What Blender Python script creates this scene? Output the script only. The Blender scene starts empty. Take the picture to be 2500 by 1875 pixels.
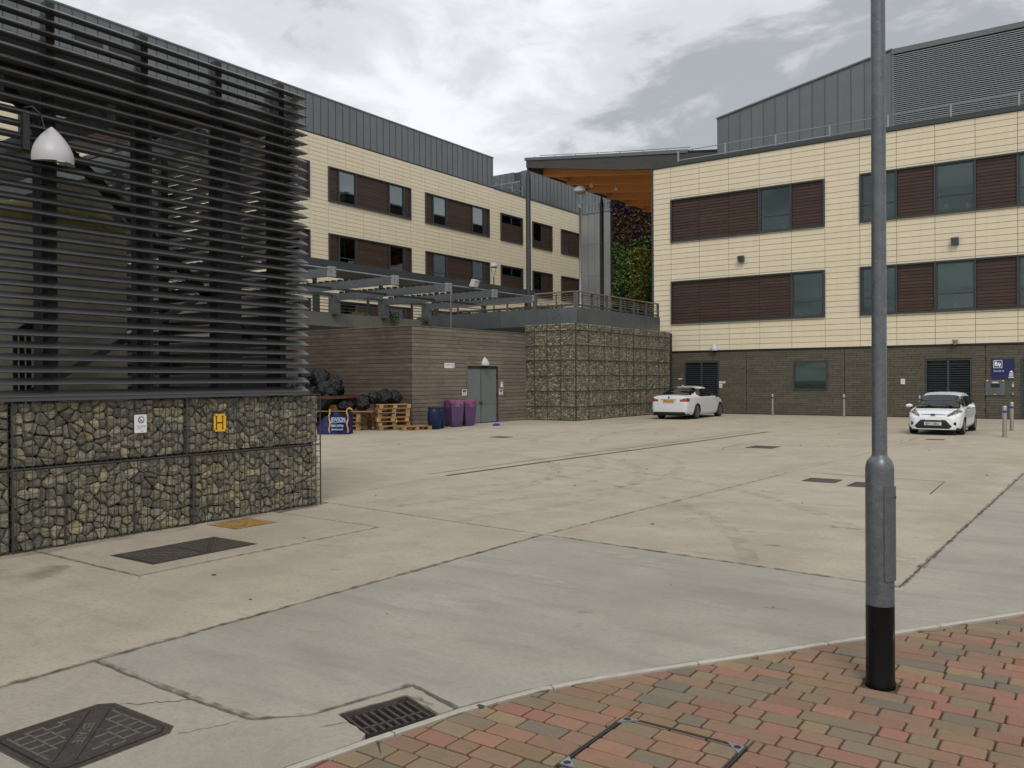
import bpy, math, random
from mathutils import Vector, Matrix

# ------------------------------------------------------------------ camera, sky, sun, exposure
sc = bpy.context.scene
COL = sc.collection
CAM_H, YAW, PITCH, ROLL = 1.68, math.radians(35.1), math.atan((926 - 937.5) / 2060.0), 0.006
fw = Vector((-math.sin(YAW) * math.cos(PITCH), math.cos(YAW) * math.cos(PITCH), math.sin(PITCH)))
r0 = Vector((math.cos(YAW), math.sin(YAW), 0))
u0 = r0.cross(fw)
rt = math.cos(ROLL) * r0 - math.sin(ROLL) * u0
up = math.cos(ROLL) * u0 + math.sin(ROLL) * r0
cam = bpy.data.cameras.new('camera')
cam.sensor_width = 36.0
cam.lens = 2060 / 2500 * 36.0
cam.clip_start = 0.05
cam.clip_end = 2000
camo = bpy.data.objects.new('camera', cam)
COL.objects.link(camo)
camo.matrix_world = Matrix(((rt.x, up.x, -fw.x, 0), (rt.y, up.y, -fw.y, 0), (rt.z, up.z, -fw.z, CAM_H), (0, 0, 0, 1)))
sc.camera = camo

SUN_EL, SUN_AZ = math.radians(50), math.radians(143)       # direction the sun stands in, measured from +Y towards +X
world = bpy.data.worlds.new('World')
sc.world = world
world.use_nodes = True
nt = world.node_tree
for n in list(nt.nodes):
    nt.nodes.remove(n)
N, L = nt.nodes.new, nt.links.new
out = N('ShaderNodeOutputWorld')
bg = N('ShaderNodeBackground')
bg.inputs['Strength'].default_value = 0.1
sky = N('ShaderNodeTexSky')
sky.sky_type = 'NISHITA'
sky.sun_disc = False
sky.sun_elevation = SUN_EL
sky.sun_rotation = SUN_AZ
tc = N('ShaderNodeTexCoord')
sep = N('ShaderNodeSeparateXYZ')
L(tc.outputs['Generated'], sep.inputs[0])
def mnode(op, a, b=None, clamp=False):
    m = N('ShaderNodeMath')
    m.operation = op
    m.use_clamp = clamp
    for i, v in enumerate((a, b)):
        if v is None:
            continue
        if isinstance(v, (int, float)):
            m.inputs[i].default_value = v
        else:
            L(v, m.inputs[i])
    return m.outputs[0]
den = mnode('ADD', mnode('ABSOLUTE', sep.outputs[2]), 0.16)
comb = N('ShaderNodeCombineXYZ')
L(mnode('DIVIDE', sep.outputs[0], den), comb.inputs[0])
L(mnode('DIVIDE', sep.outputs[1], den), comb.inputs[1])
def cloud(scale, det, rough, off, dist=0.0):
    mp = N('ShaderNodeMapping')
    mp.inputs['Location'].default_value = off
    L(comb.outputs[0], mp.inputs[0])
    t = N('ShaderNodeTexNoise')
    t.inputs['Scale'].default_value = scale
    t.inputs['Detail'].default_value = det
    t.inputs['Roughness'].default_value = rough
    t.inputs['Distortion'].default_value = dist
    L(mp.outputs[0], t.inputs['Vector'])
    return t.outputs[0]
c1 = cloud(0.95, 9, 0.56, (3.1, 1.7, 0.0), 0.5)
c2 = cloud(3.3, 9, 0.6, (0.4, 5.2, 2.0), 0.5)
mixv = mnode('ADD', mnode('MULTIPLY', c1, 0.62), mnode('MULTIPLY', c2, 0.38))
ramp = N('ShaderNodeValToRGB')
L(mixv, ramp.inputs[0])
cr = ramp.color_ramp
cr.interpolation = 'EASE'
cr.elements[0].position = 0.40
cr.elements[0].color = (3.0, 3.12, 3.25, 1)
cr.elements[1].position = 0.60
cr.elements[1].color = (6.7, 6.8, 6.95, 1)
e = cr.elements.new(0.49)
e.color = (5.1, 5.2, 5.35, 1)
mx = N('ShaderNodeMix')
mx.data_type = 'RGBA'
mx.inputs['Factor'].default_value = 0.93
L(sky.outputs[0], mx.inputs[6])
L(ramp.outputs[0], mx.inputs[7])
L(mx.outputs[2], bg.inputs['Color'])
L(bg.outputs[0], out.inputs[0])

sun = bpy.data.lights.new('sun', 'SUN')
sun.energy = 1.0
sun.angle = math.radians(22)
sun.color = (1.0, 0.96, 0.9)
suno = bpy.data.objects.new('sun', sun)
COL.objects.link(suno)
sd = Vector((math.sin(SUN_AZ) * math.cos(SUN_EL), math.cos(SUN_AZ) * math.cos(SUN_EL), math.sin(SUN_EL)))
suno.rotation_euler = sd.to_track_quat('Z', 'Y').to_euler()

vs = sc.view_settings
vs.view_transform = 'Standard'
vs.look = 'None'
vs.gamma = 1.0
vs.exposure = 0.56
vs.use_curve_mapping = False
try:
    sc.cycles.max_bounces = 6
    sc.cycles.diffuse_bounces = 3
    sc.cycles.glossy_bounces = 3
    sc.cycles.transparent_max_bounces = 16
    sc.cycles.sample_clamp_indirect = 6
except Exception:
    pass

R = random.Random(7)

# ------------------------------------------------------------------ materials
MATS = {}
def material(name, col, rough=0.7, metal=0.0, layers=(), rnd=0.0, palette=None, bump=None, hue=None, coat=0.0, spec=0.5, stretch=(1, 1, 1), rough_var=None):
    """layers: (noise scale, lo, hi, colour, amount, stretch xyz); palette: list of colours picked per piece"""
    if name in MATS:
        return MATS[name]
    m = bpy.data.materials.new(name)
    m.use_nodes = True
    t = m.node_tree
    nd, ln = t.nodes.new, t.links.new
    b = t.nodes['Principled BSDF']
    b.inputs['Roughness'].default_value = rough
    b.inputs['Metallic'].default_value = metal
    b.inputs['Specular IOR Level'].default_value = spec
    if coat:
        b.inputs['Coat Weight'].default_value = coat
        b.inputs['Coat Roughness'].default_value = 0.05
    geo = nd('ShaderNodeNewGeometry')
    def vec(st):
        if tuple(st) == (1, 1, 1):
            return geo.outputs['Position']
        mp = nd('ShaderNodeMapping')
        mp.inputs['Scale'].default_value = st
        ln(geo.outputs['Position'], mp.inputs[0])
        return mp.outputs[0]
    def noise(scale, st=(1, 1, 1), det=5, ro=0.55):
        n = nd('ShaderNodeTexNoise')
        n.inputs['Scale'].default_value = scale
        n.inputs['Detail'].default_value = det
        n.inputs['Roughness'].default_value = ro
        ln(vec(st), n.inputs['Vector'])
        return n.outputs[0]
    rv = None
    if rnd or palette:
        oi = nd('ShaderNodeObjectInfo')
        at = nd('ShaderNodeAttribute')
        at.attribute_name = 'tint'
        ad = nd('ShaderNodeMath')
        ad.operation = 'ADD'
        ln(oi.outputs['Random'], ad.inputs[0])
        ln(at.outputs['Fac'], ad.inputs[1])
        fr = nd('ShaderNodeMath')
        fr.operation = 'FRACT'
        ln(ad.outputs[0], fr.inputs[0])
        rv = fr.outputs[0]
    cur = None
    if palette:
        rp = nd('ShaderNodeValToRGB')
        rp.color_ramp.interpolation = 'CONSTANT'
        els = rp.color_ramp.elements
        while len(els) < len(palette):
            els.new(0.5)
        for i, c in enumerate(palette):
            els[i].position = i / len(palette)
            els[i].color = (*c, 1)
        ln(rv, rp.inputs[0])
        cur = rp.outputs[0]
    def mixc(fac, a, bcol, bt='MIX'):
        x = nd('ShaderNodeMix')
        x.data_type = 'RGBA'
        x.blend_type = bt
        if isinstance(fac, (int, float)):
            x.inputs['Factor'].default_value = fac
        else:
            ln(fac, x.inputs['Factor'])
        for sl, v in ((6, a), (7, bcol)):
            if hasattr(v, 'links'):
                ln(v, x.inputs[sl])
            else:
                x.inputs[sl].default_value = (*v, 1)
        return x.outputs[2]
    if cur is None:
        cur = mixc(0.0, col, col)
    for lay in layers:
        sc_, lo, hi, lc, amt = lay[:5]
        st = lay[5] if len(lay) > 5 else (1, 1, 1)
        mr = nd('ShaderNodeMapRange')
        mr.inputs[1].default_value = lo
        mr.inputs[2].default_value = hi
        mr.inputs[3].default_value = 0.0
        mr.inputs[4].default_value = amt
        ln(noise(sc_, st), mr.inputs[0])
        cur = mixc(mr.outputs[0], cur, lc)
    if rnd:
        mr = nd('ShaderNodeMapRange')
        mr.inputs[3].default_value = 1 - rnd
        mr.inputs[4].default_value = 1 + rnd
        # decorrelate from the palette pick
        mm = nd('ShaderNodeMath')
        mm.operation = 'MULTIPLY'
        mm.inputs[1].default_value = 7.31
        ln(rv, mm.inputs[0])
        f2 = nd('ShaderNodeMath')
        f2.operation = 'FRACT'
        ln(mm.outputs[0], f2.inputs[0])
        ln(f2.outputs[0], mr.inputs[0])
        hs = nd('ShaderNodeHueSaturation')
        ln(mr.outputs[0], hs.inputs['Value'])
        ln(cur, hs.inputs['Color'])
        cur = hs.outputs[0]
    ln(cur, b.inputs['Base Color'])
    if rough_var:
        mr = nd('ShaderNodeMapRange')
        mr.inputs[1].default_value = 0.3
        mr.inputs[2].default_value = 0.7
        mr.inputs[3].default_value = rough - rough_var[1]
        mr.inputs[4].default_value = rough + rough_var[1]
        ln(noise(rough_var[0]), mr.inputs[0])
        ln(mr.outputs[0], b.inputs['Roughness'])
    if bump:
        bn = nd('ShaderNodeBump')
        bn.inputs['Strength'].default_value = bump[1]
        bn.inputs['Distance'].default_value = bump[2]
        ln(noise(bump[0], bump[3] if len(bump) > 3 else (1, 1, 1), 6, 0.6), bn.inputs['Height'])
        ln(bn.outputs[0], b.inputs['Normal'])
    MATS[name] = m
    return m

def glass_material(name, tint, opacity=0.35, rough=0.02):
    """window glass: lets part of the light through and mirrors the sky by Fresnel"""
    m = bpy.data.materials.new(name)
    m.use_nodes = True
    t = m.node_tree
    for n in list(t.nodes):
        t.nodes.remove(n)
    nd, ln = t.nodes.new, t.links.new
    o = nd('ShaderNodeOutputMaterial')
    tr = nd('ShaderNodeBsdfTransparent')
    tr.inputs[0].default_value = (*tint, 1)
    gl = nd('ShaderNodeBsdfGlossy')
    gl.inputs['Color'].default_value = (0.62, 0.7, 0.7, 1)
    gl.inputs['Roughness'].default_value = rough
    fr = nd('ShaderNodeFresnel')
    fr.inputs[0].default_value = 1.5
    ad = nd('ShaderNodeMath')
    ad.operation = 'ADD'
    ad.inputs[1].default_value = opacity
    ad.use_clamp = True
    ln(fr.outputs[0], ad.inputs[0])
    mx_ = nd('ShaderNodeMixShader')
    ln(ad.outputs[0], mx_.inputs[0])
    ln(tr.outputs[0], mx_.inputs[1])
    ln(gl.outputs[0], mx_.inputs[2])
    ln(mx_.outputs[0], o.inputs[0])
    MATS[name] = m
    return m

conc_layers = ((0.35, 0.35, 0.7, (0.27, 0.225, 0.16), 0.5), (1.7, 0.42, 0.68, (0.51, 0.45, 0.35), 0.5), (0.9, 0.5, 0.72, (0.25, 0.215, 0.165), 0.4, (1.0, 0.25, 1)), (7, 0.55, 0.75, (0.26, 0.22, 0.17), 0.4), (28, 0.45, 0.7, (0.29, 0.245, 0.185), 0.45), (3.2, 0.56, 0.72, (0.24, 0.21, 0.165), 0.4, (0.35, 1.4, 1)), (90, 0.52, 0.72, (0.2, 0.175, 0.14), 0.55), (160, 0.6, 0.72, (0.55, 0.5, 0.42), 0.5))
M_CONC = material('warm_concrete', (0.42, 0.37, 0.29), 0.92, layers=conc_layers, bump=(110, 0.25, 0.004))
cool_layers = ((0.45, 0.35, 0.7, (0.235, 0.21, 0.165), 0.55), (1.3, 0.45, 0.7, (0.42, 0.385, 0.32), 0.55), (0.9, 0.48, 0.7, (0.2, 0.19, 0.165), 0.42, (0.25, 1.2, 1)), (9, 0.56, 0.75, (0.24, 0.225, 0.19), 0.45), (28, 0.45, 0.7, (0.25, 0.23, 0.19), 0.42), (2.4, 0.52, 0.66, (0.22, 0.205, 0.17), 0.4, (0.4, 1.6, 1)), (90, 0.5, 0.72, (0.2, 0.19, 0.17), 0.5), (14, 0.6, 0.74, (0.2, 0.19, 0.17), 0.35, (0.2, 1, 1)))
M_COOL = material('cool_concrete', (0.375, 0.345, 0.285), 0.88, layers=cool_layers, bump=(110, 0.22, 0.004))
M_PATCH = material('manhole_surround_concrete', (0.355, 0.315, 0.255), 0.88, layers=((1.2, 0.4, 0.7, (0.41, 0.37, 0.305), 0.5), (28, 0.45, 0.7, (0.25, 0.22, 0.175), 0.45), (0.8, 0.5, 0.7, (0.26, 0.23, 0.19), 0.5), (6, 0.5, 0.75, (0.22, 0.2, 0.17), 0.4), (90, 0.5, 0.72, (0.2, 0.18, 0.15), 0.5)), bump=(90, 0.35, 0.004))
M_BASE = material('joint_dirt', (0.055, 0.047, 0.035), 0.95, layers=((30, 0.4, 0.7, (0.12, 0.1, 0.075), 0.6),))
M_GROUND = material('outer_ground', (0.26, 0.24, 0.2), 0.9, layers=((0.3, 0.4, 0.7, (0.2, 0.19, 0.16), 0.5),))
M_RUBBER = material('tyre_mark', (0.17, 0.16, 0.14), 0.85, layers=((6, 0.42, 0.62, (0.30, 0.27, 0.22), 0.8),))
M_KERB = material('pale_kerb', (0.44, 0.41, 0.35), 0.85, rnd=0.08, layers=((12, 0.5, 0.75, (0.26, 0.24, 0.2), 0.5), (120, 0.5, 0.7, (0.3, 0.27, 0.22), 0.4)), bump=(80, 0.3, 0.004))
M_PAVER = material('clay_block', (0.3, 0.15, 0.09), 0.85, rnd=0.10,
                   palette=[(0.29, 0.145, 0.092), (0.26, 0.18, 0.098), (0.245, 0.14, 0.09), (0.18, 0.15, 0.10), (0.30, 0.155, 0.098), (0.26, 0.165, 0.09), (0.21, 0.158, 0.098), (0.265, 0.155, 0.092), (0.285, 0.13, 0.09), (0.17, 0.145, 0.105), (0.245, 0.145, 0.088), (0.255, 0.13, 0.088), (0.235, 0.17, 0.098)],
                   layers=((5, 0.42, 0.7, (0.19, 0.145, 0.09), 0.5), (18, 0.5, 0.75, (0.15, 0.12, 0.085), 0.45), (150, 0.5, 0.68, (0.13, 0.1, 0.075), 0.5), (210, 0.62, 0.72, (0.5, 0.42, 0.33), 0.5)), bump=(130, 0.5, 0.004))
M_STONE = material('gabion_stone', (0.2, 0.17, 0.11), 0.88, rnd=0.24,
                   palette=[(0.27, 0.24, 0.17), (0.19, 0.175, 0.132), (0.34, 0.30, 0.21), (0.225, 0.205, 0.15), (0.36, 0.31, 0.19), (0.17, 0.158, 0.125), (0.25, 0.22, 0.155), (0.31, 0.275, 0.2), (0.2, 0.182, 0.137), (0.38, 0.32, 0.175)],
                   layers=((9, 0.4, 0.7, (0.13, 0.12, 0.092), 0.5), (22, 0.52, 0.66, (0.42, 0.385, 0.29), 0.55), (60, 0.5, 0.7, (0.11, 0.1, 0.08), 0.4)), bump=(38, 0.9, 0.012))
M_STONEBACK = material('gabion_core', (0.022, 0.02, 0.016), 0.95)
M_WIRE = material('gabion_wire', (0.075, 0.077, 0.075), 0.5, 0.6)
M_CREAM = material('cream_terracotta', (0.73, 0.645, 0.475), 0.7, rnd=0.022, layers=((0.5, 0.4, 0.7, (0.73, 0.63, 0.445), 0.6), (3, 0.55, 0.8, (0.69, 0.595, 0.42), 0.4), (1.2, 0.5, 0.72, (0.64, 0.55, 0.395), 0.4, (5, 5, 0.35))))
M_JOINT = material('panel_joint', (0.27, 0.225, 0.15), 0.9)
M_FRAME = material('dark_grey_frame', (0.038, 0.048, 0.052), 0.5, 0.1, layers=((8, 0.5, 0.8, (0.085, 0.09, 0.09), 0.3),))
M_BOARD = material('brown_stained_board', (0.05, 0.023, 0.0135), 0.6, rnd=0.2, layers=((2.5, 0.42, 0.7, (0.064, 0.031, 0.02), 0.6), (11, 0.45, 0.7, (0.033, 0.017, 0.013), 0.5, (0.4, 0.4, 3)), (5, 0.70, 0.72, (0.35, 0.25, 0.17), 0.8, (0.6, 0.6, 5))))
M_BRICK = material('olive_grey_brick', (0.095, 0.084, 0.058), 0.8, rnd=0.15, layers=((0.7, 0.4, 0.7, (0.088, 0.08, 0.058), 0.5), (22, 0.45, 0.75, (0.135, 0.12, 0.088), 0.5)), bump=(70, 0.3, 0.003))
M_MORTAR = material('dark_mortar', (0.026, 0.023, 0.017), 0.95)
M_CLAD = material('grey_standing_seam', (0.135, 0.15, 0.155), 0.42, 0.35, rnd=0.05, layers=((0.9, 0.4, 0.7, (0.165, 0.18, 0.185), 0.55), (4, 0.5, 0.75, (0.115, 0.128, 0.132), 0.5, (1, 1, 0.2))))
M_CLADL = material('pale_grey_panel', (0.29, 0.305, 0.31), 0.45, 0.3, rnd=0.06, layers=((1.5, 0.4, 0.7, (0.30, 0.315, 0.325), 0.55), (5, 0.5, 0.75, (0.21, 0.225, 0.232), 0.5)))
M_SEAM = material('seam_shadow_joint', (0.055, 0.06, 0.065), 0.6)
M_BLADE = material('anodised_louvre', (0.088, 0.09, 0.092), 0.42, 0.3, layers=((60, 0.45, 0.7, (0.085, 0.088, 0.09), 0.4),))
M_ROOFBLADE = material('roof_louvre_metal', (0.27, 0.285, 0.29), 0.45, 0.3)
M_DARKST = material('dark_steel', (0.022, 0.022, 0.022), 0.6, 0.1)
M_GALV = material('galvanised_steel', (0.225, 0.245, 0.255), 0.42, 0.5, layers=((5, 0.4, 0.65, (0.31, 0.335, 0.35), 0.6), (26, 0.45, 0.7, (0.165, 0.18, 0.19), 0.6)), rough_var=(9, 0.12))
M_GALVD = material('weathered_galvanised_panel', (0.12, 0.135, 0.14), 0.42, 0.45, layers=((1.2, 0.4, 0.65, (0.16, 0.178, 0.185), 0.6), (3.5, 0.5, 0.75, (0.09, 0.1, 0.105), 0.5, (1, 1, 0.3))), rough_var=(4, 0.1))
M_POST = material('lamp_post_galvanised', (0.125, 0.137, 0.145), 0.4, 0.45, layers=((16, 0.42, 0.62, (0.155, 0.168, 0.175), 0.6), (75, 0.58, 0.7, (0.24, 0.255, 0.265), 0.7), (30, 0.52, 0.72, (0.085, 0.092, 0.096), 0.6)), rough_var=(20, 0.1), bump=(60, 0.25, 0.001))
M_BLACK = material('black_paint', (0.0045, 0.0045, 0.005), 0.3, spec=0.25, layers=((26, 0.66, 0.7, (0.2, 0.2, 0.2), 0.5, (1, 1, 0.25)),), bump=(12, 0.2, 0.002))
M_STEEL = material('brushed_stainless', (0.46, 0.43, 0.385), 0.33, 0.85, layers=((9, 0.4, 0.7, (0.32, 0.295, 0.26), 0.5, (1, 1, 0.3)),))
M_PLANK = material('weathered_plank', (0.185, 0.155, 0.12), 0.85, rnd=0.16, layers=((0.6, 0.45, 0.7, (0.125, 0.096, 0.072), 0.7), (5, 0.45, 0.7, (0.235, 0.205, 0.165), 0.5, (0.5, 0.5, 2)), (26, 0.5, 0.75, (0.075, 0.056, 0.04), 0.5, (0.3, 0.3, 4)), (9, 0.66, 0.7, (0.035, 0.025, 0.018), 0.8), (14, 0.72, 0.75, (0.34, 0.31, 0.26), 0.6, (1.5, 1.5, 0.5))), bump=(40, 0.3, 0.003, (0.3, 0.3, 4)))
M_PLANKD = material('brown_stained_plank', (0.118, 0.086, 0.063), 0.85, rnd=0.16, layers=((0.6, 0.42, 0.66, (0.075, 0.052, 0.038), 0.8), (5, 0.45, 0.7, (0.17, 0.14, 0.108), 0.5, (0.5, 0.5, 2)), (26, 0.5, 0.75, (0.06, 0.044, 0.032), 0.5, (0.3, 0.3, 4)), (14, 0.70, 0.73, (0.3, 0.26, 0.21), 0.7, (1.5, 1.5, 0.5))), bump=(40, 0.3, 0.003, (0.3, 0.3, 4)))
M_PALLET = material('raw_pallet_wood', (0.36, 0.215, 0.095), 0.8, rnd=0.2, layers=((6, 0.4, 0.7, (0.25, 0.14, 0.062), 0.6), (20, 0.5, 0.7, (0.42, 0.28, 0.14), 0.4)))
M_GLULAM = material('orange_glulam', (0.76, 0.36, 0.12), 0.5, rnd=0.1, layers=((2, 0.4, 0.7, (0.66, 0.28, 0.085), 0.6, (0.3, 1, 1)), (14, 0.45, 0.75, (0.82, 0.44, 0.17), 0.5, (0.1, 1, 3))))
M_GLULAMD = material('grey_weathered_glulam', (0.068, 0.062, 0.056), 0.8, layers=((3, 0.4, 0.7, (0.045, 0.041, 0.037), 0.6, (0.3, 1, 3)), (9, 0.5, 0.75, (0.1, 0.092, 0.083), 0.5, (0.4, 1, 2))))
M_CONCW = material('planter_render', (0.125, 0.122, 0.1), 0.75, layers=((1.4, 0.4, 0.7, (0.155, 0.15, 0.125), 0.6), (3, 0.5, 0.75, (0.09, 0.088, 0.072), 0.5, (1, 1, 0.25))))
M_ROOMW = material('room_wall', (0.11, 0.12, 0.11), 0.9)
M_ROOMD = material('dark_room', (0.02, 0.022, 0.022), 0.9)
M_BLIND = material('pale_green_blind', (0.22, 0.29, 0.255), 0.85)
M_GLASS = glass_material('window_glass', (0.55, 0.66, 0.62), 0.05)
M_GLASSD = glass_material('dark_window_glass', (0.35, 0.4, 0.4), 0.16)
M_GLASSL = glass_material('reflective_window_glass', (0.3, 0.36, 0.36), 0.22)
M_CARGLASS = glass_material('car_glass', (0.12, 0.13, 0.13), 0.08)
M_WHITE = material('white_plastic_sign', (0.72, 0.73, 0.73), 0.4)
M_NAVY = material('navy_print', (0.01, 0.014, 0.09), 0.45)
M_GREYPRINT = material('grey_print', (0.2, 0.21, 0.25), 0.6)
M_YELLOW = material('yellow_sign', (0.78, 0.42, 0.012), 0.45, layers=((9, 0.5, 0.7, (0.7, 0.36, 0.012), 0.5),))
M_BLACKP = material('black_print', (0.008, 0.008, 0.008), 0.5)
M_BLUEP = material('blue_print', (0.01, 0.03, 0.3), 0.45)
M_LAMPW = material('silver_grey_lamp_shell', (0.50, 0.485, 0.50), 0.42, 0.0)
M_LAMPG = material('lamp_diffuser', (0.32, 0.3, 0.24), 0.4)
M_IRON = material('cast_iron', (0.058, 0.048, 0.042), 0.6, 0.35, layers=((8, 0.42, 0.7, (0.085, 0.072, 0.062), 0.6), (45, 0.5, 0.72, (0.15, 0.13, 0.105), 0.45), (25, 0.55, 0.75, (0.03, 0.027, 0.025), 0.5)), bump=(60, 0.4, 0.003))
M_IRONE = material('worn_iron_edge', (0.16, 0.145, 0.125), 0.6, 0.3, layers=((30, 0.4, 0.7, (0.08, 0.07, 0.06), 0.7),))
M_RUST = material('rusty_brown_steel', (0.1, 0.036, 0.02), 0.75, layers=((8, 0.4, 0.7, (0.045, 0.022, 0.016), 0.6),))
M_YELLIRON = material('worn_yellow_cover', (0.33, 0.19, 0.045), 0.8, layers=((14, 0.45, 0.62, (0.12, 0.075, 0.03), 0.8), (4, 0.4, 0.7, (0.4, 0.25, 0.075), 0.5)), bump=(60, 0.4, 0.003))
M_BAG = material('black_bin_liner', (0.004, 0.004, 0.005), 0.3, spec=0.45, bump=(13, 1.0, 0.06), layers=((3, 0.5, 0.75, (0.009, 0.009, 0.011), 0.6),))
M_BULK = material('navy_woven_bag', (0.008, 0.010, 0.07), 0.55, spec=0.3, bump=(7, 0.9, 0.05), layers=((4, 0.45, 0.7, (0.018, 0.022, 0.13), 0.6),))
M_STRAP = material('amber_strap', (0.62, 0.33, 0.07), 0.6)
M_DRUM = material('blue_drum', (0.005, 0.014, 0.05), 0.42, spec=0.3, layers=((3, 0.4, 0.7, (0.008, 0.022, 0.085), 0.5),))
M_PURPLE = material('purple_bin', (0.075, 0.036, 0.105), 0.45, layers=((3, 0.4, 0.7, (0.11, 0.052, 0.145), 0.5), (9, 0.55, 0.75, (0.06, 0.035, 0.08), 0.5)))
M_LINER = material('pink_purple_liner', (0.19, 0.06, 0.13), 0.3, bump=(14, 0.8, 0.03), layers=((5, 0.45, 0.6, (0.34, 0.15, 0.25), 0.6),))
M_SKIP = material('dark_skip_paint', (0.012, 0.012, 0.01), 0.6, layers=((3, 0.45, 0.7, (0.03, 0.022, 0.016), 0.6),))
M_DOORG = material('grey_green_door', (0.15, 0.175, 0.17), 0.5, 0.1, layers=((1.5, 0.4, 0.7, (0.175, 0.2, 0.195), 0.6), (5, 0.55, 0.75, (0.1, 0.105, 0.095), 0.5), (40, 0.5, 0.7, (0.19, 0.21, 0.2), 0.3)))
M_TANK = material('weathered_grp_tank', (0.6, 0.58, 0.48), 0.7, layers=((14, 0.4, 0.7, (0.48, 0.46, 0.35), 0.6, (1, 1, 0.06)), (1.5, 0.5, 0.65, (0.36, 0.33, 0.17), 0.5)))
M_TANKT = material('algae_tank_top', (0.36, 0.32, 0.085), 0.75, layers=((10, 0.4, 0.7, (0.2, 0.19, 0.045), 0.7, (1, 1, 0.1)), (6, 0.66, 0.68, (0.65, 0.66, 0.6), 0.9)))
M_TYRE = material('tyre_rubber', (0.011, 0.011, 0.011), 0.75)
M_ALLOY = material('alloy_wheel', (0.33, 0.33, 0.34), 0.3, 0.7)
M_CARW = material('white_car_paint', (0.74, 0.75, 0.77), 0.28, coat=0.7)
M_CARB = material('black_car_trim', (0.01, 0.01, 0.011), 0.42)
M_REDL = material('red_lamp_glass', (0.33, 0.008, 0.012), 0.18, coat=1.0, layers=((30, 0.45, 0.7, (0.12, 0.004, 0.006), 0.6),))
M_HEADL = material('headlamp_glass', (0.2, 0.21, 0.22), 0.12, 0.6, coat=1.0, layers=((26, 0.4, 0.62, (0.03, 0.03, 0.033), 0.85),))
M_PLATEY = material('yellow_plate', (0.72, 0.38, 0.07), 0.45)
M_PLATEW = material('white_plate', (0.6, 0.61, 0.6), 0.45)
M_CHROME = material('chrome', (0.6, 0.6, 0.6), 0.15, 0.95)
M_CLOTH = material('blue_cloth', (0.008, 0.07, 0.42), 0.7, bump=(30, 0.8, 0.02))
M_LEAF = material('leaf', (0.05, 0.09, 0.02), 0.55, rnd=0.35, palette=[(0.075, 0.15, 0.032), (0.11, 0.2, 0.045), (0.06, 0.12, 0.028), (0.14, 0.22, 0.06)])
M_LEAFD = material('dark_ivy_leaf', (0.02, 0.045, 0.012), 0.5, rnd=0.4, palette=[(0.045, 0.1, 0.022), (0.065, 0.135, 0.03), (0.035, 0.08, 0.018), (0.08, 0.15, 0.035)])
M_LEAFY = material('yellow_green_leaf', (0.11, 0.13, 0.02), 0.5, rnd=0.35, palette=[(0.2, 0.23, 0.045), (0.27, 0.28, 0.06), (0.11, 0.15, 0.03)])
M_LEAFR = material('bronze_leaf', (0.07, 0.035, 0.018), 0.55, rnd=0.4, palette=[(0.1, 0.05, 0.025), (0.06, 0.03, 0.025), (0.15, 0.09, 0.035), (0.045, 0.025, 0.025)])
M_LEAFP = material('purple_heather', (0.07, 0.03, 0.08), 0.6, rnd=0.4, palette=[(0.062, 0.026, 0.07), (0.035, 0.022, 0.035)])
M_SOIL = material('planting_soil', (0.03, 0.025, 0.018), 0.95)
def film(name, col, dens, scale, st=(1, 1, 1)):
    """worn rubber film: broken, half see-through marks on the concrete"""
    m = bpy.data.materials.new(name)
    m.use_nodes = True
    t = m.node_tree
    nd, ln = t.nodes.new, t.links.new
    b = t.nodes['Principled BSDF']
    b.inputs['Base Color'].default_value = (*col, 1)
    b.inputs['Roughness'].default_value = .85
    g_ = nd('ShaderNodeNewGeometry')
    mp = nd('ShaderNodeMapping')
    mp.inputs['Scale'].default_value = st
    ln(g_.outputs['Position'], mp.inputs[0])
    n = nd('ShaderNodeTexNoise')
    n.inputs['Scale'].default_value = scale
    n.inputs['Detail'].default_value = 6
    ln(mp.outputs[0], n.inputs['Vector'])
    mr = nd('ShaderNodeMapRange')
    mr.inputs[1].default_value = .40
    mr.inputs[2].default_value = .72
    mr.inputs[3].default_value = 0
    mr.inputs[4].default_value = dens
    ln(n.outputs[0], mr.inputs[0])
    ln(mr.outputs[0], b.inputs['Alpha'])
    MATS[name] = m
    return m
M_FILM = film('tyre_film', (0.12, 0.105, 0.085), 0.17, 5)
M_SCUFF = film('scuff_film', (0.09, 0.085, 0.075), 0.4, 9)
M_DIRT = film('joint_dirt_film', (0.07, 0.06, 0.045), 0.75, 9)
M_STAIN = film('damp_stain_film', (0.14, 0.12, 0.09), 0.45, 1.6)
M_PALESCUFF = film('pale_scuff_film', (0.6, 0.56, 0.48), 0.5, 6)
M_PAPER = material('white_litter', (0.68, 0.68, 0.66), 0.7)
M_BOX = material('brown_cardboard', (0.30, 0.17, 0.08), 0.85)

# ------------------------------------------------------------------ mesh and object helpers
def rootloc(p):
    v = Vector((0, 0, 0))
    while p is not None:
        v += p.location
        p = p.parent
    return v

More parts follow.
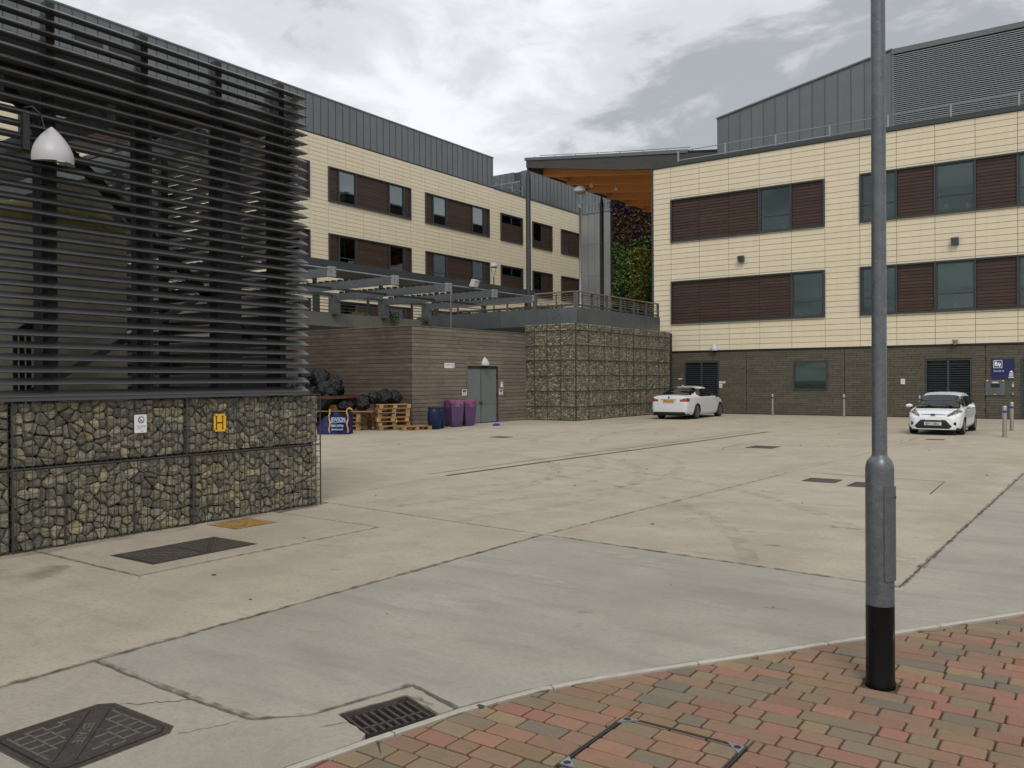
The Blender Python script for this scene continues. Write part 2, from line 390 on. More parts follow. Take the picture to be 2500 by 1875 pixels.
class MB:
    """collects primitives and links them as one mesh object"""
    def __init__(s):
        s.v, s.f, s.t = [], [], []
    def add(s, vs, fs, tint=0.0):
        k = len(s.v)
        s.v += [tuple(a) for a in vs]
        s.t += [tint] * len(vs)
        s.f += [tuple(i + k for i in f) for f in fs]
        return s
    def box(s, x0, x1, y0, y1, z0, z1, tint=0.0):
        return s.add([(x0, y0, z0), (x1, y0, z0), (x1, y1, z0), (x0, y1, z0), (x0, y0, z1), (x1, y0, z1), (x1, y1, z1), (x0, y1, z1)],
                     [(0, 3, 2, 1), (4, 5, 6, 7), (0, 1, 5, 4), (1, 2, 6, 5), (2, 3, 7, 6), (3, 0, 4, 7)], tint)
    def cbox(s, x0, x1, y0, y1, z0, z1, c, tint=0.0):
        """box with its top edges chamfered by c"""
        vs = [(x0, y0, z0), (x1, y0, z0), (x1, y1, z0), (x0, y1, z0), (x0, y0, z1 - c), (x1, y0, z1 - c), (x1, y1, z1 - c), (x0, y1, z1 - c),
              (x0 + c, y0 + c, z1), (x1 - c, y0 + c, z1), (x1 - c, y1 - c, z1), (x0 + c, y1 - c, z1)]
        fs = [(0, 3, 2, 1), (0, 1, 5, 4), (1, 2, 6, 5), (2, 3, 7, 6), (3, 0, 4, 7), (4, 5, 9, 8), (5, 6, 10, 9), (6, 7, 11, 10), (7, 4, 8, 11), (8, 9, 10, 11)]
        return s.add(vs, fs, tint)
    def bar(s, a, b, w, h, tint=0.0, upv=(0, 0, 1)):
        """square bar from a to b, w wide and h high"""
        a, b = Vector(a), Vector(b)
        d = (b - a).normalized()
        u = Vector(upv)
        sx = d.cross(u)
        if sx.length < 1e-5:
            sx = d.cross(Vector((1, 0, 0)))
        sx.normalize()
        uz = sx.cross(d).normalized()
        vs = []
        for p in (a, b):
            for i, j in ((-1, -1), (1, -1), (1, 1), (-1, 1)):
                vs.append(p + sx * (i * w / 2) + uz * (j * h / 2))
        return s.add(vs, [(0, 1, 2, 3), (7, 6, 5, 4), (0, 4, 5, 1), (1, 5, 6, 2), (2, 6, 7, 3), (3, 7, 4, 0)], tint)
    def tube(s, pts, r, n=8, tint=0.0, cap=True):
        pts = [Vector(p) for p in pts]
        rr = r if isinstance(r, (list, tuple)) else [r] * len(pts)
        vs, fs = [], []
        for i, p in enumerate(pts):
            d = (pts[min(i + 1, len(pts) - 1)] - pts[max(i - 1, 0)]).normalized()
            ax = Vector((0, 0, 1)) if abs(d.z) < 0.9 else Vector((1, 0, 0))
            sx = d.cross(ax).normalized()
            sy = d.cross(sx).normalized()
            for k in range(n):
                a = 2 * math.pi * k / n
                vs.append(p + (sx * math.cos(a) + sy * math.sin(a)) * rr[i])
        for i in range(len(pts) - 1):
            for k in range(n):
                q = (k + 1) % n
                fs.append((i * n + k, i * n + q, (i + 1) * n + q, (i + 1) * n + k))
        if cap:
            fs.append(tuple(range(n)))
            fs.append(tuple((len(pts) - 1) * n + k for k in reversed(range(n))))
        return s.add(vs, fs, tint)
    def lathe(s, prof, n=20, c=(0, 0, 0), tint=0.0, sx=1.0, sy=1.0):
        vs, fs = [], []
        for r, z in prof:
            for k in range(n):
                a = 2 * math.pi * k / n
                vs.append((c[0] + r * sx * math.cos(a), c[1] + r * sy * math.sin(a), c[2] + z))
        m = len(prof)
        for i in range(m - 1):
            for k in range(n):
                q = (k + 1) % n
                fs.append((i * n + k, i * n + q, (i + 1) * n + q, (i + 1) * n + k))
        fs.append(tuple(reversed(range(n))))
        fs.append(tuple((m - 1) * n + k for k in range(n)))
        return s.add(vs, fs, tint)
    def prism(s, poly, z0, z1, tint=0.0):
        n = len(poly)
        vs = [(p[0], p[1], z0) for p in poly] + [(p[0], p[1], z1) for p in poly]
        fs = [tuple(range(n, 2 * n)), tuple(reversed(range(n)))] + [(i, (i + 1) % n, n + (i + 1) % n, n + i) for i in range(n)]
        return s.add(vs, fs, tint)
    def mapped(s, f):
        s.v = [tuple(f(*p)) for p in s.v]
        return s
    def mesh(s, name, m, smooth=False, loc=None):
        me = bpy.data.meshes.new(name)
        vs = s.v
        if loc is not None and loc.length > 0:
            vs = [(a - loc.x, b - loc.y, c - loc.z) for a, b, c in vs]
        me.from_pydata(vs, [], s.f)
        if any(s.t):
            at = me.attributes.new('tint', 'FLOAT', 'POINT')
            at.data.foreach_set('value', s.t)
        me.materials.append(m)
        if smooth:
            me.polygons.foreach_set('use_smooth', [True] * len(me.polygons))
        me.update()
        return me
    def build(s, name, m, parent=None, smooth=False, kind=None, local=False, auto=None):
        me = s.mesh(name, m, smooth or bool(auto), None if local else rootloc(parent))
        if auto:
            sharp_by_angle(me, math.radians(auto))
        o = bpy.data.objects.new(name, me)
        COL.objects.link(o)
        if parent is not None:
            o.parent = parent
        if kind:
            o['kind'] = kind
        return o

def sharp_by_angle(me, ang):
    """shade smooth but keep edges sharper than ang crisp"""
    import bmesh
    bm = bmesh.new()
    bm.from_mesh(me)
    for e_ in bm.edges:
        if len(e_.link_faces) == 2:
            if e_.calc_face_angle(0) > ang:
                e_.smooth = False
        else:
            e_.smooth = False
    bm.to_mesh(me)
    bm.free()

def tag(o, label=None, cat=None, group=None, kind=None):
    if label:
        o['label'] = label
    if cat:
        o['category'] = cat
    if group:
        o['group'] = group
    if kind:
        o['kind'] = kind
    return o

def thing(name, loc, label, cat, group=None, rz=0.0):
    o = bpy.data.objects.new(name, None)
    o.empty_display_size = 0.2
    o.location = loc
    o.rotation_euler = (0, 0, rz)
    COL.objects.link(o)
    return tag(o, label, cat, group)

def copy_tree(o, parent=None):
    c = o.copy()
    COL.objects.link(c)
    c.parent = parent
    for ch in list(o.children):
        copy_tree(ch, c)
    return c

UNIT = {}
def piece(name, m, x0, x1, y0, y1, z0, z1, parent=None):
    """one box-shaped piece, an object of its own sharing one unit mesh per material"""
    if m.name not in UNIT:
        UNIT[m.name] = MB().box(-.5, .5, -.5, .5, -.5, .5).mesh('block', m)
    o = bpy.data.objects.new(name, UNIT[m.name])
    rl = rootloc(parent)
    o.location = ((x0 + x1) / 2 - rl.x, (y0 + y1) / 2 - rl.y, (z0 + z1) / 2 - rl.z)
    o.scale = (x1 - x0, y1 - y0, z1 - z0)
    o.parent = parent
    COL.objects.link(o)
    return o

def shared(name, me, loc, parent=None, rz=0.0, scale=None, rot=None):
    o = bpy.data.objects.new(name, me)
    rl = rootloc(parent)
    o.location = Vector(loc) - rl
    o.rotation_euler = rot if rot else (0, 0, rz)
    if scale:
        o.scale = scale
    o.parent = parent
    COL.objects.link(o)
    return o

def text(s, size, m, loc, rot, parent, name='lettering', ext=0.0015, align='LEFT', bold=0.0, sx=1.0):
    cu = bpy.data.curves.new(name, 'FONT')
    cu.body = s
    cu.size = size
    cu.extrude = ext
    cu.offset = bold
    cu.align_x = align
    cu.resolution_u = 3
    tmp = bpy.data.objects.new('tmp_text', cu)
    COL.objects.link(tmp)
    dg = bpy.context.evaluated_depsgraph_get()
    me = bpy.data.meshes.new_from_object(tmp.evaluated_get(dg))
    bpy.data.objects.remove(tmp)
    bpy.data.curves.remove(cu)
    me.materials.clear()
    me.materials.append(m)
    o = bpy.data.objects.new(name, me)
    o.location = Vector(loc) - rootloc(parent)
    o.rotation_euler = rot
    o.scale = (sx, 1, 1)
    o.parent = parent
    COL.objects.link(o)
    return o
ROT_SOUTH = (math.pi / 2, 0, 0)                 # text read when looking along +Y
ROT_EAST = (math.pi / 2, 0, math.pi / 2)        # text on a face that looks along +X

def subtract(rects, hole):
    a0, a1, b0, b1 = hole
    res = []
    for (x0, x1, y0, y1) in rects:
        if x1 <= a0 or x0 >= a1 or y1 <= b0 or y0 >= b1:
            res.append((x0, x1, y0, y1))
            continue
        if x0 < a0: res.append((x0, a0, y0, y1))
        if x1 > a1: res.append((a1, x1, y0, y1))
        m0, m1 = max(x0, a0), min(x1, a1)
        if y0 < b0: res.append((m0, m1, y0, b0))
        if y1 > b1: res.append((m0, m1, b1, y1))
    return res
def cut(rect, holes, mn=0.02):
    rs = [rect]
    for h in holes:
        rs = subtract(rs, h)
    return [r for r in rs if r[1] - r[0] > mn and r[3] - r[2] > mn]

def clip(poly, nx, ny, d):
    """keep the part of a convex polygon where nx*x+ny*y <= d"""
    outp = []
    n = len(poly)
    for i in range(n):
        p, q = poly[i], poly[(i + 1) % n]
        a, b = nx * p[0] + ny * p[1] - d, nx * q[0] + ny * q[1] - d
        if a <= 0:
            outp.append(p)
        if (a < 0 < b) or (b < 0 < a):
            t = a / (a - b)
            outp.append((p[0] + t * (q[0] - p[0]), p[1] + t * (q[1] - p[1])))
    return outp

def parea(p):
    return 0.5 * sum(p[i][0] * p[(i + 1) % len(p)][1] - p[(i + 1) % len(p)][0] * p[i][1] for i in range(len(p)))

def inset(poly, w):
    """offset a simple polygon inwards by w (counter-clockwise order)"""
    if parea(poly) < 0:
        poly = poly[::-1]
    n = len(poly)
    res = []
    for i in range(n):
        p0, p1, p2 = Vector(poly[i - 1]), Vector(poly[i]), Vector(poly[(i + 1) % n])
        d1, d2 = (p1 - p0).normalized(), (p2 - p1).normalized()
        n1, n2 = Vector((-d1.y, d1.x)), Vector((-d2.y, d2.x))
        bis = n1 + n2
        if bis.length < 1e-4:
            bis = n1
        bis.normalize()
        k = w / max(0.35, bis.dot(n1))
        res.append((p1.x + bis.x * k, p1.y + bis.y * k))
    return res

def wobble(poly, step, amp, rng):
    """subdivide the edges and jitter the new points so that concrete arrises look worn"""
    res = []
    n = len(poly)
    for i in range(n):
        a, b = Vector(poly[i]), Vector(poly[(i + 1) % n])
        ln_ = (b - a).length
        if ln_ < 1e-6:
            continue
        k = max(1, min(160, int(ln_ / step)))
        nn = Vector((-(b - a).y, (b - a).x)) / ln_
        for j in range(k):
            p = a + (b - a) * (j / k)
            q = p + nn * rng.uniform(-amp, amp) if 0 < j else p
            res.append((q.x, q.y))
    return res

# ------------------------------------------------------------------ ground
def sheet(x0, x1, y0, y1, z, holes):
    mb = MB()
    for a, b, c, d in cut((x0, x1, y0, y1), holes, 0):
        mb.add([(a, c, z), (b, c, z), (b, d, z), (a, d, z)], [(0, 1, 2, 3)])
    return mb
GULLY = (-3.2, -2.72, 2.82, 3.36)
g = sheet(-400, 400, -400, 400, -0.06, [GULLY])
tag(g.build('ground', M_GROUND), kind='structure')

KERB = [(-2.93, -8.0), (-2.93, 1.2), (-2.91, 2.42), (-2.82, 2.85), (-2.70, 3.35), (-2.54, 3.79), (-2.34, 4.17), (-2.11, 4.52), (-1.69, 5.15), (-1.29, 5.77), (-0.48, 7.02), (1.2, 9.6), (4.4, 14.5), (14.0, 29.0)]

yard = sheet(-45, 30, -12, 38.3, -0.035, [GULLY])
yard = tag(yard.build('yard', M_BASE), kind='structure')
rg = random.Random(3)
slabs = [
    ('A', M_CONC, 0.017, 0.012, [(-8.76, -8), (-4.98, -8), (-4.98, 2.7), (-4.97, 4.6), (-4.96, 7.64), (-6.25, 7.76), (-8.72, 8.02), (-8.6, 7.06), (-6.79, 7.0), (-6.84, 4.1), (-8.76, 4.13)]),
    ('B', M_CONC, 0.008, 0.003, [(-8.76, 4.13), (-6.84, 4.1), (-6.79, 7.0), (-8.6, 7.06), (-8.76, 7.06)]),
    ('C', M_COOL, 0.012, 0.012, [(-4.98, 2.7), (-4.28, 2.665), (-3.86, 2.66), (-3.47, 2.67), (-3.27, 2.87), (-3.12, 3.47), (-2.71, 3.36)] + KERB[5:] + [(14, 38.2), (-0.8, 38.2), (-0.9, 30), (-1.15, 17.03), (-1.35, 7.28), (-4.96, 7.64)]),
    ('D', M_PATCH, 0.011, 0.010, [(-4.98, -8), (-2.93, -8), (-2.93, 1.2), (-2.91, 2.42), (-2.83, 2.80), (-2.87, 2.875), (-3.155, 2.965), (-3.045, 3.335), (-2.745, 3.24), (-2.72, 3.28), (-2.71, 3.345), (-3.12, 3.47), (-3.27, 2.87), (-3.47, 2.67), (-3.86, 2.66), (-4.28, 2.665), (-4.98, 2.7)]),
    ('F', M_CONC, 0.008, 0.005, [(-4.96, 7.64), (-1.35, 7.28), (-1.15, 17.03), (-0.9, 30), (-0.8, 38.2), (-3.8, 38.2), (-4.31, 19.55), (-4.6, 14.48), (-4.9, 8.6)]),
    ('G', M_CONC, 0.007, 0.004, [(-9.1, 8.06), (-4.96, 7.64), (-4.9, 8.6), (-4.6, 14.48), (-4.31, 19.55), (-3.8, 38.2), (-8.0, 38.2), (-8.54, 25.98), (-9.27, 14.37), (-9.40, 11.4)]),
    ('H', M_CONC, 0.006, 0.004, [(-16.2, 6), (-9.2, 6), (-9.1, 8.06), (-9.40, 11.4), (-9.27, 14.37), (-8.54, 25.98), (-8.0, 38.2), (-15.4, 38.2), (-16.0, 24.5), (-16.13, 22.3)]),
    ('I', M_CONC, 0.006, 0.004, [(-45, 6), (-16.2, 6), (-16.13, 22.3), (-16.0, 24.5), (-15.4, 38.2), (-45, 38.2)]),
    ('K', M_CONC, 0.006, 0.004, [(-16.2, -12), (-8.76, -12), (-8.76, 4.13), (-8.76, 8.0), (-9.1, 8.06), (-9.2, 6), (-16.2, 6)]),
]
import bmesh as _bm
for key, m, w, amp, poly in slabs:
    if parea(poly) < 0:
        poly = poly[::-1]
    p = wobble(inset(poly, w), 0.05 if key in 'ACD' else 0.25, amp * 0.55, rg)
    bm = _bm.new()
    vs_ = [bm.verts.new((x, y, 0.0)) for x, y in p]
    f = bm.faces.new(vs_)
    r = _bm.ops.extrude_face_region(bm, geom=[f])
    for el in r['geom']:
        if isinstance(el, _bm.types.BMVert):
            el.co.z -= 0.03
    _bm.ops.triangulate(bm, faces=bm.faces[:])
    _bm.ops.recalc_face_normals(bm, faces=bm.faces[:])
    me = bpy.data.meshes.new('slab')
    bm.to_mesh(me)
    bm.free()
    me.materials.append(m)
    o = bpy.data.objects.new('slab', me)
    o.parent = yard
    COL.objects.link(o)

# thin surface marks: curved tyre marks and cracks lie 2 mm above the concrete
def ribbon(pts, w, z, m, name, parent, jit=0.0, rng=rg):
    mb = MB()
    vs_, fs_ = [], []
    for i, p in enumerate(pts):
        a = Vector(pts[max(0, i - 1)])
        b = Vector(pts[min(len(pts) - 1, i + 1)])
        d = (b - a).normalized()
        nn = Vector((-d.y, d.x))
        ww = (w if not isinstance(w, (list, tuple)) else w[i]) * (1 + rng.uniform(-jit, jit))
        vs_ += [(p[0] + nn.x * ww / 2, p[1] + nn.y * ww / 2, z), (p[0] - nn.x * ww / 2, p[1] - nn.y * ww / 2, z)]
    for i in range(len(pts) - 1):
        fs_.append((2 * i, 2 * i + 1, 2 * i + 3, 2 * i + 2))
    mb.add(vs_, fs_)
    return mb.build(name, m, parent)
def crack(a, b, n, amp, w):
    pts = []
    for i in range(n + 1):
        t = i / n
        pts.append((a[0] + (b[0] - a[0]) * t + rg.uniform(-amp, amp) * (0 < i < n), a[1] + (b[1] - a[1]) * t + rg.uniform(-amp, amp) * (0 < i < n)))
    ws = [w * (0.3 + abs(math.sin(i * 1.7)) ) * (0.25 if i in (0, n) else 1) for i in range(n + 1)]
    ribbon(pts, ws, 0.002, M_BASE, 'crack', yard)
crack((-3.93, 2.67), (-4.20, 2.40), 14, 0.014, 0.006)
crack((-3.62, 2.35), (-3.50, 2.62), 10, 0.01, 0.003)
crack((-3.02, 2.96), (-3.12, 2.80), 6, 0.006, 0.004)
crack((-6.84, 4.1), (-6.7, 4.02), 5, 0.006, 0.003)

# the slot drain: a steel channel between two pale concrete strips
dr = thing('slot_drain', (-9.0, 18.0, 0), 'long dark steel slot drain running across the concrete yard', 'drain')
dp = [(-9.42, 11.4), (-9.29, 14.37), (-8.98, 19.0), (-8.56, 25.98)]
ribbon(dp, 0.10, 0.004, M_IRON, 'grating', dr)
ribbon([(x - 0.42, y) for x, y in dp], 0.03, 0.003, M_BASE, 'edge_joint', dr)

# ------------------------------------------------------------------ kerb and clay block paving
paving = sheet(-2.95, 9.0, -8, 16, -0.02, [GULLY])
# the bedding only lies on the paved side of the kerb
def paved_side(poly, off=0.0):
    for i in range(len(KERB) - 1):
        a, b = Vector(KERB[i]), Vector(KERB[i + 1])
        d = (b - a).normalized()
        nx_, ny_ = d.y, -d.x
        poly = clip(poly, -nx_, -ny_, -(nx_ * a.x + ny_ * a.y + off))
        if len(poly) < 3:
            return []
    return poly
bed = MB()
bp = paved_side([(-2.95, -8), (14, -8), (14, 29), (-2.95, 29)], 0.03)
bed.prism(bp, -0.034, -0.016)
paving = tag(bed.build('paving', M_BASE), kind='structure')

kerb = thing('kerb', (-2.5, 3.8, 0), 'curved flush row of pale narrow concrete edging stones along the block paving', 'kerb')
lens = 0.0
pts = []
for i in range(len(KERB) - 1):
    a, b = Vector(KERB[i]), Vector(KERB[i + 1])
    n = max(1, int((b - a).length / 0.1))
    for j in range(n):
        pts.append(a + (b - a) * j / n)
pts.append(Vector(KERB[-1]))
run, seg = 0.0, [pts[0]]
def kerb_stone(seg):
    vs_, fs_ = [], []
    for i, p in enumerate(seg):
        q0, q1 = seg[max(0, i - 1)], seg[min(len(seg) - 1, i + 1)]
        d = (q1 - q0).normalized()
        nn = Vector((d.y, -d.x))
        pp = p + d * (0.004 if i == 0 else -0.004 if i == len(seg) - 1 else 0)
        for off, z in ((0.002, -0.03), (0.002, 0.001), (0.006, 0.005), (0.036, 0.005), (0.041, 0.001), (0.041, -0.03)):
            vs_.append((pp.x + nn.x * off, pp.y + nn.y * off, z))
    m = 6
    for i in range(len(seg) - 1):
        for k in range(m - 1):
            fs_.append((i * m + k, i * m + k + 1, (i + 1) * m + k + 1, (i + 1) * m + k))
    fs_ += [tuple(range(m)), tuple(reversed(range((len(seg) - 1) * m, len(seg) * m)))]
    MB().add(vs_, fs_).build('edging_stone', M_KERB, kerb)
for p in pts[1:]:
    run += (p - seg[-1]).length
    seg.append(p)
    if run >= 0.9:
        kerb_stone(seg)
        seg, run = [p], 0.0
if len(seg) > 1:
    kerb_stone(seg)

ACC = (-1.953, -1.343, 3.118, 3.738)           # recessed access cover in the paving
AW = 0.010
acc_holes = [(ACC[0] - AW, ACC[0] + AW, ACC[2] - AW, ACC[3] + AW), (ACC[1] - AW, ACC[1] + AW, ACC[2] - AW, ACC[3] + AW),
             (ACC[0] - AW, ACC[1] + AW, ACC[2] - AW, ACC[2] + AW), (ACC[0] - AW, ACC[1] + AW, ACC[3] - AW, ACC[3] + AW)]
POST = (-1.01, 4.93)
post_hole = [(POST[0] - 0.085, POST[0] + 0.085, POST[1] - 0.09, POST[1] + 0.085)]
rp = random.Random(11)
PITCH_Y, PG = 0.1245, 0.005
blocks = []
row = 0
y = 4.085 - PITCH_Y * 99
while y < 15:
    row += 1
    x = -3.2 - rp.random() * 0.3
    while x < 9.5:
        l = rp.choices([0.13, 0.19, 0.245, 0.36], [3, 3, 5, 2])[0] * rp.uniform(0.97, 1.03)
        if -8 < y:
            blocks.append((x, x + l, y, y + PITCH_Y))
        x += l
    y += PITCH_Y
def block_mesh(mb, poly, z, c=0.007, tint=0.0):
    """block with a chamfered rim and slightly rounded corners"""
    p = inset(poly, PG)
    if parea(p) < 0.0004:
        return False
    q = []
    n = len(p)
    for i in range(n):
        a, b, c_ = Vector(p[i - 1]), Vector(p[i]), Vector(p[(i + 1) % n])
        u, v = (a - b), (c_ - b)
        rr = min(0.009, u.length * 0.3, v.length * 0.3)
        q.append(tuple(b + u.normalized() * rr))
        q.append(tuple(b + v.normalized() * rr))
    q2 = inset(q, c) if parea(q) > 0.002 else q
    m = len(q)
    if len(q2) != m:
        return False
    tilt = (rp.uniform(-0.012, 0.012), rp.uniform(-0.012, 0.012))
    cx, cy = sum(a for a, _ in q) / m, sum(b for _, b in q) / m
    zz = lambda a, b, h: z + h + (a - cx) * tilt[0] + (b - cy) * tilt[1]
    vs_ = [(a, b, -0.02) for a, b in q] + [(a, b, zz(a, b, -0.005)) for a, b in q] + [(a, b, zz(a, b, 0)) for a, b in q2]
    fs_ = []
    for i in range(m):
        j = (i + 1) % m
        fs_ += [(i, j, m + j, m + i), (m + i, m + j, 2 * m + j, 2 * m + i)]
    fs_.append(tuple(range(2 * m, 3 * m)))
    mb.add(vs_, fs_, tint)
    return True
rest = MB()
cand = []
for b in blocks:
    for r_ in cut(b, acc_holes + post_hole, 0.015):
        poly = paved_side([(r_[0], r_[2]), (r_[1], r_[2]), (r_[1], r_[3]), (r_[0], r_[3])], 0.046)
        if len(poly) < 3 or abs(parea(poly)) < 0.0008:
            continue
        cx, cy = sum(p[0] for p in poly) / len(poly), sum(p[1] for p in poly) / len(poly)
        v = Vector((cx, cy, -CAM_H))
        dep = v.dot(fw)
        px = 1250 + 2060 * v.dot(rt) / dep if dep > 0.3 else 9e9
        py = 937 - 2060 * v.dot(up) / dep if dep > 0.3 else 9e9
        vis = dep > 0.3 and -60 < px < 2560 and py < 1930
        cand.append((vis, dep, poly))
cand.sort(key=lambda c: (not c[0], c[1]))
for i, (vis, dep, poly) in enumerate(cand):
    z = rp.uniform(-0.0025, 0.0025)
    if vis and i < 299:
        mb = MB()
        if block_mesh(mb, poly, z):
            mb.build('paving_block', M_PAVER, paving)
    else:
        block_mesh(rest, poly, z, tint=rp.random())
rest.build('paving_blocks', M_PAVER, paving, kind='stuff')

# ------------------------------------------------------------------ covers and gully
ac = thing('access_cover', (-1.65, 3.43, 0), 'square recessed access cover filled with clay blocks, thin steel rim and corner plates', 'access cover')
fr = MB()
for h in acc_holes:
    fr.box(h[0] + 0.004, h[1] - 0.004, h[2] + 0.004, h[3] - 0.004, -0.011, -0.001)
fr = MB()
a0, a1, b0, b1 = ACC
for e_ in (0.0055, -0.0055):
    w_ = 0.0028
    x0, x1, y0, y1 = a0 - e_, a1 + e_, b0 - e_, b1 + e_
    fr.box(x0 - w_, x0 + w_, y0 - w_, y1 + w_, -0.0119, 0.0005)
    fr.box(x1 - w_, x1 + w_, y0 - w_, y1 + w_, -0.0119, 0.0005)
    fr.box(x0 + w_, x1 - w_, y0 - w_, y0 + w_, -0.0119, 0.0005)
    fr.box(x0 + w_, x1 - w_, y1 - w_, y1 + w_, -0.0119, 0.0005)
fr.build('rim', M_IRON, ac)
for (cx, cy, sx, sy) in ((a0, b1, 1, -1), (a1, b1, -1, -1), (a0, b0, 1, 1), (a1, b0, -1, 1)):
    mb = MB()
    poly = [(cx, cy), (cx + sx * 0.085, cy), (cx, cy + sy * 0.085)]
    if parea(poly) < 0:
        poly = poly[::-1]
    mb.prism(poly, -0.004, 0.0042)
    pl = mb.build('corner_plate', M_GALV, ac)
    mb = MB()
    mb.lathe([(0.0, 0.0046), (0.0135, 0.0046), (0.0155, 0.0052), (0.0175, 0.0044)], 18, (cx + sx * 0.026, cy + sy * 0.026, 0))
    mb.build('keyhole', M_BLACKP, pl)

def iron_cover(loc, sx, sy, label, group=None, pattern='grid', m=M_IRON, rz=0.0, name='manhole_cover', cat='manhole cover'):
    t = thing(name, (loc[0], loc[1], 0), label, cat, group, rz)
    fm = MB()
    w_ = 0.022
    fm.box(-sx / 2, -sx / 2 + w_, -sy / 2, sy / 2, -0.01, 0.006)
    fm.box(sx / 2 - w_, sx / 2, -sy / 2, sy / 2, -0.01, 0.006)
    fm.box(-sx / 2 + w_, sx / 2 - w_, -sy / 2, -sy / 2 + w_, -0.01, 0.006)
    fm.box(-sx / 2 + w_, sx / 2 - w_, sy / 2 - w_, sy / 2, -0.01, 0.006)
    fm.build('frame', m, t, local=True)
    pm = MB()
    g_ = 0.006
    pm.box(-sx / 2 + w_ + g_, sx / 2 - w_ - g_, -sy / 2 + w_ + g_, sy / 2 - w_ - g_, -0.009, 0.001)
    pm.build('cover_plate', m, t, local=True)
    gp = MB()
    gp.box(-sx / 2 + w_, sx / 2 - w_, -sy / 2 + w_, sy / 2 - w_, -0.009, 0.0004)
    gp.build('frame_gap', M_BLACKP, t, local=True)
    return t

# near cover with raised lattice and a diagonal lettered band
t = thing('manhole_cover', (-3.975, 2.09, 0), 'large rusty cast iron cover lettered ESTATE, nearest the bottom left corner', 'manhole cover')
cx, cy = -3.975, 2.095
hx, hy = 0.31, 0.295
octo = lambda hx, hy, c: [(cx - hx + c, cy - hy), (cx + hx - c, cy - hy), (cx + hx, cy - hy + c), (cx + hx, cy + hy - c), (cx + hx - c, cy + hy), (cx - hx + c, cy + hy), (cx - hx, cy + hy - c), (cx - hx, cy - hy + c)]
dirt = MB().prism(octo(hx + 0.012, hy + 0.012, 0.06), -0.02, 0.0015)
dirt.build('dirt_seam', M_BASE, t)
MB().prism(octo(hx, hy, 0.055), -0.02, 0.0035).build('frame', M_IRON, t)
MB().prism(octo(hx - 0.024, hy - 0.024, 0.045), -0.02, 0.0050).build('frame_gap', M_BLACKP, t)
pl = MB().prism(octo(hx - 0.030, hy - 0.030, 0.042), -0.02, 0.0065).build('cover_plate', M_IRON, t)
ribs = MB()
def diag_dist(x, y):
    return ((x - cx) * 0.46 + (y - cy) * 0.50) / 0.679
px_, py_ = 0.078, 0.078
for i in range(-3, 4):
    for j in range(-4, 4):
        x0, y0 = cx + i * px_, cy + j * py_
        # one rib along x, one along y in a staggered basket weave
        x1 = x0 + px_ * 0.86
        if abs(x0 - cx) < hx - 0.06 and abs(x1 - cx) < hx - 0.045 and abs(y0 - cy) < hy - 0.05 and min(abs(diag_dist(x0, y0)), abs(diag_dist(x1, y0))) > 0.062:
            ribs.cbox(x0, x1, y0 - 0.005, y0 + 0.005, 0.006, 0.0125, 0.002)
        xx = x0 + (px_ / 2 if j % 2 else 0) + 0.012
        y1 = y0 + py_ - 0.008
        if abs(xx - cx) < hx - 0.05 and abs(y0 - cy) < hy - 0.05 and abs(y1 - cy) < hy - 0.045 and min(abs(diag_dist(xx, y0)), abs(diag_dist(xx, y1))) > 0.055:
            ribs.cbox(xx - 0.005, xx + 0.005, y0 + 0.007, y1, 0.006, 0.0125, 0.002)
ribs.build('raised_rib', M_IRONE, t, kind='stuff')
band = MB()
dv = Vector((0.50, -0.46)).normalized()
nv = Vector((-dv.y, dv.x))
for s_ in (-1, 1):
    a = Vector((cx, cy)) - dv * 0.30 + nv * s_ * 0.047
    b = Vector((cx, cy)) + dv * 0.30 + nv * s_ * 0.047
    band.bar((a.x, a.y, 0.009), (b.x, b.y, 0.009), 0.005, 0.007)
band.build('lettered_band', M_IRON, t)
ang = math.atan2(dv.y, dv.x)
q = Vector((cx, cy)) - dv * 0.01 - nv * 0.022
text('ESTATE', 0.07, M_IRONE, (q.x, q.y, 0.0085), (0, 0, ang), t, ext=0.002, align='CENTER', bold=0.0015)

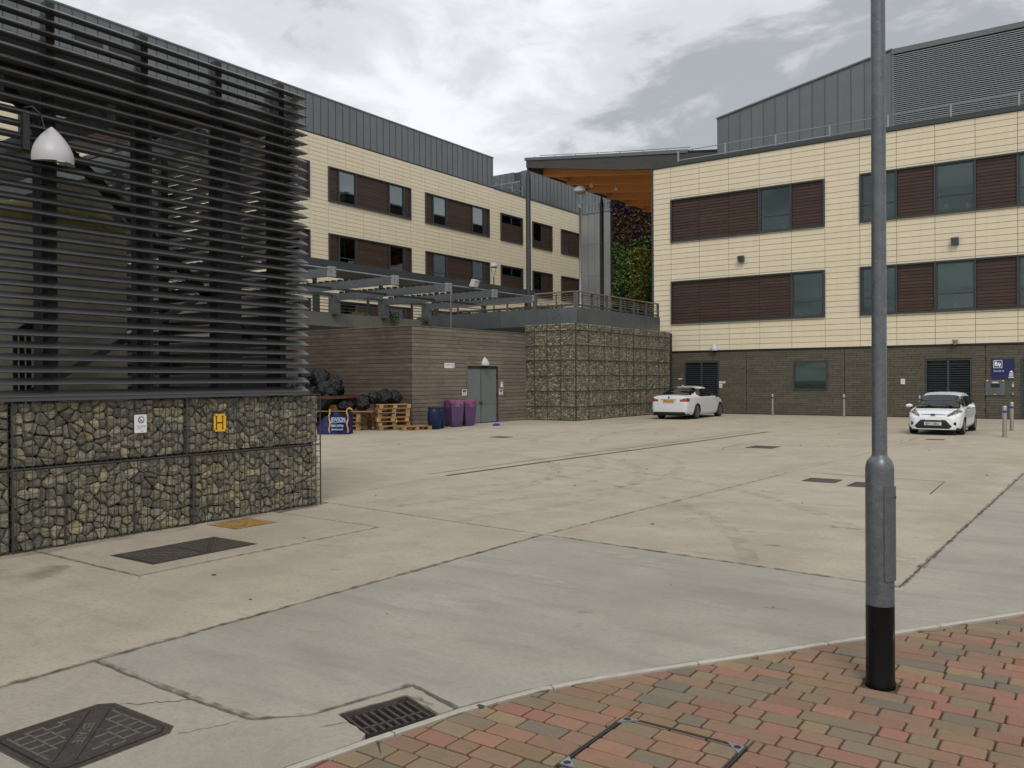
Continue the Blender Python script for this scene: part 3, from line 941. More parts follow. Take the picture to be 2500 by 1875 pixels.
# double cover beside the gabion wall
t = thing('manhole_cover', (-7.50, 5.0, 0), 'long dark double manhole cover on the concrete beside the gabion wall', 'manhole cover')
X0, X1, Y0, Y1 = -7.86, -7.15, 4.43, 5.58
MB().box(X0 - .01, X1 + .01, Y0 - .01, Y1 + .01, -0.02, 0.0015).build('dirt_seam', M_BASE, t)
MB().box(X0, X1, Y0, Y1, -0.02, 0.0035).build('frame', M_IRON, t)
for k in range(2):
    ya, yb = (Y0 + 0.02, (Y0 + Y1) / 2 - 0.008) if k == 0 else ((Y0 + Y1) / 2 + 0.008, Y1 - 0.02)
    MB().box(X0 + .02, X1 - .02, ya, yb, -0.02, 0.0065).build('cover_plate', M_IRON, t)
    rb = MB()
    n = 13
    for i in range(n):
        for j in range(10):
            x = X0 + 0.05 + (X1 - X0 - 0.1) * i / (n - 1)
            y = ya + 0.035 + (yb - ya - 0.07) * j / 9
            u = (x - X0) / (X1 - X0) - ((y - ya) / (yb - ya) if k == 0 else 1 - (y - ya) / (yb - ya))
            if abs(u) > 0.13:
                rb.cbox(x - 0.012, x + 0.012, y - 0.006, y + 0.006, 0.006, 0.0105, 0.002)
    rb.build('raised_stud', M_IRONE, t, kind='stuff')
    bd = MB()
    for s_ in (-0.09, 0.09):
        x0, x1 = X0 + 0.03, X1 - 0.03
        pa = (x0 + max(0, s_) * 0.7, (ya if k == 0 else yb))
        if k == 0:
            bd.bar((X0 + .03 + max(0, s_) * .7, ya + .02 + max(0, -s_) * .5, .008), (X1 - .03 + min(0, s_) * .7, yb - .02 - max(0, s_) * .5, .008), .006, .006)
        else:
            bd.bar((X0 + .03 + max(0, s_) * .7, yb - .02 - max(0, -s_) * .5, .008), (X1 - .03 + min(0, s_) * .7, ya + .02 + max(0, s_) * .5, .008), .006, .006)
    bd.build('diagonal_band', M_IRONE, t)

# worn yellow cover against the wall
t = thing('hydrant_cover', (-8.32, 6.29, 0), 'worn yellow painted metal cover on the concrete against the gabion wall', 'hydrant cover')
MB().box(-8.60, -8.04, 6.0, 6.58, -0.02, 0.002).build('dirt_seam', M_BASE, t)
MB().box(-8.59, -8.05, 6.01, 6.57, -0.02, 0.005).build('cover_plate', M_YELLIRON, t)
rb = MB()
for i in range(9):
    for j in range(9):
        rb.cbox(-8.565 + i * .06, -8.54 + i * .06, 6.035 + j * .06, 6.05 + j * .06, .0045, .008, .0015)
rb.build('raised_stud', M_YELLIRON, t, kind='stuff')
# black pivot key on it
for (c_, sx_, sy_, lb) in (((-3.77, 14.14), .52, .5, 'dark manhole cover left of the lamp post in mid yard'), ((-3.02, 13.9), .5, .6, 'manhole cover mostly hidden behind the foreground lamp post'),
                          ((-6.77, 20.2), .64, .72, 'dark manhole cover beyond the end of the slot drain nearest the lamp post'), ((-14.36, 19.87), .55, .45, 'small dark manhole cover in front of the timber bin store door'),
                          ((-3.72, 24.95), .45, .3, 'thin dark cover on the ground just in front of the white hatchback')):
    o = iron_cover(c_, sx_, sy_, lb)
for poly in ([(-4.25, 15.2), (-2.1, 15.0), (-2.05, 13.3)], [(-7.5, 19.4), (-7.6, 21.2), (-5.6, 21.2)], [(-15.0, 19.0), (-15.1, 21.0), (-13.4, 20.9)], [(-4.25, 24.3), (-4.3, 25.8), (-2.9, 25.7)]):
    ribbon(poly, 0.02, 0.0025, M_BASE, 'crack', yard)

# gully grating at the kerb
t = thing('gully_grating', (-2.96, 3.11, 0), 'black cast iron drain grating in the concrete beside the kerb', 'drain')
qa, qb, qc, qd = Vector((-3.155, 2.965)), Vector((-3.045, 3.335)), Vector((-2.755, 3.235)), Vector((-2.865, 2.865))
def gp_(u, v):          # u: across (towards the kerb), v: along
    return qa + (qd - qa) * u + (qb - qa) * v
wl = MB()
for (p, q) in ((qa, qb), (qb, qc), (qc, qd), (qd, qa)):
    wl.add([(p.x, p.y, -0.6), (q.x, q.y, -0.6), (q.x, q.y, -0.002), (p.x, p.y, -0.002)], [(0, 1, 2, 3)])
wl.add([(p.x, p.y, -0.6) for p in (qa, qb, qc, qd)], [(0, 1, 2, 3)])
wl.build('pit_wall', M_STONEBACK, t)
sd_ = MB()
for (p, q) in ((qa, qb), (qb, qc), (qc, qd), (qd, qa)):
    c_ = (qa + qc) / 2
    p2, q2 = p + (c_ - p) * 0.06, q + (c_ - q) * 0.06
    sd_.add([(p.x, p.y, -0.004), (q.x, q.y, -0.004), (q2.x, q2.y, -0.03), (p2.x, p2.y, -0.03)], [(0, 1, 2, 3)])
sd_.build('rim', M_IRON, t)
gm = MB()
def gbar(u0, v0, u1, v1, w_, z_=-0.024, h_=0.024):
    a, b = gp_(u0, v0), gp_(u1, v1)
    gm.bar((a.x, a.y, z_), (b.x, b.y, z_), w_, h_)
gbar(.10, .06, .94, .06, .014); gbar(.10, .95, .94, .95, .014); gbar(.10, .06, .10, .95, .012); gbar(.94, .06, .94, .95, .012)
for k in range(1, 8):
    gbar(.10, .06 + k * .111, .94, .06 + k * .111, .016)
gbar(.68, .06, .68, .95, .014, -0.0235, .025)
gm.build('grating', M_IRON, t)

# ------------------------------------------------------------------ foreground lamp post
t = thing('lamp_post', (POST[0], POST[1], 0), 'tall galvanised lamp post with black painted foot, nearest the camera', 'lamp post')
px0, py0 = POST
prof = [(0.0735, 0.437), (0.0735, 1.175), (0.071, 1.20), (0.062, 1.225), (0.046, 1.243), (0.041, 1.250), (0.0395, 1.262), (0.0378, 2.5), (0.035, 6.0)]
MB().lathe(prof, 40, (px0, py0, 0)).build('shaft', M_POST, t, auto=40)
MB().lathe([(0.078, -0.012), (0.0775, 0.02), (0.0745, 0.03), (0.0742, 0.4368)], 40, (px0, py0, 0)).build('painted_foot', M_BLACK, t, auto=40)
dm = MB()
A0, A1, n = math.radians(-62), math.radians(8), 12
zs = [0.577, 0.59, 1.07, 1.088]
vs_, fs_ = [], []
for r_ in (0.0725, 0.0815):
    for zi, z in enumerate(zs):
        for k in range(n + 1):
            sh = 0.06 if zi in (0, 3) else 0.0
            a = (A0 + sh) + (A1 - A0 - 2 * sh) * k / n
            vs_.append((px0 + r_ * math.cos(a), py0 + r_ * math.sin(a), z))
W_ = n + 1
for layer in (0, 1):
    for i in range(3):
        for k in range(n):
            b_ = layer * 4 * W_ + i * W_ + k
            fs_.append((b_, b_ + 1, b_ + W_ + 1, b_ + W_))
for i in range(3):
    for k in (0, n):
        b_ = i * W_ + k
        fs_.append((b_, b_ + W_, b_ + W_ + 4 * W_, b_ + 4 * W_))
for i in (0, 3):
    for k in range(n):
        b_ = i * W_ + k
        fs_.append((b_, b_ + 1, b_ + 1 + 4 * W_, b_ + 4 * W_))
dm.add(vs_, fs_).build('service_door', M_POST, t)
lk = MB().lathe([(0.0, 0), (0.006, 0), (0.006, 0.004), (0, 0.004)], 10)
lk.v = [(px0 + 0.083 * math.cos(math.radians(-8)) + z, py0 + 0.083 * math.sin(math.radians(-8)) + x, 1.03 + y) for x, y, z in lk.v]
lk.build('lock', M_BLACKP, t)
hd = MB().lathe([(0.035, 6.0), (0.05, 6.05), (0.05, 6.15), (0.26, 6.42), (0.27, 6.45), (0.2, 6.55), (0.06, 6.62)], 24, (px0, py0, 0))
hd.build('lantern', M_LAMPW, t, smooth=True)

# ------------------------------------------------------------------ gabion walls
def voronoi_cells(u0, u1, v0, v1, step, rng, jit=0.42):
    """irregular convex cells packed in a rectangle"""
    nu, nv_ = max(1, round((u1 - u0) / step)), max(1, round((v1 - v0) / (step * 0.87)))
    du, dv_ = (u1 - u0) / nu, (v1 - v0) / nv_
    P = {}
    for j in range(nv_):
        for i in range(nu):
            off = 0.25 if j % 2 else -0.25
            P[(i, j)] = (min(u1 - du * .1, max(u0 + du * .1, u0 + du * (i + .5 + off + rng.uniform(-jit, jit)))), min(v1 - dv_ * .1, max(v0 + dv_ * .1, v0 + dv_ * (j + .5 + rng.uniform(-jit, jit)))))
    cells = []
    for (i, j), p in P.items():
        poly = [(u0, v0), (u1, v0), (u1, v1), (u0, v1)]
        poly = clip(poly, 1, 0, p[0] + 2.2 * du)
        poly = clip(poly, -1, 0, -(p[0] - 2.2 * du))
        poly = clip(poly, 0, 1, p[1] + 2.2 * dv_)
        poly = clip(poly, 0, -1, -(p[1] - 2.2 * dv_))
        for a in range(-2, 3):
            for b in range(-2, 3):
                if (a or b) and (i + a, j + b) in P:
                    q = P[(i + a, j + b)]
                    nx_, ny_ = q[0] - p[0], q[1] - p[1]
                    poly = clip(poly, nx_, ny_, (q[0] ** 2 + q[1] ** 2 - p[0] ** 2 - p[1] ** 2) / 2)
                    if len(poly) < 3:
                        break
            if len(poly) < 3:
                break
        if len(poly) >= 3:
            # drop very short edges
            pp = [poly[k] for k in range(len(poly)) if math.hypot(poly[k][0] - poly[k - 1][0], poly[k][1] - poly[k - 1][1]) > step * 0.12]
            if len(pp) >= 3:
                cells.append((p, pp))
    return cells

def stone(mb, poly, rng, size, conv, lo=False):
    """one broken stone filling a cell; conv(u, v, d) turns face coordinates into the place"""
    p = inset(poly, size * 0.018)
    if parea(p) <= 0:
        return False
    n = len(p)
    cu, cv = sum(a for a, _ in p) / n, sum(b for _, b in p) / n
    q = []
    for i in range(n):                       # knock the corners off
        a, b, c_ = Vector(p[i - 1]), Vector(p[i]), Vector(p[(i + 1) % n])
        k = rng.uniform(0.07, 0.22)
        q.append(b + (a - b) * k)
        q.append(b + (c_ - b) * k)
    if lo:
        q = [Vector(a) for a in p]
    m = len(q)
    c0 = Vector((cu, cv))
    depth = rng.uniform(0.25, 0.42) * size
    base = rng.uniform(-0.22, 0.0) * size
    vs_, fs_ = [], []
    for a in q:
        b = c0 + (a - c0) * 0.93
        vs_.append(conv(b.x, b.y, base - size * 0.45))
    for a in q:
        b = c0 + (a - c0) * rng.uniform(0.93, 1.0)
        vs_.append(conv(b.x, b.y, base + rng.uniform(-.04, .06) * size))
    k1 = rng.uniform(0.55, 0.82)
    sh = Vector((rng.uniform(-.12, .12), rng.uniform(-.12, .12))) * size
    tl = Vector((rng.uniform(-.45, .45), rng.uniform(-.45, .45)))
    for a in q:
        b = c0 + (a - c0) * (k1 + rng.uniform(-.1, .1)) + sh
        vs_.append(conv(b.x, b.y, base + depth * 0.8 + (b - c0).dot(tl) * 0.7 + rng.uniform(-.05, .05) * size))
    for r_ in range(2):
        for i in range(m):
            j = (i + 1) % m
            fs_ += [(r_ * m + i, r_ * m + j, (r_ + 1) * m + j, (r_ + 1) * m + i)]
    cpt = c0 + sh + Vector((rng.uniform(-.1, .1), rng.uniform(-.1, .1))) * size
    vs_.append(conv(cpt.x, cpt.y, base + depth + (cpt - c0).dot(tl) * .7))
    for i in range(m):
        fs_.append((2 * m + i, 2 * m + (i + 1) % m, 3 * m))
    mb.add(vs_, fs_, rng.random())
    return True

rs = random.Random(21)
XG = -8.72
gw = thing('gabion_wall', (XG - 0.25, 3.5, 0), 'low wall of wire cages filled with large broken limestone under the louvred screen', 'gabion wall')
MB().box(XG - 0.55, XG - 0.12, -4.0, 7.78, 0.0, 1.46).build('stone_core', M_STONEBACK, gw)
rest = MB()
near = []
conv = lambda u, v, d: (XG - 0.035 + d * 0.8, u, v)
rows_ = [(0.01, 0.80, [-3.1, -1.1, 0.92, 1.92, 3.92, 5.91, 7.865]), (0.84, 1.475, [-3.1, -1.1, 0.9, 1.95, 3.92, 5.83, 7.865])]
for z0, z1, seams in rows_:
    for a, b in zip(seams[:-1], seams[1:]):
        for p, poly in voronoi_cells(a + 0.012, b - 0.012, z0, z1, 0.108, rs, 0.5):
            near.append((p[0], poly))
near.sort(key=lambda c: 0 if 3.6 < c[0] < 7.9 else 1)
cnt = 0
for u, poly in near:
    sz = math.sqrt(abs(parea(poly))) * 1.05
    if cnt < 299 and 3.7 < u < 7.9 and sz > 0.085:
        mb = MB()
        if stone(mb, poly, rs, sz, conv):
            mb.t = [0] * len(mb.t)
            mb.build('stone', M_STONE, gw)
            cnt += 1
    else:
        stone(rest, poly, rs, sz, conv)
# end face and top of the wall
for p, poly in voronoi_cells(XG - 0.5, XG - 0.09, 0.01, 1.475, 0.12, rs, 0.5):
    stone(rest, poly, rs, 0.12, lambda u, v, d: (u, 7.82 + d * 0.6, v))
for p, poly in voronoi_cells(XG - 0.5, XG - 0.1, -3.1, 7.8, 0.125, rs, 0.5):
    stone(rest, poly, rs, 0.12, lambda u, v, d: (u, v, 1.435 + d * 0.6))
rest.build('packed_stones', M_STONE, gw, kind='stuff')
wm = MB()
XW_ = XG + 0.004
for k in range(int(11 / 0.0765)):
    y_ = 7.86 - k * 0.0765
    wm.bar((XW_, y_, 0), (XW_, y_, 1.50), 0.0055, 0.0055, upv=(1, 0, 0))
for k in range(20):
    z_ = 0.02 + k * 0.0785
    wm.bar((XW_ + .003, -3.1, z_), (XW_ + .003, 7.87, z_), 0.0055, 0.0055)
for k in range(7):
    x_ = XG - 0.004 - k * 0.0765
    wm.bar((x_, 7.868, 0), (x_, 7.868, 1.5), 0.0036, 0.0036, upv=(1, 0, 0))
for k in range(20):
    z_ = 0.02 + k * 0.0785
    wm.bar((XG, 7.868, z_), (XG - 0.5, 7.868, z_), 0.0036, 0.0036)
wm.build('wire_mesh', M_WIRE, gw)
sm = MB()
for z0, z1, seams in rows_:
    for y_ in seams[:-1]:
        sm.bar((XW_ + .004, y_, z0 - .01), (XW_ + .004, y_, z1 + .02), 0.018, 0.012, upv=(1, 0, 0))
        sm.tube([(XW_ + .009, y_ + 0.006 * math.cos(i * 2.1), z0 + (z1 - z0) * i / 26) for i in range(27)], 0.0035, 4)
sm.bar((XW_ + .004, -3.1, .822), (XW_ + .004, 7.87, .822), .02, .014)
sm.bar((XW_ + .004, -3.1, 1.492), (XW_ + .004, 7.87, 1.492), .014, .012)
sm.bar((XW_ + .002, 7.868, 0), (XW_ + .002, 7.868, 1.5), .010, .010, upv=(1, 0, 0))
for (z0, yy) in ((0, (4.43, 5.17, 6.87)), (.83, (4.88, 6.52, 7.17))):
    for y_ in yy:
        sm.bar((XW_ + .003, y_, z0), (XW_ + .003, y_, z0 + .66), .008, .007, upv=(1, 0, 0))
sm.build('cage_edge', M_WIRE, gw)

# signs on the gabion
t = thing('no_smoking_sign', (XG + .03, 5.25, 1.12), 'small white no smoking sign fixed to the near gabion wall', 'sign')
XS = XG + 0.02
def rounded(cu, cv, w_, h_, r_, n=5):
    pts_ = []
    for (sx, sy, a0_) in ((1, 1, 0), (-1, 1, 90), (-1, -1, 180), (1, -1, 270)):
        for k in range(n + 1):
            a = math.radians(a0_ + 90 * k / n)
            pts_.append((cu + sx * (w_ / 2 - r_) + r_ * math.cos(a), cv + sy * (h_ / 2 - r_) + r_ * math.sin(a)))
    return pts_
def plate_x(poly, x0, x1, name, m, parent):      # flat plate on a face that looks along +X
    return MB().prism(poly, x0, x1).mapped(lambda a, b, c_: (c_, a, b)).build(name, m, parent)
def plate_y(poly, y0, y1, name, m, parent):      # flat plate on a face that looks along -Y
    return MB().prism(poly, y0, y1).mapped(lambda a, b, c_: (a, c_, b)).build(name, m, parent)
plate_x(rounded(5.25, 1.215, .145, .20, .012), XS, XS + .006, 'sign_plate', M_WHITE, t)
ring = MB()
n = 32
def ring_poly(mb, cu, cv, r0_, r1_, x, f, n=32):
    vs_ = []
    for k in range(n):
        a = 2 * math.pi * k / n
        vs_ += [f(cu + r0_ * math.cos(a), cv + r0_ * math.sin(a), x), f(cu + r1_ * math.cos(a), cv + r1_ * math.sin(a), x)]
    mb.add(vs_, [(2 * k, 2 * k + 1, (2 * k + 3) % (2 * n), (2 * k + 2) % (2 * n)) for k in range(n)])
fx = lambda u, v, x: (x, u, v)
ring_poly(ring, 5.256, 1.258, .030, .038, XS + .0075, fx)
ring.bar((XS + .0075, 5.256 - .024, 1.258 + .024), (XS + .0075, 5.256 + .024, 1.258 - .024), .001, .007, upv=(0, 1, 1))
ring.box(XS + .006, XS + .008, 5.231, 5.256, 1.243, 1.249)
ring.box(XS + .006, XS + .008, 5.256, 5.266, 1.246, 1.253)
ring.build('prohibition_symbol', M_NAVY, t)
text('No smoking', .0205, M_GREYPRINT, (XS + .007, 5.205, 1.185), ROT_EAST, t, ext=.0006)
text('It is against the law to smoke', .0078, M_GREYPRINT, (XS + .007, 5.205, 1.170), ROT_EAST, t, ext=.0005)
text('in these premises', .0078, M_GREYPRINT, (XS + .007, 5.205, 1.159), ROT_EAST, t, ext=.0005)
text('NHS', .012, M_NAVY, (XS + .007, 5.255, 1.127), ROT_EAST, t, ext=.0005)

t = thing('hydrant_sign', (XG + .03, 6.27, 1.05), 'yellow hydrant sign with a black H on the near gabion wall', 'sign')
plate_x([(6.185, 1.078), (6.355, 1.072), (6.355, 1.285), (6.185, 1.285)], XS, XS + .005, 'sign_plate', M_YELLOW, t)
hm = MB()
for (a, b, c_, d_) in ((6.212, 6.226, 1.10, 1.262), (6.30, 6.314, 1.10, 1.262), (6.226, 6.30, 1.172, 1.188), (6.204, 6.234, 1.254, 1.262), (6.204, 6.234, 1.10, 1.108), (6.292, 6.322, 1.254, 1.262), (6.292, 6.322, 1.10, 1.108), (6.186, 6.198, 1.262, 1.284), (6.342, 6.354, 1.262, 1.284), (6.186, 6.198, 1.079, 1.10), (6.342, 6.354, 1.075, 1.096)):
    hm.box(XS + .005, XS + .0065, a, b, c_, d_)
hm.build('lettering', M_BLACKP, t)

# ------------------------------------------------------------------ louvred enclosure above the gabion
le = thing('louvred_enclosure', (-11.5, 3.0, 0), 'tall plant enclosure screened with dark horizontal metal louvre blades', 'enclosure')
XB = -8.66
PROF = [(0.0, 0.0), (-0.004, 0.006), (-0.118, 0.066), (-0.125, 0.061), (-0.122, -0.004), (-0.010, -0.006)]
def blade_mesh(length, name='louvre_blade'):
    """aerofoil blade running along +y from 0, nose pointing to +x"""
    mb = MB()
    vs_ = [(a, 0, b) for a, b in PROF] + [(a, length, b) for a, b in PROF]
    n = len(PROF)
    fs_ = [(i, (i + 1) % n, n + (i + 1) % n, n + i) for i in range(n)] + [tuple(reversed(range(n))), tuple(range(n, 2 * n))]
    return mb.add(vs_, fs_).mesh(name, M_BLADE)
Y_A, Y_B, X_BACK = -2.4, 7.64, -15.2
front = blade_mesh(Y_B - Y_A)
side = blade_mesh(XB - 0.16 - X_BACK)
NB, Z0, PZ = 33, 1.535, 0.1215
for k in range(NB):
    z_ = Z0 + k * PZ
    shared('louvre_blade', front, (XB, Y_A, z_), le)
    shared('louvre_blade', side, (XB - 0.16, Y_B, z_), le, rz=math.pi / 2)
    shared('louvre_blade', front, (X_BACK, Y_B - .16, z_), le, rz=math.pi)
ps = MB()
PY = [4.37 - 1.02 * 4, 4.37 - 1.02 * 3, 4.37 - 2.04, 4.37 - 1.02, 4.37, 5.405, 6.375, 7.33]
for y_ in PY + [-1.7]:
    MB().box(XB - .27, XB - .156, y_ - .045, y_ + .045, 1.46, Z0 + NB * PZ + .02).build('post', M_DARKST, le)
    MB().box(X_BACK + .156, X_BACK + .27, y_ - .045, y_ + .045, 0, Z0 + NB * PZ).build('post', M_DARKST, le)
for x_ in (-9.15, -10.4, -11.65, -12.9, -14.2):
    MB().box(x_ - .045, x_ + .045, Y_B - .27, Y_B - .156, 0, Z0 + NB * PZ).build('post', M_DARKST, le)
MB().box(XB - .155, XB - .01, Y_A, Y_B, 1.493, 1.53).build('base_flashing', M_BLADE, le)
# inner structure: galvanised columns, edge beam, roof purlins, diagonal brace
for y_ in (3.45, 4.62, 5.75, 7.02):
    MB().box(-9.55, -9.38, y_ - .09, y_ + .09, 0, 5.3).build('column', M_GALVD, le)
eb = MB().box(-9.30, -9.06, Y_A, 7.3, 4.93, 5.24)
ebo = eb.build('edge_beam', M_DARKST, le)
bo = MB()
for y_ in (4.66, 4.74, 6.02, 6.10, 7.05, 7.12):
    bo.tube([(-9.062, y_, 5.08), (-9.045, y_, 5.08)], .022, 8)
bo.build('bolt', M_DARKST, ebo)
for i, y_ in enumerate((1.6, 2.9, 4.1, 5.3, 6.5)):
    MB().box(-15.0, -9.32, y_ - .05, y_ + .05, 4.62, 4.86).build('roof_beam', M_GALV, le)
MB().box(-11.5, -9.32, Y_A, 7.2, 5.26, 5.30).build('roof_deck', M_DARKST, le)
MB().box(-14.4, -11.51, Y_A, 4.8, 5.26, 5.30).build('roof_deck', M_DARKST, le)
MB().box(-14.85, -14.75, 5.6, 7.3, 4.1, 5.55).build('rear_panel', M_DARKST, le)
MB().bar((-9.75, 4.2, 5.0), (-9.75, 8.0 - .4, 2.2), .14, .02, upv=(1, 0, 0)).build('brace', M_DARKST, le)
MB().bar((-9.75, 4.3, 1.4), (-9.75, 7.3, 3.1), .08, .02, upv=(1, 0, 0)).build('brace', M_GALVD, le)
MB().box(-14.85, -14.75, Y_A, 5.59, 0.1, 5.55).build('rear_panel', M_DARKST, le)

# storage tank inside
TK = (-12.15, 5.95)
# ------------------------------------------------------------------
tk = thing('water_tank', (TK[0], TK[1], 0), 'beige cylindrical water tank with an algae covered domed top behind the louvres', 'tank')
MB().lathe([(1.02, 0.0), (1.02, 3.75)], 64, (TK[0], TK[1], 0)).build('shell', M_TANK, tk, auto=30)
MB().lathe([(1.025, 3.752), (1.0, 3.86), (.86, 4.0), (.6, 4.12), (.3, 4.18), (0.02, 4.2)], 64, (TK[0], TK[1], 0)).build('domed_top', M_TANKT, tk, auto=50)
MB().box(TK[0] + .3, TK[0] + .6, TK[1] - .15, TK[1] + .45, 4.1, 4.42).build('hatch', M_TANK, tk)
pf = MB()
for k in range(3):
    pf.tube([(TK[0] + 1.25, TK[1] - 1.0 + k * .08, .1), (TK[0] + 1.25, TK[1] - 1.0 + k * .08, 2.3), (TK[0] + 1.0, TK[1] - .6 + k * .05, 2.5)], .03, 8)
pf.build('pipework', M_DARKST, tk)

# teardrop wall lamp hung on the screen
def teardrop(t, f, w_, h_, dep, parts=('lamp_shell', 'diffuser')):
    """pointed shell lamp; f(u, v, d) maps across/up/out from the fixing"""
    mb = MB()
    n, m = 20, 12
    vs_, fs_ = [], []
    for j in range(m + 1):
        v = j / m
        r_ = max(.02, math.cos(v * math.pi / 2)) ** .78 * (1 - .10 * (1 - v) ** 4)
        for k in range(n + 1):
            a = math.pi * k / n
            tri = 1.0 + 0.1 * math.cos(2 * a)
            vs_.append(f(math.cos(a) * r_ * w_ / 2 * tri, v * h_, math.sin(a) * r_ * dep * (1 - .12 * v)))
    for j in range(m):
        for k in range(n):
            b_ = j * (n + 1) + k
            fs_.append((b_, b_ + 1, b_ + n + 2, b_ + n + 1))
    mb.add(vs_, fs_)
    mb.build(parts[0], M_LAMPW, t, smooth=True)
    mb = MB()
    vs_ = [f(0, .012, dep * .3)]
    for k in range(n + 1):
        a = math.pi * k / n
        vs_.append(f(math.cos(a) * w_ / 2 * 1.0, .005 - .02 * math.sin(a), math.sin(a) * dep * .97))
    mb.add(vs_, [(0, k, k + 1) for k in range(1, n + 1)])
    mb.build(parts[1], M_LAMPG, t)
t = thing('wall_lamp', (-8.5, 4.22, 3.85), 'large teardrop shaped silver grey lamp hanging on the louvred screen', 'wall lamp')
teardrop(t, lambda u, v, d: (-8.62 + d, 4.28 + u, 3.86 + v), .40, .37, .24)
MB().tube([(-8.62, 4.02, 4.36), (-8.56, 4.07, 4.37), (-8.53, 4.13, 4.30), (-8.53, 4.17, 4.18)], .009, 8).build('cable', M_BLACKP, t, smooth=True)
MB().box(-8.66, -8.60, 4.0, 4.06, 3.95, 4.3).build('bracket', M_DARKST, t)

# ------------------------------------------------------------------ facades
YF, XL, MOD = 38.3, -37.81, 1.4575
rf = random.Random(5)

class Facade:
    """u runs along the wall, z up, d outwards"""
    def __init__(s, axis, plane):
        s.axis, s.plane = axis, plane
    def rng(s, u0, u1, d0, d1):
        if s.axis == 'y':            # wall faces -Y, u = X
            return (u0, u1, s.plane - d1, s.plane - d0)
        return (s.plane + d0, s.plane + d1, u0, u1)
    def box(s, mb, u0, u1, z0, z1, d0, d1, tint=0.0):
        a = s.rng(u0, u1, d0, d1)
        return mb.box(a[0], a[1], a[2], a[3], z0, z1, tint)
    def piece(s, name, m, u0, u1, z0, z1, d0, d1, parent):
        a = s.rng(u0, u1, d0, d1)
        return piece(name, m, a[0], a[1], a[2], a[3], z0, z1, parent)

def frame(F, u0, u1, z0, z1, w_, d0, d1, parent, name='frame', m=M_FRAME, extra=()):
    mb = MB()
    F.box(mb, u0, u0 + w_, z0, z1, d0, d1)
    F.box(mb, u1 - w_, u1, z0, z1, d0, d1)
    F.box(mb, u0 + w_, u1 - w_, z0, z0 + w_, d0, d1)
    F.box(mb, u0 + w_, u1 - w_, z1 - w_, z1, d0, d1)
    for (a, b, c_, d_) in extra:
        F.box(mb, a, b, c_, d_, d0, d1 - .02)
    return mb.build(name, m, parent)

def window(F, u0, u1, z0, z1, parent, rng, transom=0.62, blind=0.0, glass=M_GLASS, split=False, stuff_in=True, deep=1.1):
    """window > frame, pane, blind, room"""
    fo = frame(F, u0, u1, z0, z1, .055, -.05, .035, parent, 'window')
    zt = z0 + transom
    tb = MB()
    if split:
        um = (u0 + u1) / 2
        F.box(tb, um - .025, um + .025, z0 + .055, z1 - .055, -.04, .025)
    else:
        F.box(tb, u0 + .055, u1 - .055, zt - .025, zt + .025, -.04, .028)
    tb.build('transom', M_FRAME, fo)
    pb = MB()
    F.box(pb, u0 + .05, u1 - .05, z0 + .05, z1 - .05, -.022, -.012)
    pb.build('pane', glass, fo)
    rm = MB()
    a = F.rng(u0 - .35, u1 + .35, -deep, -.08)
    x0, x1, y0, y1 = a
    za, zb = z0 - .25, z1 + .1
    vs_ = [(x0, y0, za), (x1, y0, za), (x1, y1, za), (x0, y1, za), (x0, y0, zb), (x1, y0, zb), (x1, y1, zb), (x0, y1, zb)]
    fs_ = [(0, 1, 2, 3), (4, 7, 6, 5)]
    if F.axis == 'y':
        fs_ += [(3, 2, 6, 7), (0, 3, 7, 4), (1, 5, 6, 2)]
    else:
        fs_ += [(0, 4, 7, 3), (0, 1, 5, 4), (3, 7, 6, 2)]
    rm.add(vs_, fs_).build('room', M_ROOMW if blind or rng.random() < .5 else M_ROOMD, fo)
    if blind:
        bb = MB()
        F.box(bb, u0 + .06, u1 - .06, z1 - .06 - blind, z1 - .06, -.075, -.07)
        bb.build('blind', M_BLIND, fo)
    if stuff_in:
        it = MB()
        for _ in range(rng.randint(1, 3)):
            c_ = rng.uniform(u0 + .2, u1 - .3)
            F.box(it, c_, c_ + rng.uniform(.08, .25), z0 + .05, z0 + .05 + rng.uniform(.08, .3), -.3, -.15)
        it.build('sill_clutter', M_WHITE if rng.random() < .5 else M_GALV, fo)
    return fo

def boards(F, u0, u1, z0, z1, parent, pitch=.139, d0=-.03, dd=.03, pieces=True):
    n = max(1, round((z1 - z0) / pitch))
    h = (z1 - z0) / n
    mb = MB()
    F.box(mb, u0, u1, z0, z1, -.06, -.03)
    bk = mb.build('board_backing', M_BLACKP, parent)
    st = MB()
    for k in range(n):
        a, b = z0 + k * h + .022, z0 + (k + 1) * h
        o_ = rf.uniform(-.002, .002)
        if pieces:
            F.piece('board', M_BOARD, u0 + .006, u1 - .006, a, b, d0 + .001, d0 + dd + o_, parent)
        else:
            F.box(st, u0 + .006, u1 - .006, a, b, d0 + .001, d0 + dd + o_, rf.random())
    if not pieces:
        st.build('boards', M_BOARD, parent, kind='stuff')
    return n

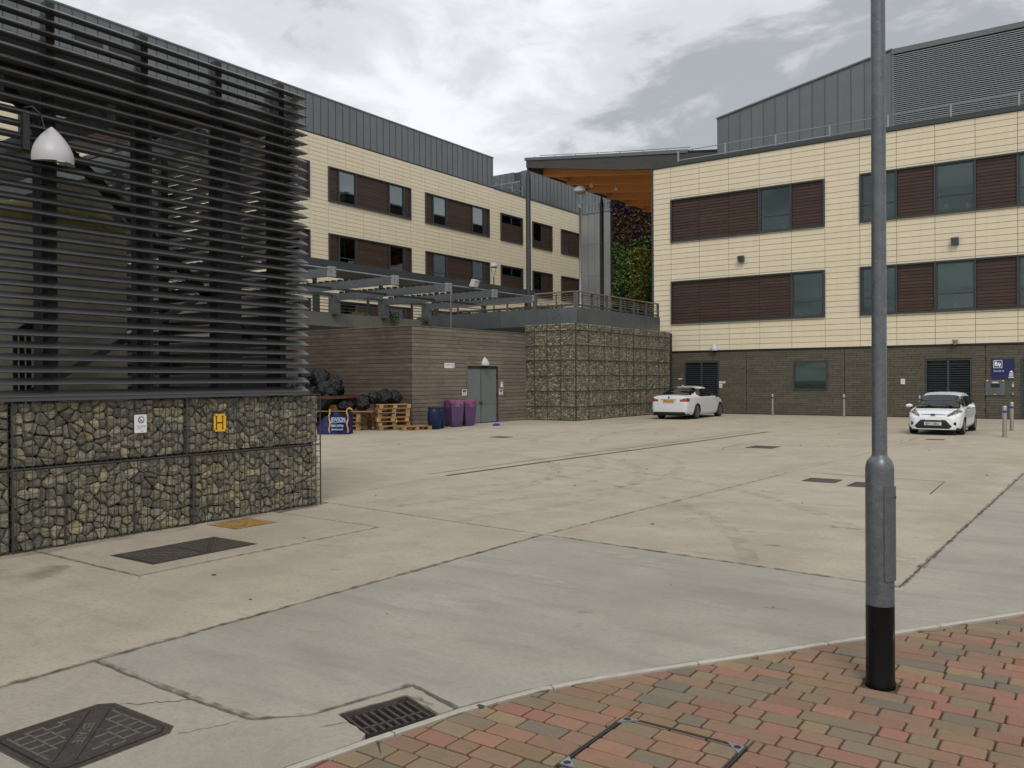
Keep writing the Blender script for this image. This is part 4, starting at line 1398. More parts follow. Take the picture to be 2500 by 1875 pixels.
def grid_panels(F, us, z0, z1, step, holes, parent, m, pick, gap=.009, d0=-.012, d1=.012, name='panel', limit=299):
    """clad a facade with flat panels; pick(u, z) says how near a panel is, the nearest ones are parts"""
    cells = []
    for a, b in zip(us[:-1], us[1:]):
        z = z0
        while z < z1 - .02:
            zz = min(z1, z + step)
            for r in cut((a, b, z, zz), holes, .05):
                cells.append((a, b, z, zz, r))
            z += step
    cells.sort(key=lambda c: pick((c[0] + c[1]) / 2, (c[2] + c[3]) / 2))
    rest = MB()
    for i, (a, b, c_, d_, r) in enumerate(cells):
        u0_, u1_, w0, w1 = r[0] + (gap if r[0] == a else .004), r[1] - (gap if r[1] == b else .004), r[2] + (gap if r[2] == c_ else .004), r[3] - (gap if r[3] == d_ else .004)
        o_ = rf.uniform(-.0015, .0015)
        if i < limit and pick((a + b) / 2, (c_ + d_) / 2) < 1e6:
            F.piece(name, m, u0_, u1_, w0, w1, d0, d1 + o_, parent)
        else:
            F.box(rest, u0_, u1_, w0, w1, d0, d1 + o_, rf.random())
    if rest.v:
        rest.build(name + 's', m, parent, kind='stuff')

# ---- right building -------------------------------------------------
rb = thing('hospital_block', (-8.0, YF + 8, 0), 'cream panelled block with olive brick base and brown boarded window bands, on the right', 'building')
F = Facade('y', YF)
U0, U1 = -18.29, 9.5
joints = [-18.29, -17.35] + [-15.89 + i * MOD for i in range(18)]
strips = []          # (u0, u1, z0, z1, bays) bays: W window, B boards
jn = lambda i: -17.35 + 0.0 if i == 0 else -15.89 + (i - 1) * MOD
for (z0, z1, pat) in ((8.31, 10.40, 'BBBWB'), (4.33, 6.41, 'BBBBW')):
    strips.append((-17.35, -15.89 + 4 * MOD, z0, z1, pat))
    strips.append((-15.89 + 5 * MOD, -15.89 + 13 * MOD, z0, z1, 'WBWBWBWB'))
holes = [(s_[0], s_[1], s_[2], s_[3]) for s_ in strips]
doorsL = [(-16.67, -14.95, 0.0, 2.47), (-6.07, -4.37, 0.0, 2.40)]
lowwin = (-11.44, -9.98, 1.13, 2.39)
exitd = (-2.68, -0.9, 0.0, 2.38)
bholes = doorsL + [lowwin, exitd]
# structural wall behind the cladding, with real openings
wl = MB()
for r in cut((U0 + .02, U1, 3.0, 12.02), holes, .01):
    F.box(wl, r[0], r[1], r[2], r[3], -.25, -.0125)
wl.build('wall', M_JOINT, rb)
wl = MB()
for r in cut((U0 + .02, U1, 0.0, 2.93), bholes, .01):
    F.box(wl, r[0], r[1], r[2], r[3], -.25, -.035)
wl.build('base_wall', M_MORTAR, rb)
sh = MB()
sh.box(U0 + .02, U0 + .3, YF + .26, YF + 22, 0, 12.02)
sh.box(U0 + .3, U1, YF + 21.7, YF + 22, 0, 12.02)
sh.box(U1 - .3, U1, YF + .26, YF + 21.7, 0, 12.02)
sh.build('side_wall', M_CREAM, rb)
MB().box(U0, U1, YF + .05, YF + 22, 12.03, 12.12).build('roof', M_CLAD, rb)
tr = MB()
F.box(tr, U0 - .09, U1, 12.02, 12.20, -.3, .07)
tr.build('coping', M_FRAME, rb)
tr = MB()
F.box(tr, U0 - .09, U0 - .003, 2.95, 12.019, -.3, .045)
tr.build('corner_trim', M_FRAME, rb)
tr = MB()
F.box(tr, U0, U1, 2.93, 3.0, -.1, .03)
tr.build('base_flashing', M_BLACKP, rb)
grid_panels(F, joints, 3.0, 12.0, .25, holes, rb, M_CREAM, lambda u, z: abs(u + 9) if u < -2.2 else 1e7, gap=.0095)
nb = 0
for si, (u0_, u1_, z0, z1, pat) in enumerate(strips):
    st = thing('window_band', (u0_, YF, z0), None, None)
    st.location -= rb.location
    st.parent = rb
    bw = (u1_ - u0_) / len(pat) if si % 2 else None
    us = [u0_]
    for i in range(len(pat)):
        us.append(jn(i + 1) if si % 2 == 0 else u0_ + bw * (i + 1))
    frame(F, u0_, u1_, z0, z1, .065, -.08, .095, st, 'frame', extra=[(u_ - .03, u_ + .03, z0 + .065, z1 - .065) for i, u_ in enumerate(us[1:-1]) if 'W' in pat[i:i + 2]])
    for i, c_ in enumerate(pat):
        a, b = us[i] + (.07 if i == 0 else .032), us[i + 1] - (.07 if i == len(pat) - 1 else .032)
        if c_ == 'B':
            a2 = a if (i == 0 or pat[i - 1] == 'W') else us[i]
            b2 = b if (i == len(pat) - 1 or pat[i + 1] == 'W') else us[i + 1]
            boards(F, a2, b2, z0 + .068, z1 - .068, st, pieces=us[i] < -2.3)
        else:
            bl = rf.choice([0, .75, 1.0, 1.25]) if us[i] > -3 else {(0, 3): 0.0, (2, 4): 0.0, (1, 0): 0.0, (1, 2): .85, (3, 0): .8, (3, 2): 1.0}.get((si, i), .7)
            window(F, a, b, z0 + .07, z1 - .07, st, rf, .66, bl)
# brick base
BR = []
for k in range(29):
    z0 = .02 + k * .1
    z1 = min(2.92, z0 + .1)
    off = (.16 * (k * 3 % 5)) % .5
    u = U0 + .02 - off
    mj = [-13.62, -9.25, -3.88]
    while u < U1:
        for r in cut((max(u, U0 + .02), min(U1, u + .5), z0, z1), bholes + [(j - .006, j + .006, 0, 3) for j in mj], .03):
            BR.append(r)
        u += .5
BR.sort(key=lambda r: 0 if (-16.7 > (r[0] + r[1]) / 2) else (1 if r[2] > 1.9 and r[1] < -2.5 else 2))
rest = MB()
for i, r in enumerate(BR):
    o_ = rf.uniform(-.002, .002)
    a = (r[0] + .005, r[1] - .005, r[2] + .007, r[3] - .004)
    if a[1] - a[0] < .02:
        continue
    if i < 295:
        F.piece('brick', M_BRICK, *a, -.034, 0 + o_, rb)
    else:
        F.box(rest, *a, -.034, o_, rf.random())
rest.build('bricks', M_BRICK, rb, kind='stuff')
MB().box(U0, U1, YF + .0, YF + .26, -.03, .018).build('plinth', M_MORTAR, rb)
window(F, lowwin[0], lowwin[1], lowwin[2], lowwin[3], rb, rf, .0, .92, deep=.9, stuff_in=False)
for (u0_, u1_, z0, z1) in doorsL:
    d_ = frame(F, u0_, u1_, z0, z1, .06, -.12, .02, rb, 'louvre_door')
    um = (u0_ + u1_) / 2
    mm = MB()
    F.box(mm, um - .04, um + .04, z0 + .06, z1 - .06, -.1, .005)
    mm.build('meeting_stile', M_FRAME, d_)
    bk = MB()
    F.box(bk, u0_ + .06, u1_ - .06, z0, z1 - .06, -.2, -.13)
    bk.build('backing', M_BLACKP, d_)
    nz = int((z1 - z0 - .14) / .095)
    for (a, b) in ((u0_ + .065, um - .045), (um + .045, u1_ - .065)):
        for k in range(nz):
            zz = z0 + .1 + k * .095
            q = F.rng(a, b, -.12, -.01)
            mb = MB()
            mb.add([(q[0], q[3], zz + .06), (q[1], q[3], zz + .06), (q[1], q[2], zz), (q[0], q[2], zz), (q[0], q[3], zz + .045), (q[1], q[3], zz + .045), (q[1], q[2], zz - .012), (q[0], q[2], zz - .012)],
                   [(0, 3, 2, 1), (4, 5, 6, 7), (3, 7, 6, 2), (0, 4, 7, 3), (1, 2, 6, 5)])
            mb.build('louvre_blade', M_FRAME, d_)
ed = frame(F, *exitd, .07, -.12, .02, rb, 'door')
mm = MB()
F.box(mm, exitd[0] + .07, exitd[1] - .07, 0, exitd[3] - .07, -.09, -.05)
mm.build('door_leaf', M_FRAME, ed)
# roof plant screens
def seam_wall(F, profile, u_step, z0, parent, m=M_CLAD, name='cladding_panel', d=0.0, limit=299):
    """vertical standing seam sheets; profile: list of (u, top z)"""
    us = [profile[0][0]]
    while us[-1] + u_step < profile[-1][0]:
        us.append(us[-1] + u_step)
    us.append(profile[-1][0])
    def top(u):
        for (a, za), (b, zb) in zip(profile[:-1], profile[1:]):
            if a <= u <= b:
                return za + (zb - za) * (u - a) / (b - a) if b > a else za
        return profile[-1][1]
    for i, (a, b) in enumerate(zip(us[:-1], us[1:])):
        if b - a < .03:
            continue
        mb = MB()
        ta, tb = top(a), top(b)
        ga, gb = a + .008, b - .008
        def P(u, z, dd):
            q = F.rng(u, u, dd, dd)
            return (q[0], q[2], z)
        vs_ = [P(ga, z0, d), P(gb, z0, d), P(gb, tb, d), P(ga, ta, d), P(ga, z0, d - .05), P(gb, z0, d - .05), P(gb, tb, d - .05), P(ga, ta, d - .05)]
        vs_ += [P(ga, z0, d + .03), P(ga + .012, z0, d + .03), P(ga + .012, ta, d + .03), P(ga, ta, d + .03), P(ga + .012, z0, d), P(ga + .012, ta, d)]
        fs_ = [(0, 1, 2, 3), (4, 7, 6, 5), (3, 2, 6, 7), (0, 3, 7, 4), (1, 5, 6, 2), (0, 4, 5, 1), (8, 9, 10, 11), (9, 12, 13, 10), (8, 11, 3, 0), (11, 10, 13, 3), (8, 0, 12, 9)]
        mb.add(vs_, fs_).build(name, m, parent)
FP = Facade('y', 42.0)
rp_ = thing('roof_plant_room', (-8.0, 46.0, 12.1), 'grey seamed and louvred plant room with sloping roof on top of the right block', 'plant room')
seam_wall(FP, [(-16.42, 15.12), (-8.02, 16.75)], .60, 12.1, rp_)
bk = MB()
bk.add([(-16.40, 42.06, 12.1), (9.5, 42.06, 12.1), (9.5, 42.06, 16.6), (-8.0, 42.06, 16.65), (-16.40, 42.06, 15.05), (-16.40, 56, 12.1), (9.5, 56, 12.1), (9.5, 56, 16.6), (-8, 56, 16.65), (-16.40, 56, 15.05)],
       [(0, 1, 2, 3, 4), (5, 9, 8, 7, 6), (0, 4, 9, 5), (4, 3, 8, 9), (3, 2, 7, 8), (1, 6, 7, 2)])
bk.build('body', M_SEAM, rp_)
mb = MB()
FP.box(mb, -8.0, 9.5, 16.52, 16.76, -.06, .08)
FP.box(mb, -8.02, -7.90, 12.1, 16.52, -.06, .05)
mb.build('louvre_frame', M_CLAD, rp_)
mb = MB()
mb.add([(-16.47, 41.93, 15.08), (-8.0, 41.93, 16.73), (-8.0, 42.2, 16.79), (-16.47, 42.2, 15.14), (-16.47, 41.93, 15.16), (-8.0, 41.93, 16.81), (-8.0, 42.2, 16.84), (-16.47, 42.2, 15.19)], [(0, 1, 5, 4), (4, 5, 6, 7), (3, 7, 6, 2), (0, 4, 7, 3), (0, 3, 2, 1)])
mb.build('coping', M_CLAD, rp_)
pl = MB()
vs_ = [(-7.9, 0, .038), (9.5, 0, .038), (9.5, .08, .075), (-7.9, .08, .075), (-7.9, 0, 0), (9.5, 0, 0), (9.5, .08, .065), (-7.9, .08, .065)]
pl.add(vs_, [(0, 1, 2, 3), (7, 6, 5, 4), (0, 4, 5, 1), (0, 3, 7, 4), (1, 5, 6, 2)])
pme = pl.mesh('louvre_blade', M_ROOFBLADE)
for k in range(48):
    shared('louvre_blade', pme, (0, 41.96, 12.16 + k * .0905), rp_)
# roof edge handrail
hr = thing('roof_handrail', (-8.0, YF, 12.2), 'thin galvanised handrail along the roof edge of the right block', 'handrail')
mb = MB()
for z_ in (12.73, 12.30):
    mb.tube([(-17.02, YF + .12, z_), (9.4, YF + .12, z_)], .02, 8)
mb.tube([(-17.02, YF + .12, 12.73), (-17.02, YF + .12, 12.3)], .02, 8)
mb.tube([(-17.0, YF + .12, 12.28), (-9.9, YF + .1, 12.28)], .02, 8)
mb.build('rail', M_CLADL, hr)
x = -17.0
while x < 9.4:
    MB().box(x - .035, x + .035, YF + .08, YF + .13, 12.15, 12.75).build('post', M_CLADL, hr)
    x += 2.38

# ---- left building ---------------------------------------------------
lb = thing('hospital_block', (XL - 8, 40.0, 0), 'long cream panelled block with grey metal roof storey, behind the pergola on the left', 'building')
FL = Facade('x', XL)
V0, V1 = 8.0, 64.25
MODL = 1.4578
lj = [34.87 + MODL * i for i in range(-18, 21)]
lj = [V0] + [v for v in lj if V0 < v < V1] + [V1]
lh, bands = [], []
for (z0, z1) in ((12.34, 14.43), (8.36, 10.45), (4.38, 6.47)):
    for s_ in range(-3, 2):
        a = 34.87 + s_ * 8.745
        if a < V0:
            continue
        bands.append((a, a + 7.29, z0, z1, 'strip'))
    for k, a in enumerate((52.35, 56.72, 61.10)):
        bands.append((a, a + 2.97 + (.1 if k == 2 else 0), z0, z1, 'w%d' % (k + 1)))
lh = [(b[0], b[1], b[2], b[3]) for b in bands]
wl = MB()
for r in cut((V0, V1, 3.6, 16.1), lh, .01):
    FL.box(wl, r[0], r[1], r[2], r[3], -.25, -.0125)
wl.build('wall', M_JOINT, lb)
MB().box(XL - 16, XL - .05, V0, V1, 16.0, 16.08).build('roof', M_CLAD, lb)
MB().box(XL - 16, XL - 1.4, V0, V0 + .3, 0, 16).build('end_wall', M_CREAM, lb)
grid_panels(FL, lj, 3.6, 16.1, .25, lh, lb, M_CREAM, lambda u, z: (u if (u > 33 and z > 8) else 1e7), gap=.0095)
for (a, b, z0, z1, kind_) in bands:
    st = thing('window_band', (XL, a, z0), None, None)
    st.location -= lb.location
    st.parent = lb
    if kind_ == 'strip':
        us = [a, a + .82, a + 2.27, a + 5.2, a + 6.62, b]
        frame(FL, a, b, z0, z1, .07, -.08, .10, st, 'frame', extra=[(u_ - .035, u_ + .035, z0 + .07, z1 - .07) for u_ in us[1:-1]])
        for i, c_ in enumerate('BWBWB'):
            p, q = us[i] + (.075 if i == 0 else .037), us[i + 1] - (.075 if i == 4 else .037)
            if c_ == 'B':
                boards(FL, p, q, z0 + .072, z1 - .072, st, pieces=False)
            else:
                window(FL, p, q, z0 + .075, z1 - .075, st, rf, 0.66, 0, glass=M_GLASSL if z0 > 12 else M_GLASS, stuff_in=False)
    else:
        frame(FL, a, b, z0, z1, .08, -.08, .10, st, 'frame')
        A_, B_, C_, D_ = a + .085, b - .085, z0 + .085, z1 - .085
        if kind_ == 'w1':
            boards(FL, A_, B_, C_, D_ - .7, st, pieces=False)
            window(FL, A_, B_, D_ - .7, D_, st, rf, .3, 0, glass=M_GLASSD, split=True, stuff_in=False)
        elif kind_ == 'w2':
            window(FL, A_, A_ + 1.35, D_ - 1.45, D_, st, rf, .001, 0, glass=M_GLASSD, stuff_in=False)
            boards(FL, A_, A_ + 1.35, C_, D_ - 1.45, st, pieces=False)
            boards(FL, A_ + 1.36, B_, C_, D_, st, pieces=False)
        else:
            window(FL, A_, A_ + 1.3, C_, C_ + .75, st, rf, .001, 0, glass=M_GLASSD, stuff_in=False)
            boards(FL, A_, A_ + 1.3, C_ + .75, D_, st, pieces=False)
            boards(FL, A_ + 1.31, B_, C_, D_, st, pieces=False)
mb = MB()
FL.box(mb, V0, 51.47, 16.1, 16.17, -.2, .03)
mb.build('eaves_shadow_gap', M_BLACKP, lb)
mb = MB()
FL.box(mb, 51.47, V1, 16.1, 16.22, -.2, .06)
mb.build('coping', M_FRAME, lb)
mb = MB()
FL.box(mb, V1 - .06, V1, 3.6, 16.1, -.02, .05)
mb.build('corner_trim', M_FRAME, lb)
ls = thing('roof_storey', (XL - 6, 30, 16.1), 'long blue grey standing seam metal storey on top of the left block', 'roof storey')
seam_wall(FL, [(V0, 18.40), (51.47, 18.40)], .585, 16.17, ls, d=.02)
MB().box(XL - 12, XL - .04, V0, 51.44, 16.1, 18.36).build('body', M_SEAM, ls)
mb = MB()
FL.box(mb, V0, 51.5, 18.38, 18.46, -.3, .06)
mb.build('coping', M_CLAD, ls)
for y_ in (19.9, 21.5):
    mb = MB()
    FL.box(mb, y_ - .1, y_ + 1.2, 16.9, 17.25, .03, .06)
    mb.build('vent_grille', M_DARKST, ls)
pr = thing('roof_plant_room', (XL - 5, 62, 16.1), 'smaller grey clad plant room beyond the end of the left roof storey', 'plant room')
seam_wall(FL, [(56.0, 18.40), (70.6, 18.40)], .585, 16.2, pr, d=.0)
FQ = Facade('y', 56.0)
seam_wall(FQ, [(XL - 12, 18.4), (XL - 1.2, 18.4), ], .585, 17.55, pr)
seam_wall(FQ, [(XL - .55, 18.4), (XL - .02, 18.4)], .585, 16.2, pr)
MB().box(XL - 12, XL - .06, 56.06, 70.58, 16.1, 18.36).build('body', M_SEAM, pr)
for k in range(14):
    mb = MB()
    mb.box(XL - 11.5, XL - .62, 55.94, 56.04, 16.25 + k * .093, 16.25 + k * .093 + .045)
    mb.build('louvre_blade', M_CLADL, pr)
MB().box(XL - 11.5, XL - .6, 55.92, 55.98, 17.52, 17.62).build('louvre_frame', M_CLADL, pr)
hr = thing('roof_handrail', (XL, 54, 16.2), 'short galvanised handrail on the left roof between the two plant storeys', 'handrail')
mb = MB()
for z_ in (17.1, 16.65):
    mb.tube([(XL - .3, 51.6, z_), (XL - .3, 55.9, z_)], .022, 6)
for y_ in (51.65, 53.0, 54.4, 55.8):
    mb.tube([(XL - .3, y_, 16.2), (XL - .3, y_, 17.1)], .025, 6)
mb.build('rail', M_CLADL, hr)

# ---- stair tower, green wall, canopy ------------------------------------
tw = thing('stair_tower', (-36.2, 66, 0), 'pale grey panelled stair tower at the far end of the left block', 'tower')
FT = Facade('y', 64.26)
MB().box(-37.6, -34.78, 64.32, 70, 3.5, 16.05).build('body', M_SEAM, tw)
tu = [-37.62, -36.95, -36.28, -35.61, -34.76]
for a, b in zip(tu[:-1], tu[1:]):
    for z0, z1 in ((3.5, 7.0), (7.0, 10.6), (10.6, 13.4), (13.4, 16.1)):
        FT.piece('cladding_panel', M_CLADL, a + .012, b - .012, z0 + .008, z1 - .008, -.06, .0, tw)
mb = MB().box(-37.64, -37.56, 64.2, 64.26, 3.5, 16.1)
mb.build('edge_trim', M_CLADL, tw)
MB().box(-37.66, -34.72, 64.2, 70, 16.1, 16.17).build('coping', M_CLADL, tw)
hr = thing('roof_handrail', (-36, 64.4, 16.2), 'small galvanised handrail on top of the pale grey stair tower', 'handrail')
mb = MB()
for z_ in (16.95, 16.3):
    mb.tube([(-37.2, 64.4, z_), (-34.8, 64.4, z_)], .025, 6)
for x_ in (-37.2, -36.5, -35.0):
    mb.tube([(x_, 64.4, 16.17), (x_, 64.4, 16.95)], .025, 6)
mb.build('rail', M_CLADL, hr)

gwl = thing('living_wall', (-32, 64.9, 0), 'tall planted green wall of ivy, ferns and purple flowering plants', 'green wall')
MB().box(-35.1, -27.0, 65.0, 65.3, 3.5, 18.8).build('backing', M_SOIL, gwl)
rgw = random.Random(9)
from mathutils import noise as mnoise
patches = {'ivy_leaves': (MB(), M_LEAFD), 'fern_leaves': (MB(), M_LEAF), 'trailing_leaves': (MB(), M_LEAFY), 'bronze_leaves': (MB(), M_LEAFR), 'heather_flowers': (MB(), M_LEAFP)}
def leaf(mb, p, s, rng, droop=0.3, t=None):
    d = Vector((rng.uniform(-1, 1), -rng.uniform(.3, 1), rng.uniform(-1, 1) - droop)).normalized()
    a = d.cross(Vector((rng.uniform(-1, 1), rng.uniform(-1, 1), rng.uniform(-1, 1)))).normalized()
    p = Vector(p)
    k = len(mb.v)
    mb.add([p - a * s * .35, p + d * s * .5 - a * s * .1, p + d * s, p + a * s * .35 + d * s * .2], [(0, 1, 2, 3)], rng.random() if t is None else t)
for i in range(22000):
    x_, z_ = rgw.uniform(-35.0, -28.5), rgw.uniform(3.9, 18.6)
    n1 = mnoise.noise(Vector((x_ * .7, z_ * .5, 3.1)))
    n2 = mnoise.noise(Vector((x_ * .55, z_ * .35, 9.7)))
    zt = 13.5 + n1 * .9
    bulge = .22 + .3 * (n1 + .5) + .18 * mnoise.noise(Vector((x_ * 2.2, z_ * 2.2, 1)))
    if z_ > zt:
        key = 'heather_flowers' if (z_ > 15.6 + n2 * 1.2 or (x_ > -32.4 and n2 > .2 and z_ < 14.6)) else 'bronze_leaves'
    elif -33.2 < x_ < -31.2 and 8.4 + n2 < z_ < 12.9 and n1 > -.25:
        key = 'trailing_leaves'
    elif z_ > 9.4 + n2 * 2 and x_ < -33:
        key = 'fern_leaves'
    elif n2 > .22 and x_ > -31.5:
        key = 'bronze_leaves'
    else:
        key = 'ivy_leaves' if n2 < .12 else 'fern_leaves'
    leaf(patches[key][0], (x_, 65.0 - max(.02, bulge) * rgw.uniform(.3, 1), z_), rgw.uniform(.14, .3), rgw)
for k, (mb, m) in patches.items():
    mb.build(k, m, gwl, kind='stuff')

cp = thing('entrance_canopy', (-24, 50, 15), 'sloping timber canopy roof with orange glulam soffit between the two blocks', 'canopy')
YC, CX0, CX1 = 44.0, -29.78, -14.5
def ctop(x):
    return 15.02 - (x - CX0) * 0.1245
CYE = 63.5
CE0, CE1 = CX0, -17.5
# fascia beam along the front edge, deepest near its middle
mb = MB()
def fas(y0, y1, pts, mb):
    n = len(pts)
    vs_ = [(x, y0, a) for x, a, b in pts] + [(x, y0, b) for x, a, b in pts] + [(x, y1, a) for x, a, b in pts] + [(x, y1, b) for x, a, b in pts]
    fs_ = []
    for i in range(n - 1):
        fs_ += [(n + i, n + i + 1, i + 1, i), (2 * n + i, 2 * n + i + 1, 3 * n + i + 1, 3 * n + i), (i, i + 1, 2 * n + i + 1, 2 * n + i), (n + i + 1, n + i, 3 * n + i, 3 * n + i + 1)]
    fs_ += [(0, n, 3 * n, 2 * n), (n - 1, 3 * n - 1, 4 * n - 1, 2 * n - 1)]
    mb.add(vs_, fs_)
fp = [(CX0 + .04, ctop(CX0) - .12, 14.98), (-23.0, ctop(-23.0) - .12, 13.9), (-22.6, ctop(-22.6) - .12, 13.75), (-19.0, ctop(-19) - .12, 13.18), (CX1, ctop(CX1) - .1, 12.75)]
fp = [(CX0 + .04, 15.42, 14.98), (-23.3, 14.66, 13.88), (-19.0, 14.18, 13.38), (CX1, 13.62, 12.8)]
fas(YC, YC + .2, fp, mb)
mb.build('fascia_beam', M_GLULAMD, cp)
mb = MB()
fc = [(CX0 - .05, 15.60, 15.425), (-23.3, 14.86, 14.665), (-18.9, 14.38, 14.185)]
fas(YC - .05, YC + .35, fc, mb)
mb.build('edge_flashing', M_CLAD, cp)
mb = MB()
mb.tube([(CX0 + 1, YC + .1, 15.60), (-23.3, YC + .1, 14.97), (-18.8, YC + .1, 14.5)], .022, 6)
for i in range(8):
    x_ = CX0 + .6 + i * 1.5
    zz = 15.58 - (x_ - CX0) * .114
    mb.tube([(x_, YC + .1, zz - .08), (x_, YC + .1, zz + .1)], .03, 6)
mb.build('safety_line', M_GALV, cp)
# roof deck from the front edge to the back, and the soffit of beams across
deck = MB()
deck.add([(CX0, YC, 15.56), (CX1, YC, 13.8), (CX1, CYE, 13.8), (CX0, CYE, 15.56), (CX0, YC + .2, 15.4), (CX1, YC + .2, 13.6), (CX1, CYE, 13.6), (CX0, CYE, 15.4)],
         [(0, 1, 2, 3), (4, 7, 6, 5), (0, 4, 5, 1), (1, 5, 6, 2), (2, 6, 7, 3), (3, 7, 4, 0)])
deck.build('roof_deck', M_CLAD, cp)
sf = MB()
sf.add([(CX0 + .1, YC + .21, 15.36), (CX1, YC + .21, 13.56), (CX1, CYE, 13.56), (CX0 + .1, CYE, 15.36), (CX0 + .1, YC + .21, 15.33), (CX1, YC + .21, 13.53), (CX1, CYE, 13.53), (CX0 + .1, CYE, 15.33)],
       [(0, 1, 2, 3), (4, 7, 6, 5), (0, 4, 5, 1), (2, 6, 7, 3), (3, 7, 4, 0)])
sf.build('soffit_lining', M_GLULAM, cp)
for k in range(7):
    y_ = YC + 1.9 + k * 2.85
    mb = MB()
    mb.bar((CX0 + .15, y_, 15.02), (CX1, y_, 13.22), .2, .56)
    mb.build('soffit_beam', M_GLULAM, cp)
eg = MB()
eg.bar((CX0 + .07, YC + .2, 15.1), (CX0 + .07, CYE, 15.1), .10, .52)
eg.build('edge_beam', M_GLULAMD, cp)
for k in range(6):
    y_ = YC + 3.3 + k * 2.85
    mb = MB()
    mb.box(CX0 + .13, CX0 + .4, y_ - 1.3, y_ + 1.3, 14.95, 15.3)
    mb.build('purlin', M_GLULAM, cp)
for (x_, y_) in ((-27.2, 47.8), (-26.1, 49.1)):
    mb = MB().lathe([(.12, -.30), (.10, -.0), (.02, 0), (.02, .5)], 14, (x_, y_, ctop(x_) - .30))
    mb.build('pendant_light', M_WHITE, cp, smooth=True)
for (y_, r_) in ((YC + .12, .15), (53.6, .16)):
    t = MB()
    x_ = CX0 + .1
    t.lathe([(.155, 3.9), (.155, 14.3), (.07, 14.75), (.07, 15.0)], 18, (x_, y_, 0))
    t.build('column', M_FRAME, cp, smooth=False, auto=30)

# ------------------------------------------------------------------ raised terrace, planters, pergola
XG2, YG2 = -17.22, 28.92
fg = thing('retaining_wall', (-18.2, 33, 0), 'tall gabion retaining wall of small pale stones in wire cages, beside the silver saloon', 'gabion wall')
fg['label'] = 'tall gabion retaining wall of small stones in wire cages, behind the white saloon'
MB().box(-25, XG2 - .1, YG2 + .1, YF - .02, 0, 3.86).build('stone_core', M_STONEBACK, fg)
rs2 = random.Random(33)
st = MB()
levels = [0, .55, 1.18, 1.80, 2.43, 3.03, 3.63, 3.93]
ve = [28.93, 29.95, 31.25, 32.60, 33.93, 35.25, 36.57, 37.85]
def pack(u0, u1, v0, v1, conv_, stp=.112):
    for p, poly in voronoi_cells(u0, u1, v0, v1, stp, rs2, .48):
        stone(st, poly, rs2, stp * .95, conv_, lo=True)
for z0, z1 in zip(levels[:-1], levels[1:]):
    for a, b in zip(ve[:-1], ve[1:]):
        pack(a + .015, b - .015, z0 + .012, z1 - .012, lambda u, v, d: (XG2 - .035 + d * .9, u, v))
    for a, b in ((-19.7, -19.2), (-19.2, -18.58), (-18.58, -17.94), (-17.94, -17.24)):
        pack(a + .012, b - .012, z0 + .012, z1 - .012, lambda u, v, d: (u, YG2 + .035 - d * .9, v))
pack(28.95, 37.8, -18.0, -17.24, lambda u, v, d: (v, u, 3.89 + d * .7), .13)
st.build('packed_stones', M_STONE, fg, kind='stuff')
wm = MB()
for z_ in levels[1:-1]:
    wm.bar((XG2 + .01, YG2, z_), (XG2 + .01, 37.85, z_), .016, .022)
    wm.bar((XG2, YG2 - .01, z_), (-19.7, YG2 - .01, z_), .016, .022)
for y_ in ve[1:]:
    wm.bar((XG2 + .012, y_, 0), (XG2 + .012, y_, 3.93), .018, .012, upv=(1, 0, 0))
for y_ in (30.56, 31.9, 33.25, 34.6, 35.9, 37.2):
    wm.bar((XG2 + .012, y_, 0), (XG2 + .012, y_, 3.93), .009, .009, upv=(1, 0, 0))
for x_ in (-19.2, -18.58, -17.94):
    wm.bar((x_, YG2 - .012, 0), (x_, YG2 - .012, 3.93), .012, .009, upv=(0, 1, 0))
wm.bar((XG2 + .005, YG2 - .005, 0), (XG2 + .005, YG2 - .005, 3.95), .04, .04, upv=(1, 0, 0))
wm.build('cage_edge', M_WIRE, fg)
wm = MB()
for k in range(92):
    y_ = YG2 + k * .097
    wm.bar((XG2 + .008, y_, 0), (XG2 + .008, y_, 3.92), .004, .004, upv=(1, 0, 0))
for k in range(40):
    z_ = .03 + k * .098
    wm.bar((XG2 + .008, YG2, z_), (XG2 + .008, 37.85, z_), .004, .004)
    wm.bar((XG2, YG2 - .008, z_), (-19.7, YG2 - .008, z_), .004, .004)
for k in range(26):
    x_ = XG2 - k * .097
    wm.bar((x_, YG2 - .008, 0), (x_, YG2 - .008, 3.92), .004, .004, upv=(0, 1, 0))
wm.build('wire_mesh', M_WIRE, fg)

# terrace body
te = thing('terrace', (-28, 40, 4), 'raised garden terrace deck behind the gabion wall and the timber bin store', 'terrace')
MB().box(-37.8, -27.2, 8, 64.2, 3.3, 3.98).build('deck', M_COOL, te)
MB().box(-27.2, -17.5, 29.6, YF - .3, 3.3, 3.96).build('deck', M_COOL, te)
MB().box(-27.2, -18.4, YF - .3, 64.2, 3.3, 3.96).build('deck', M_COOL, te)
MB().box(-27.6, -27.3, 8, 31.6, 0, 3.95).build('retaining_face', M_SKIP, te)
MB().box(-30.0, -19.8, 29.5, 29.7, 0, 3.9).build('retaining_face', M_PLANK, te)
tp = thing('steel_planter', (-21, 29.3, 3.9), 'long grey galvanised steel planter trough along the terrace edge', 'planter')
def panels_y(u0, u1, n, z0, z1, y, m, parent, th=.03):
    for i in range(n):
        a, b = u0 + (u1 - u0) * i / n, u0 + (u1 - u0) * (i + 1) / n
        piece('side_panel', m, a + .004, b - .004, y, y + th, z0, z1, parent)
def panels_x(u0, u1, n, z0, z1, x, m, parent, th=.03):
    for i in range(n):
        a, b = u0 + (u1 - u0) * i / n, u0 + (u1 - u0) * (i + 1) / n
        piece('side_panel', m, x - th, x, a + .004, b - .004, z0, z1, parent)
panels_y(-25.05, -17.34, 4, 3.86, 4.575, 29.27, M_GALVD, tp)
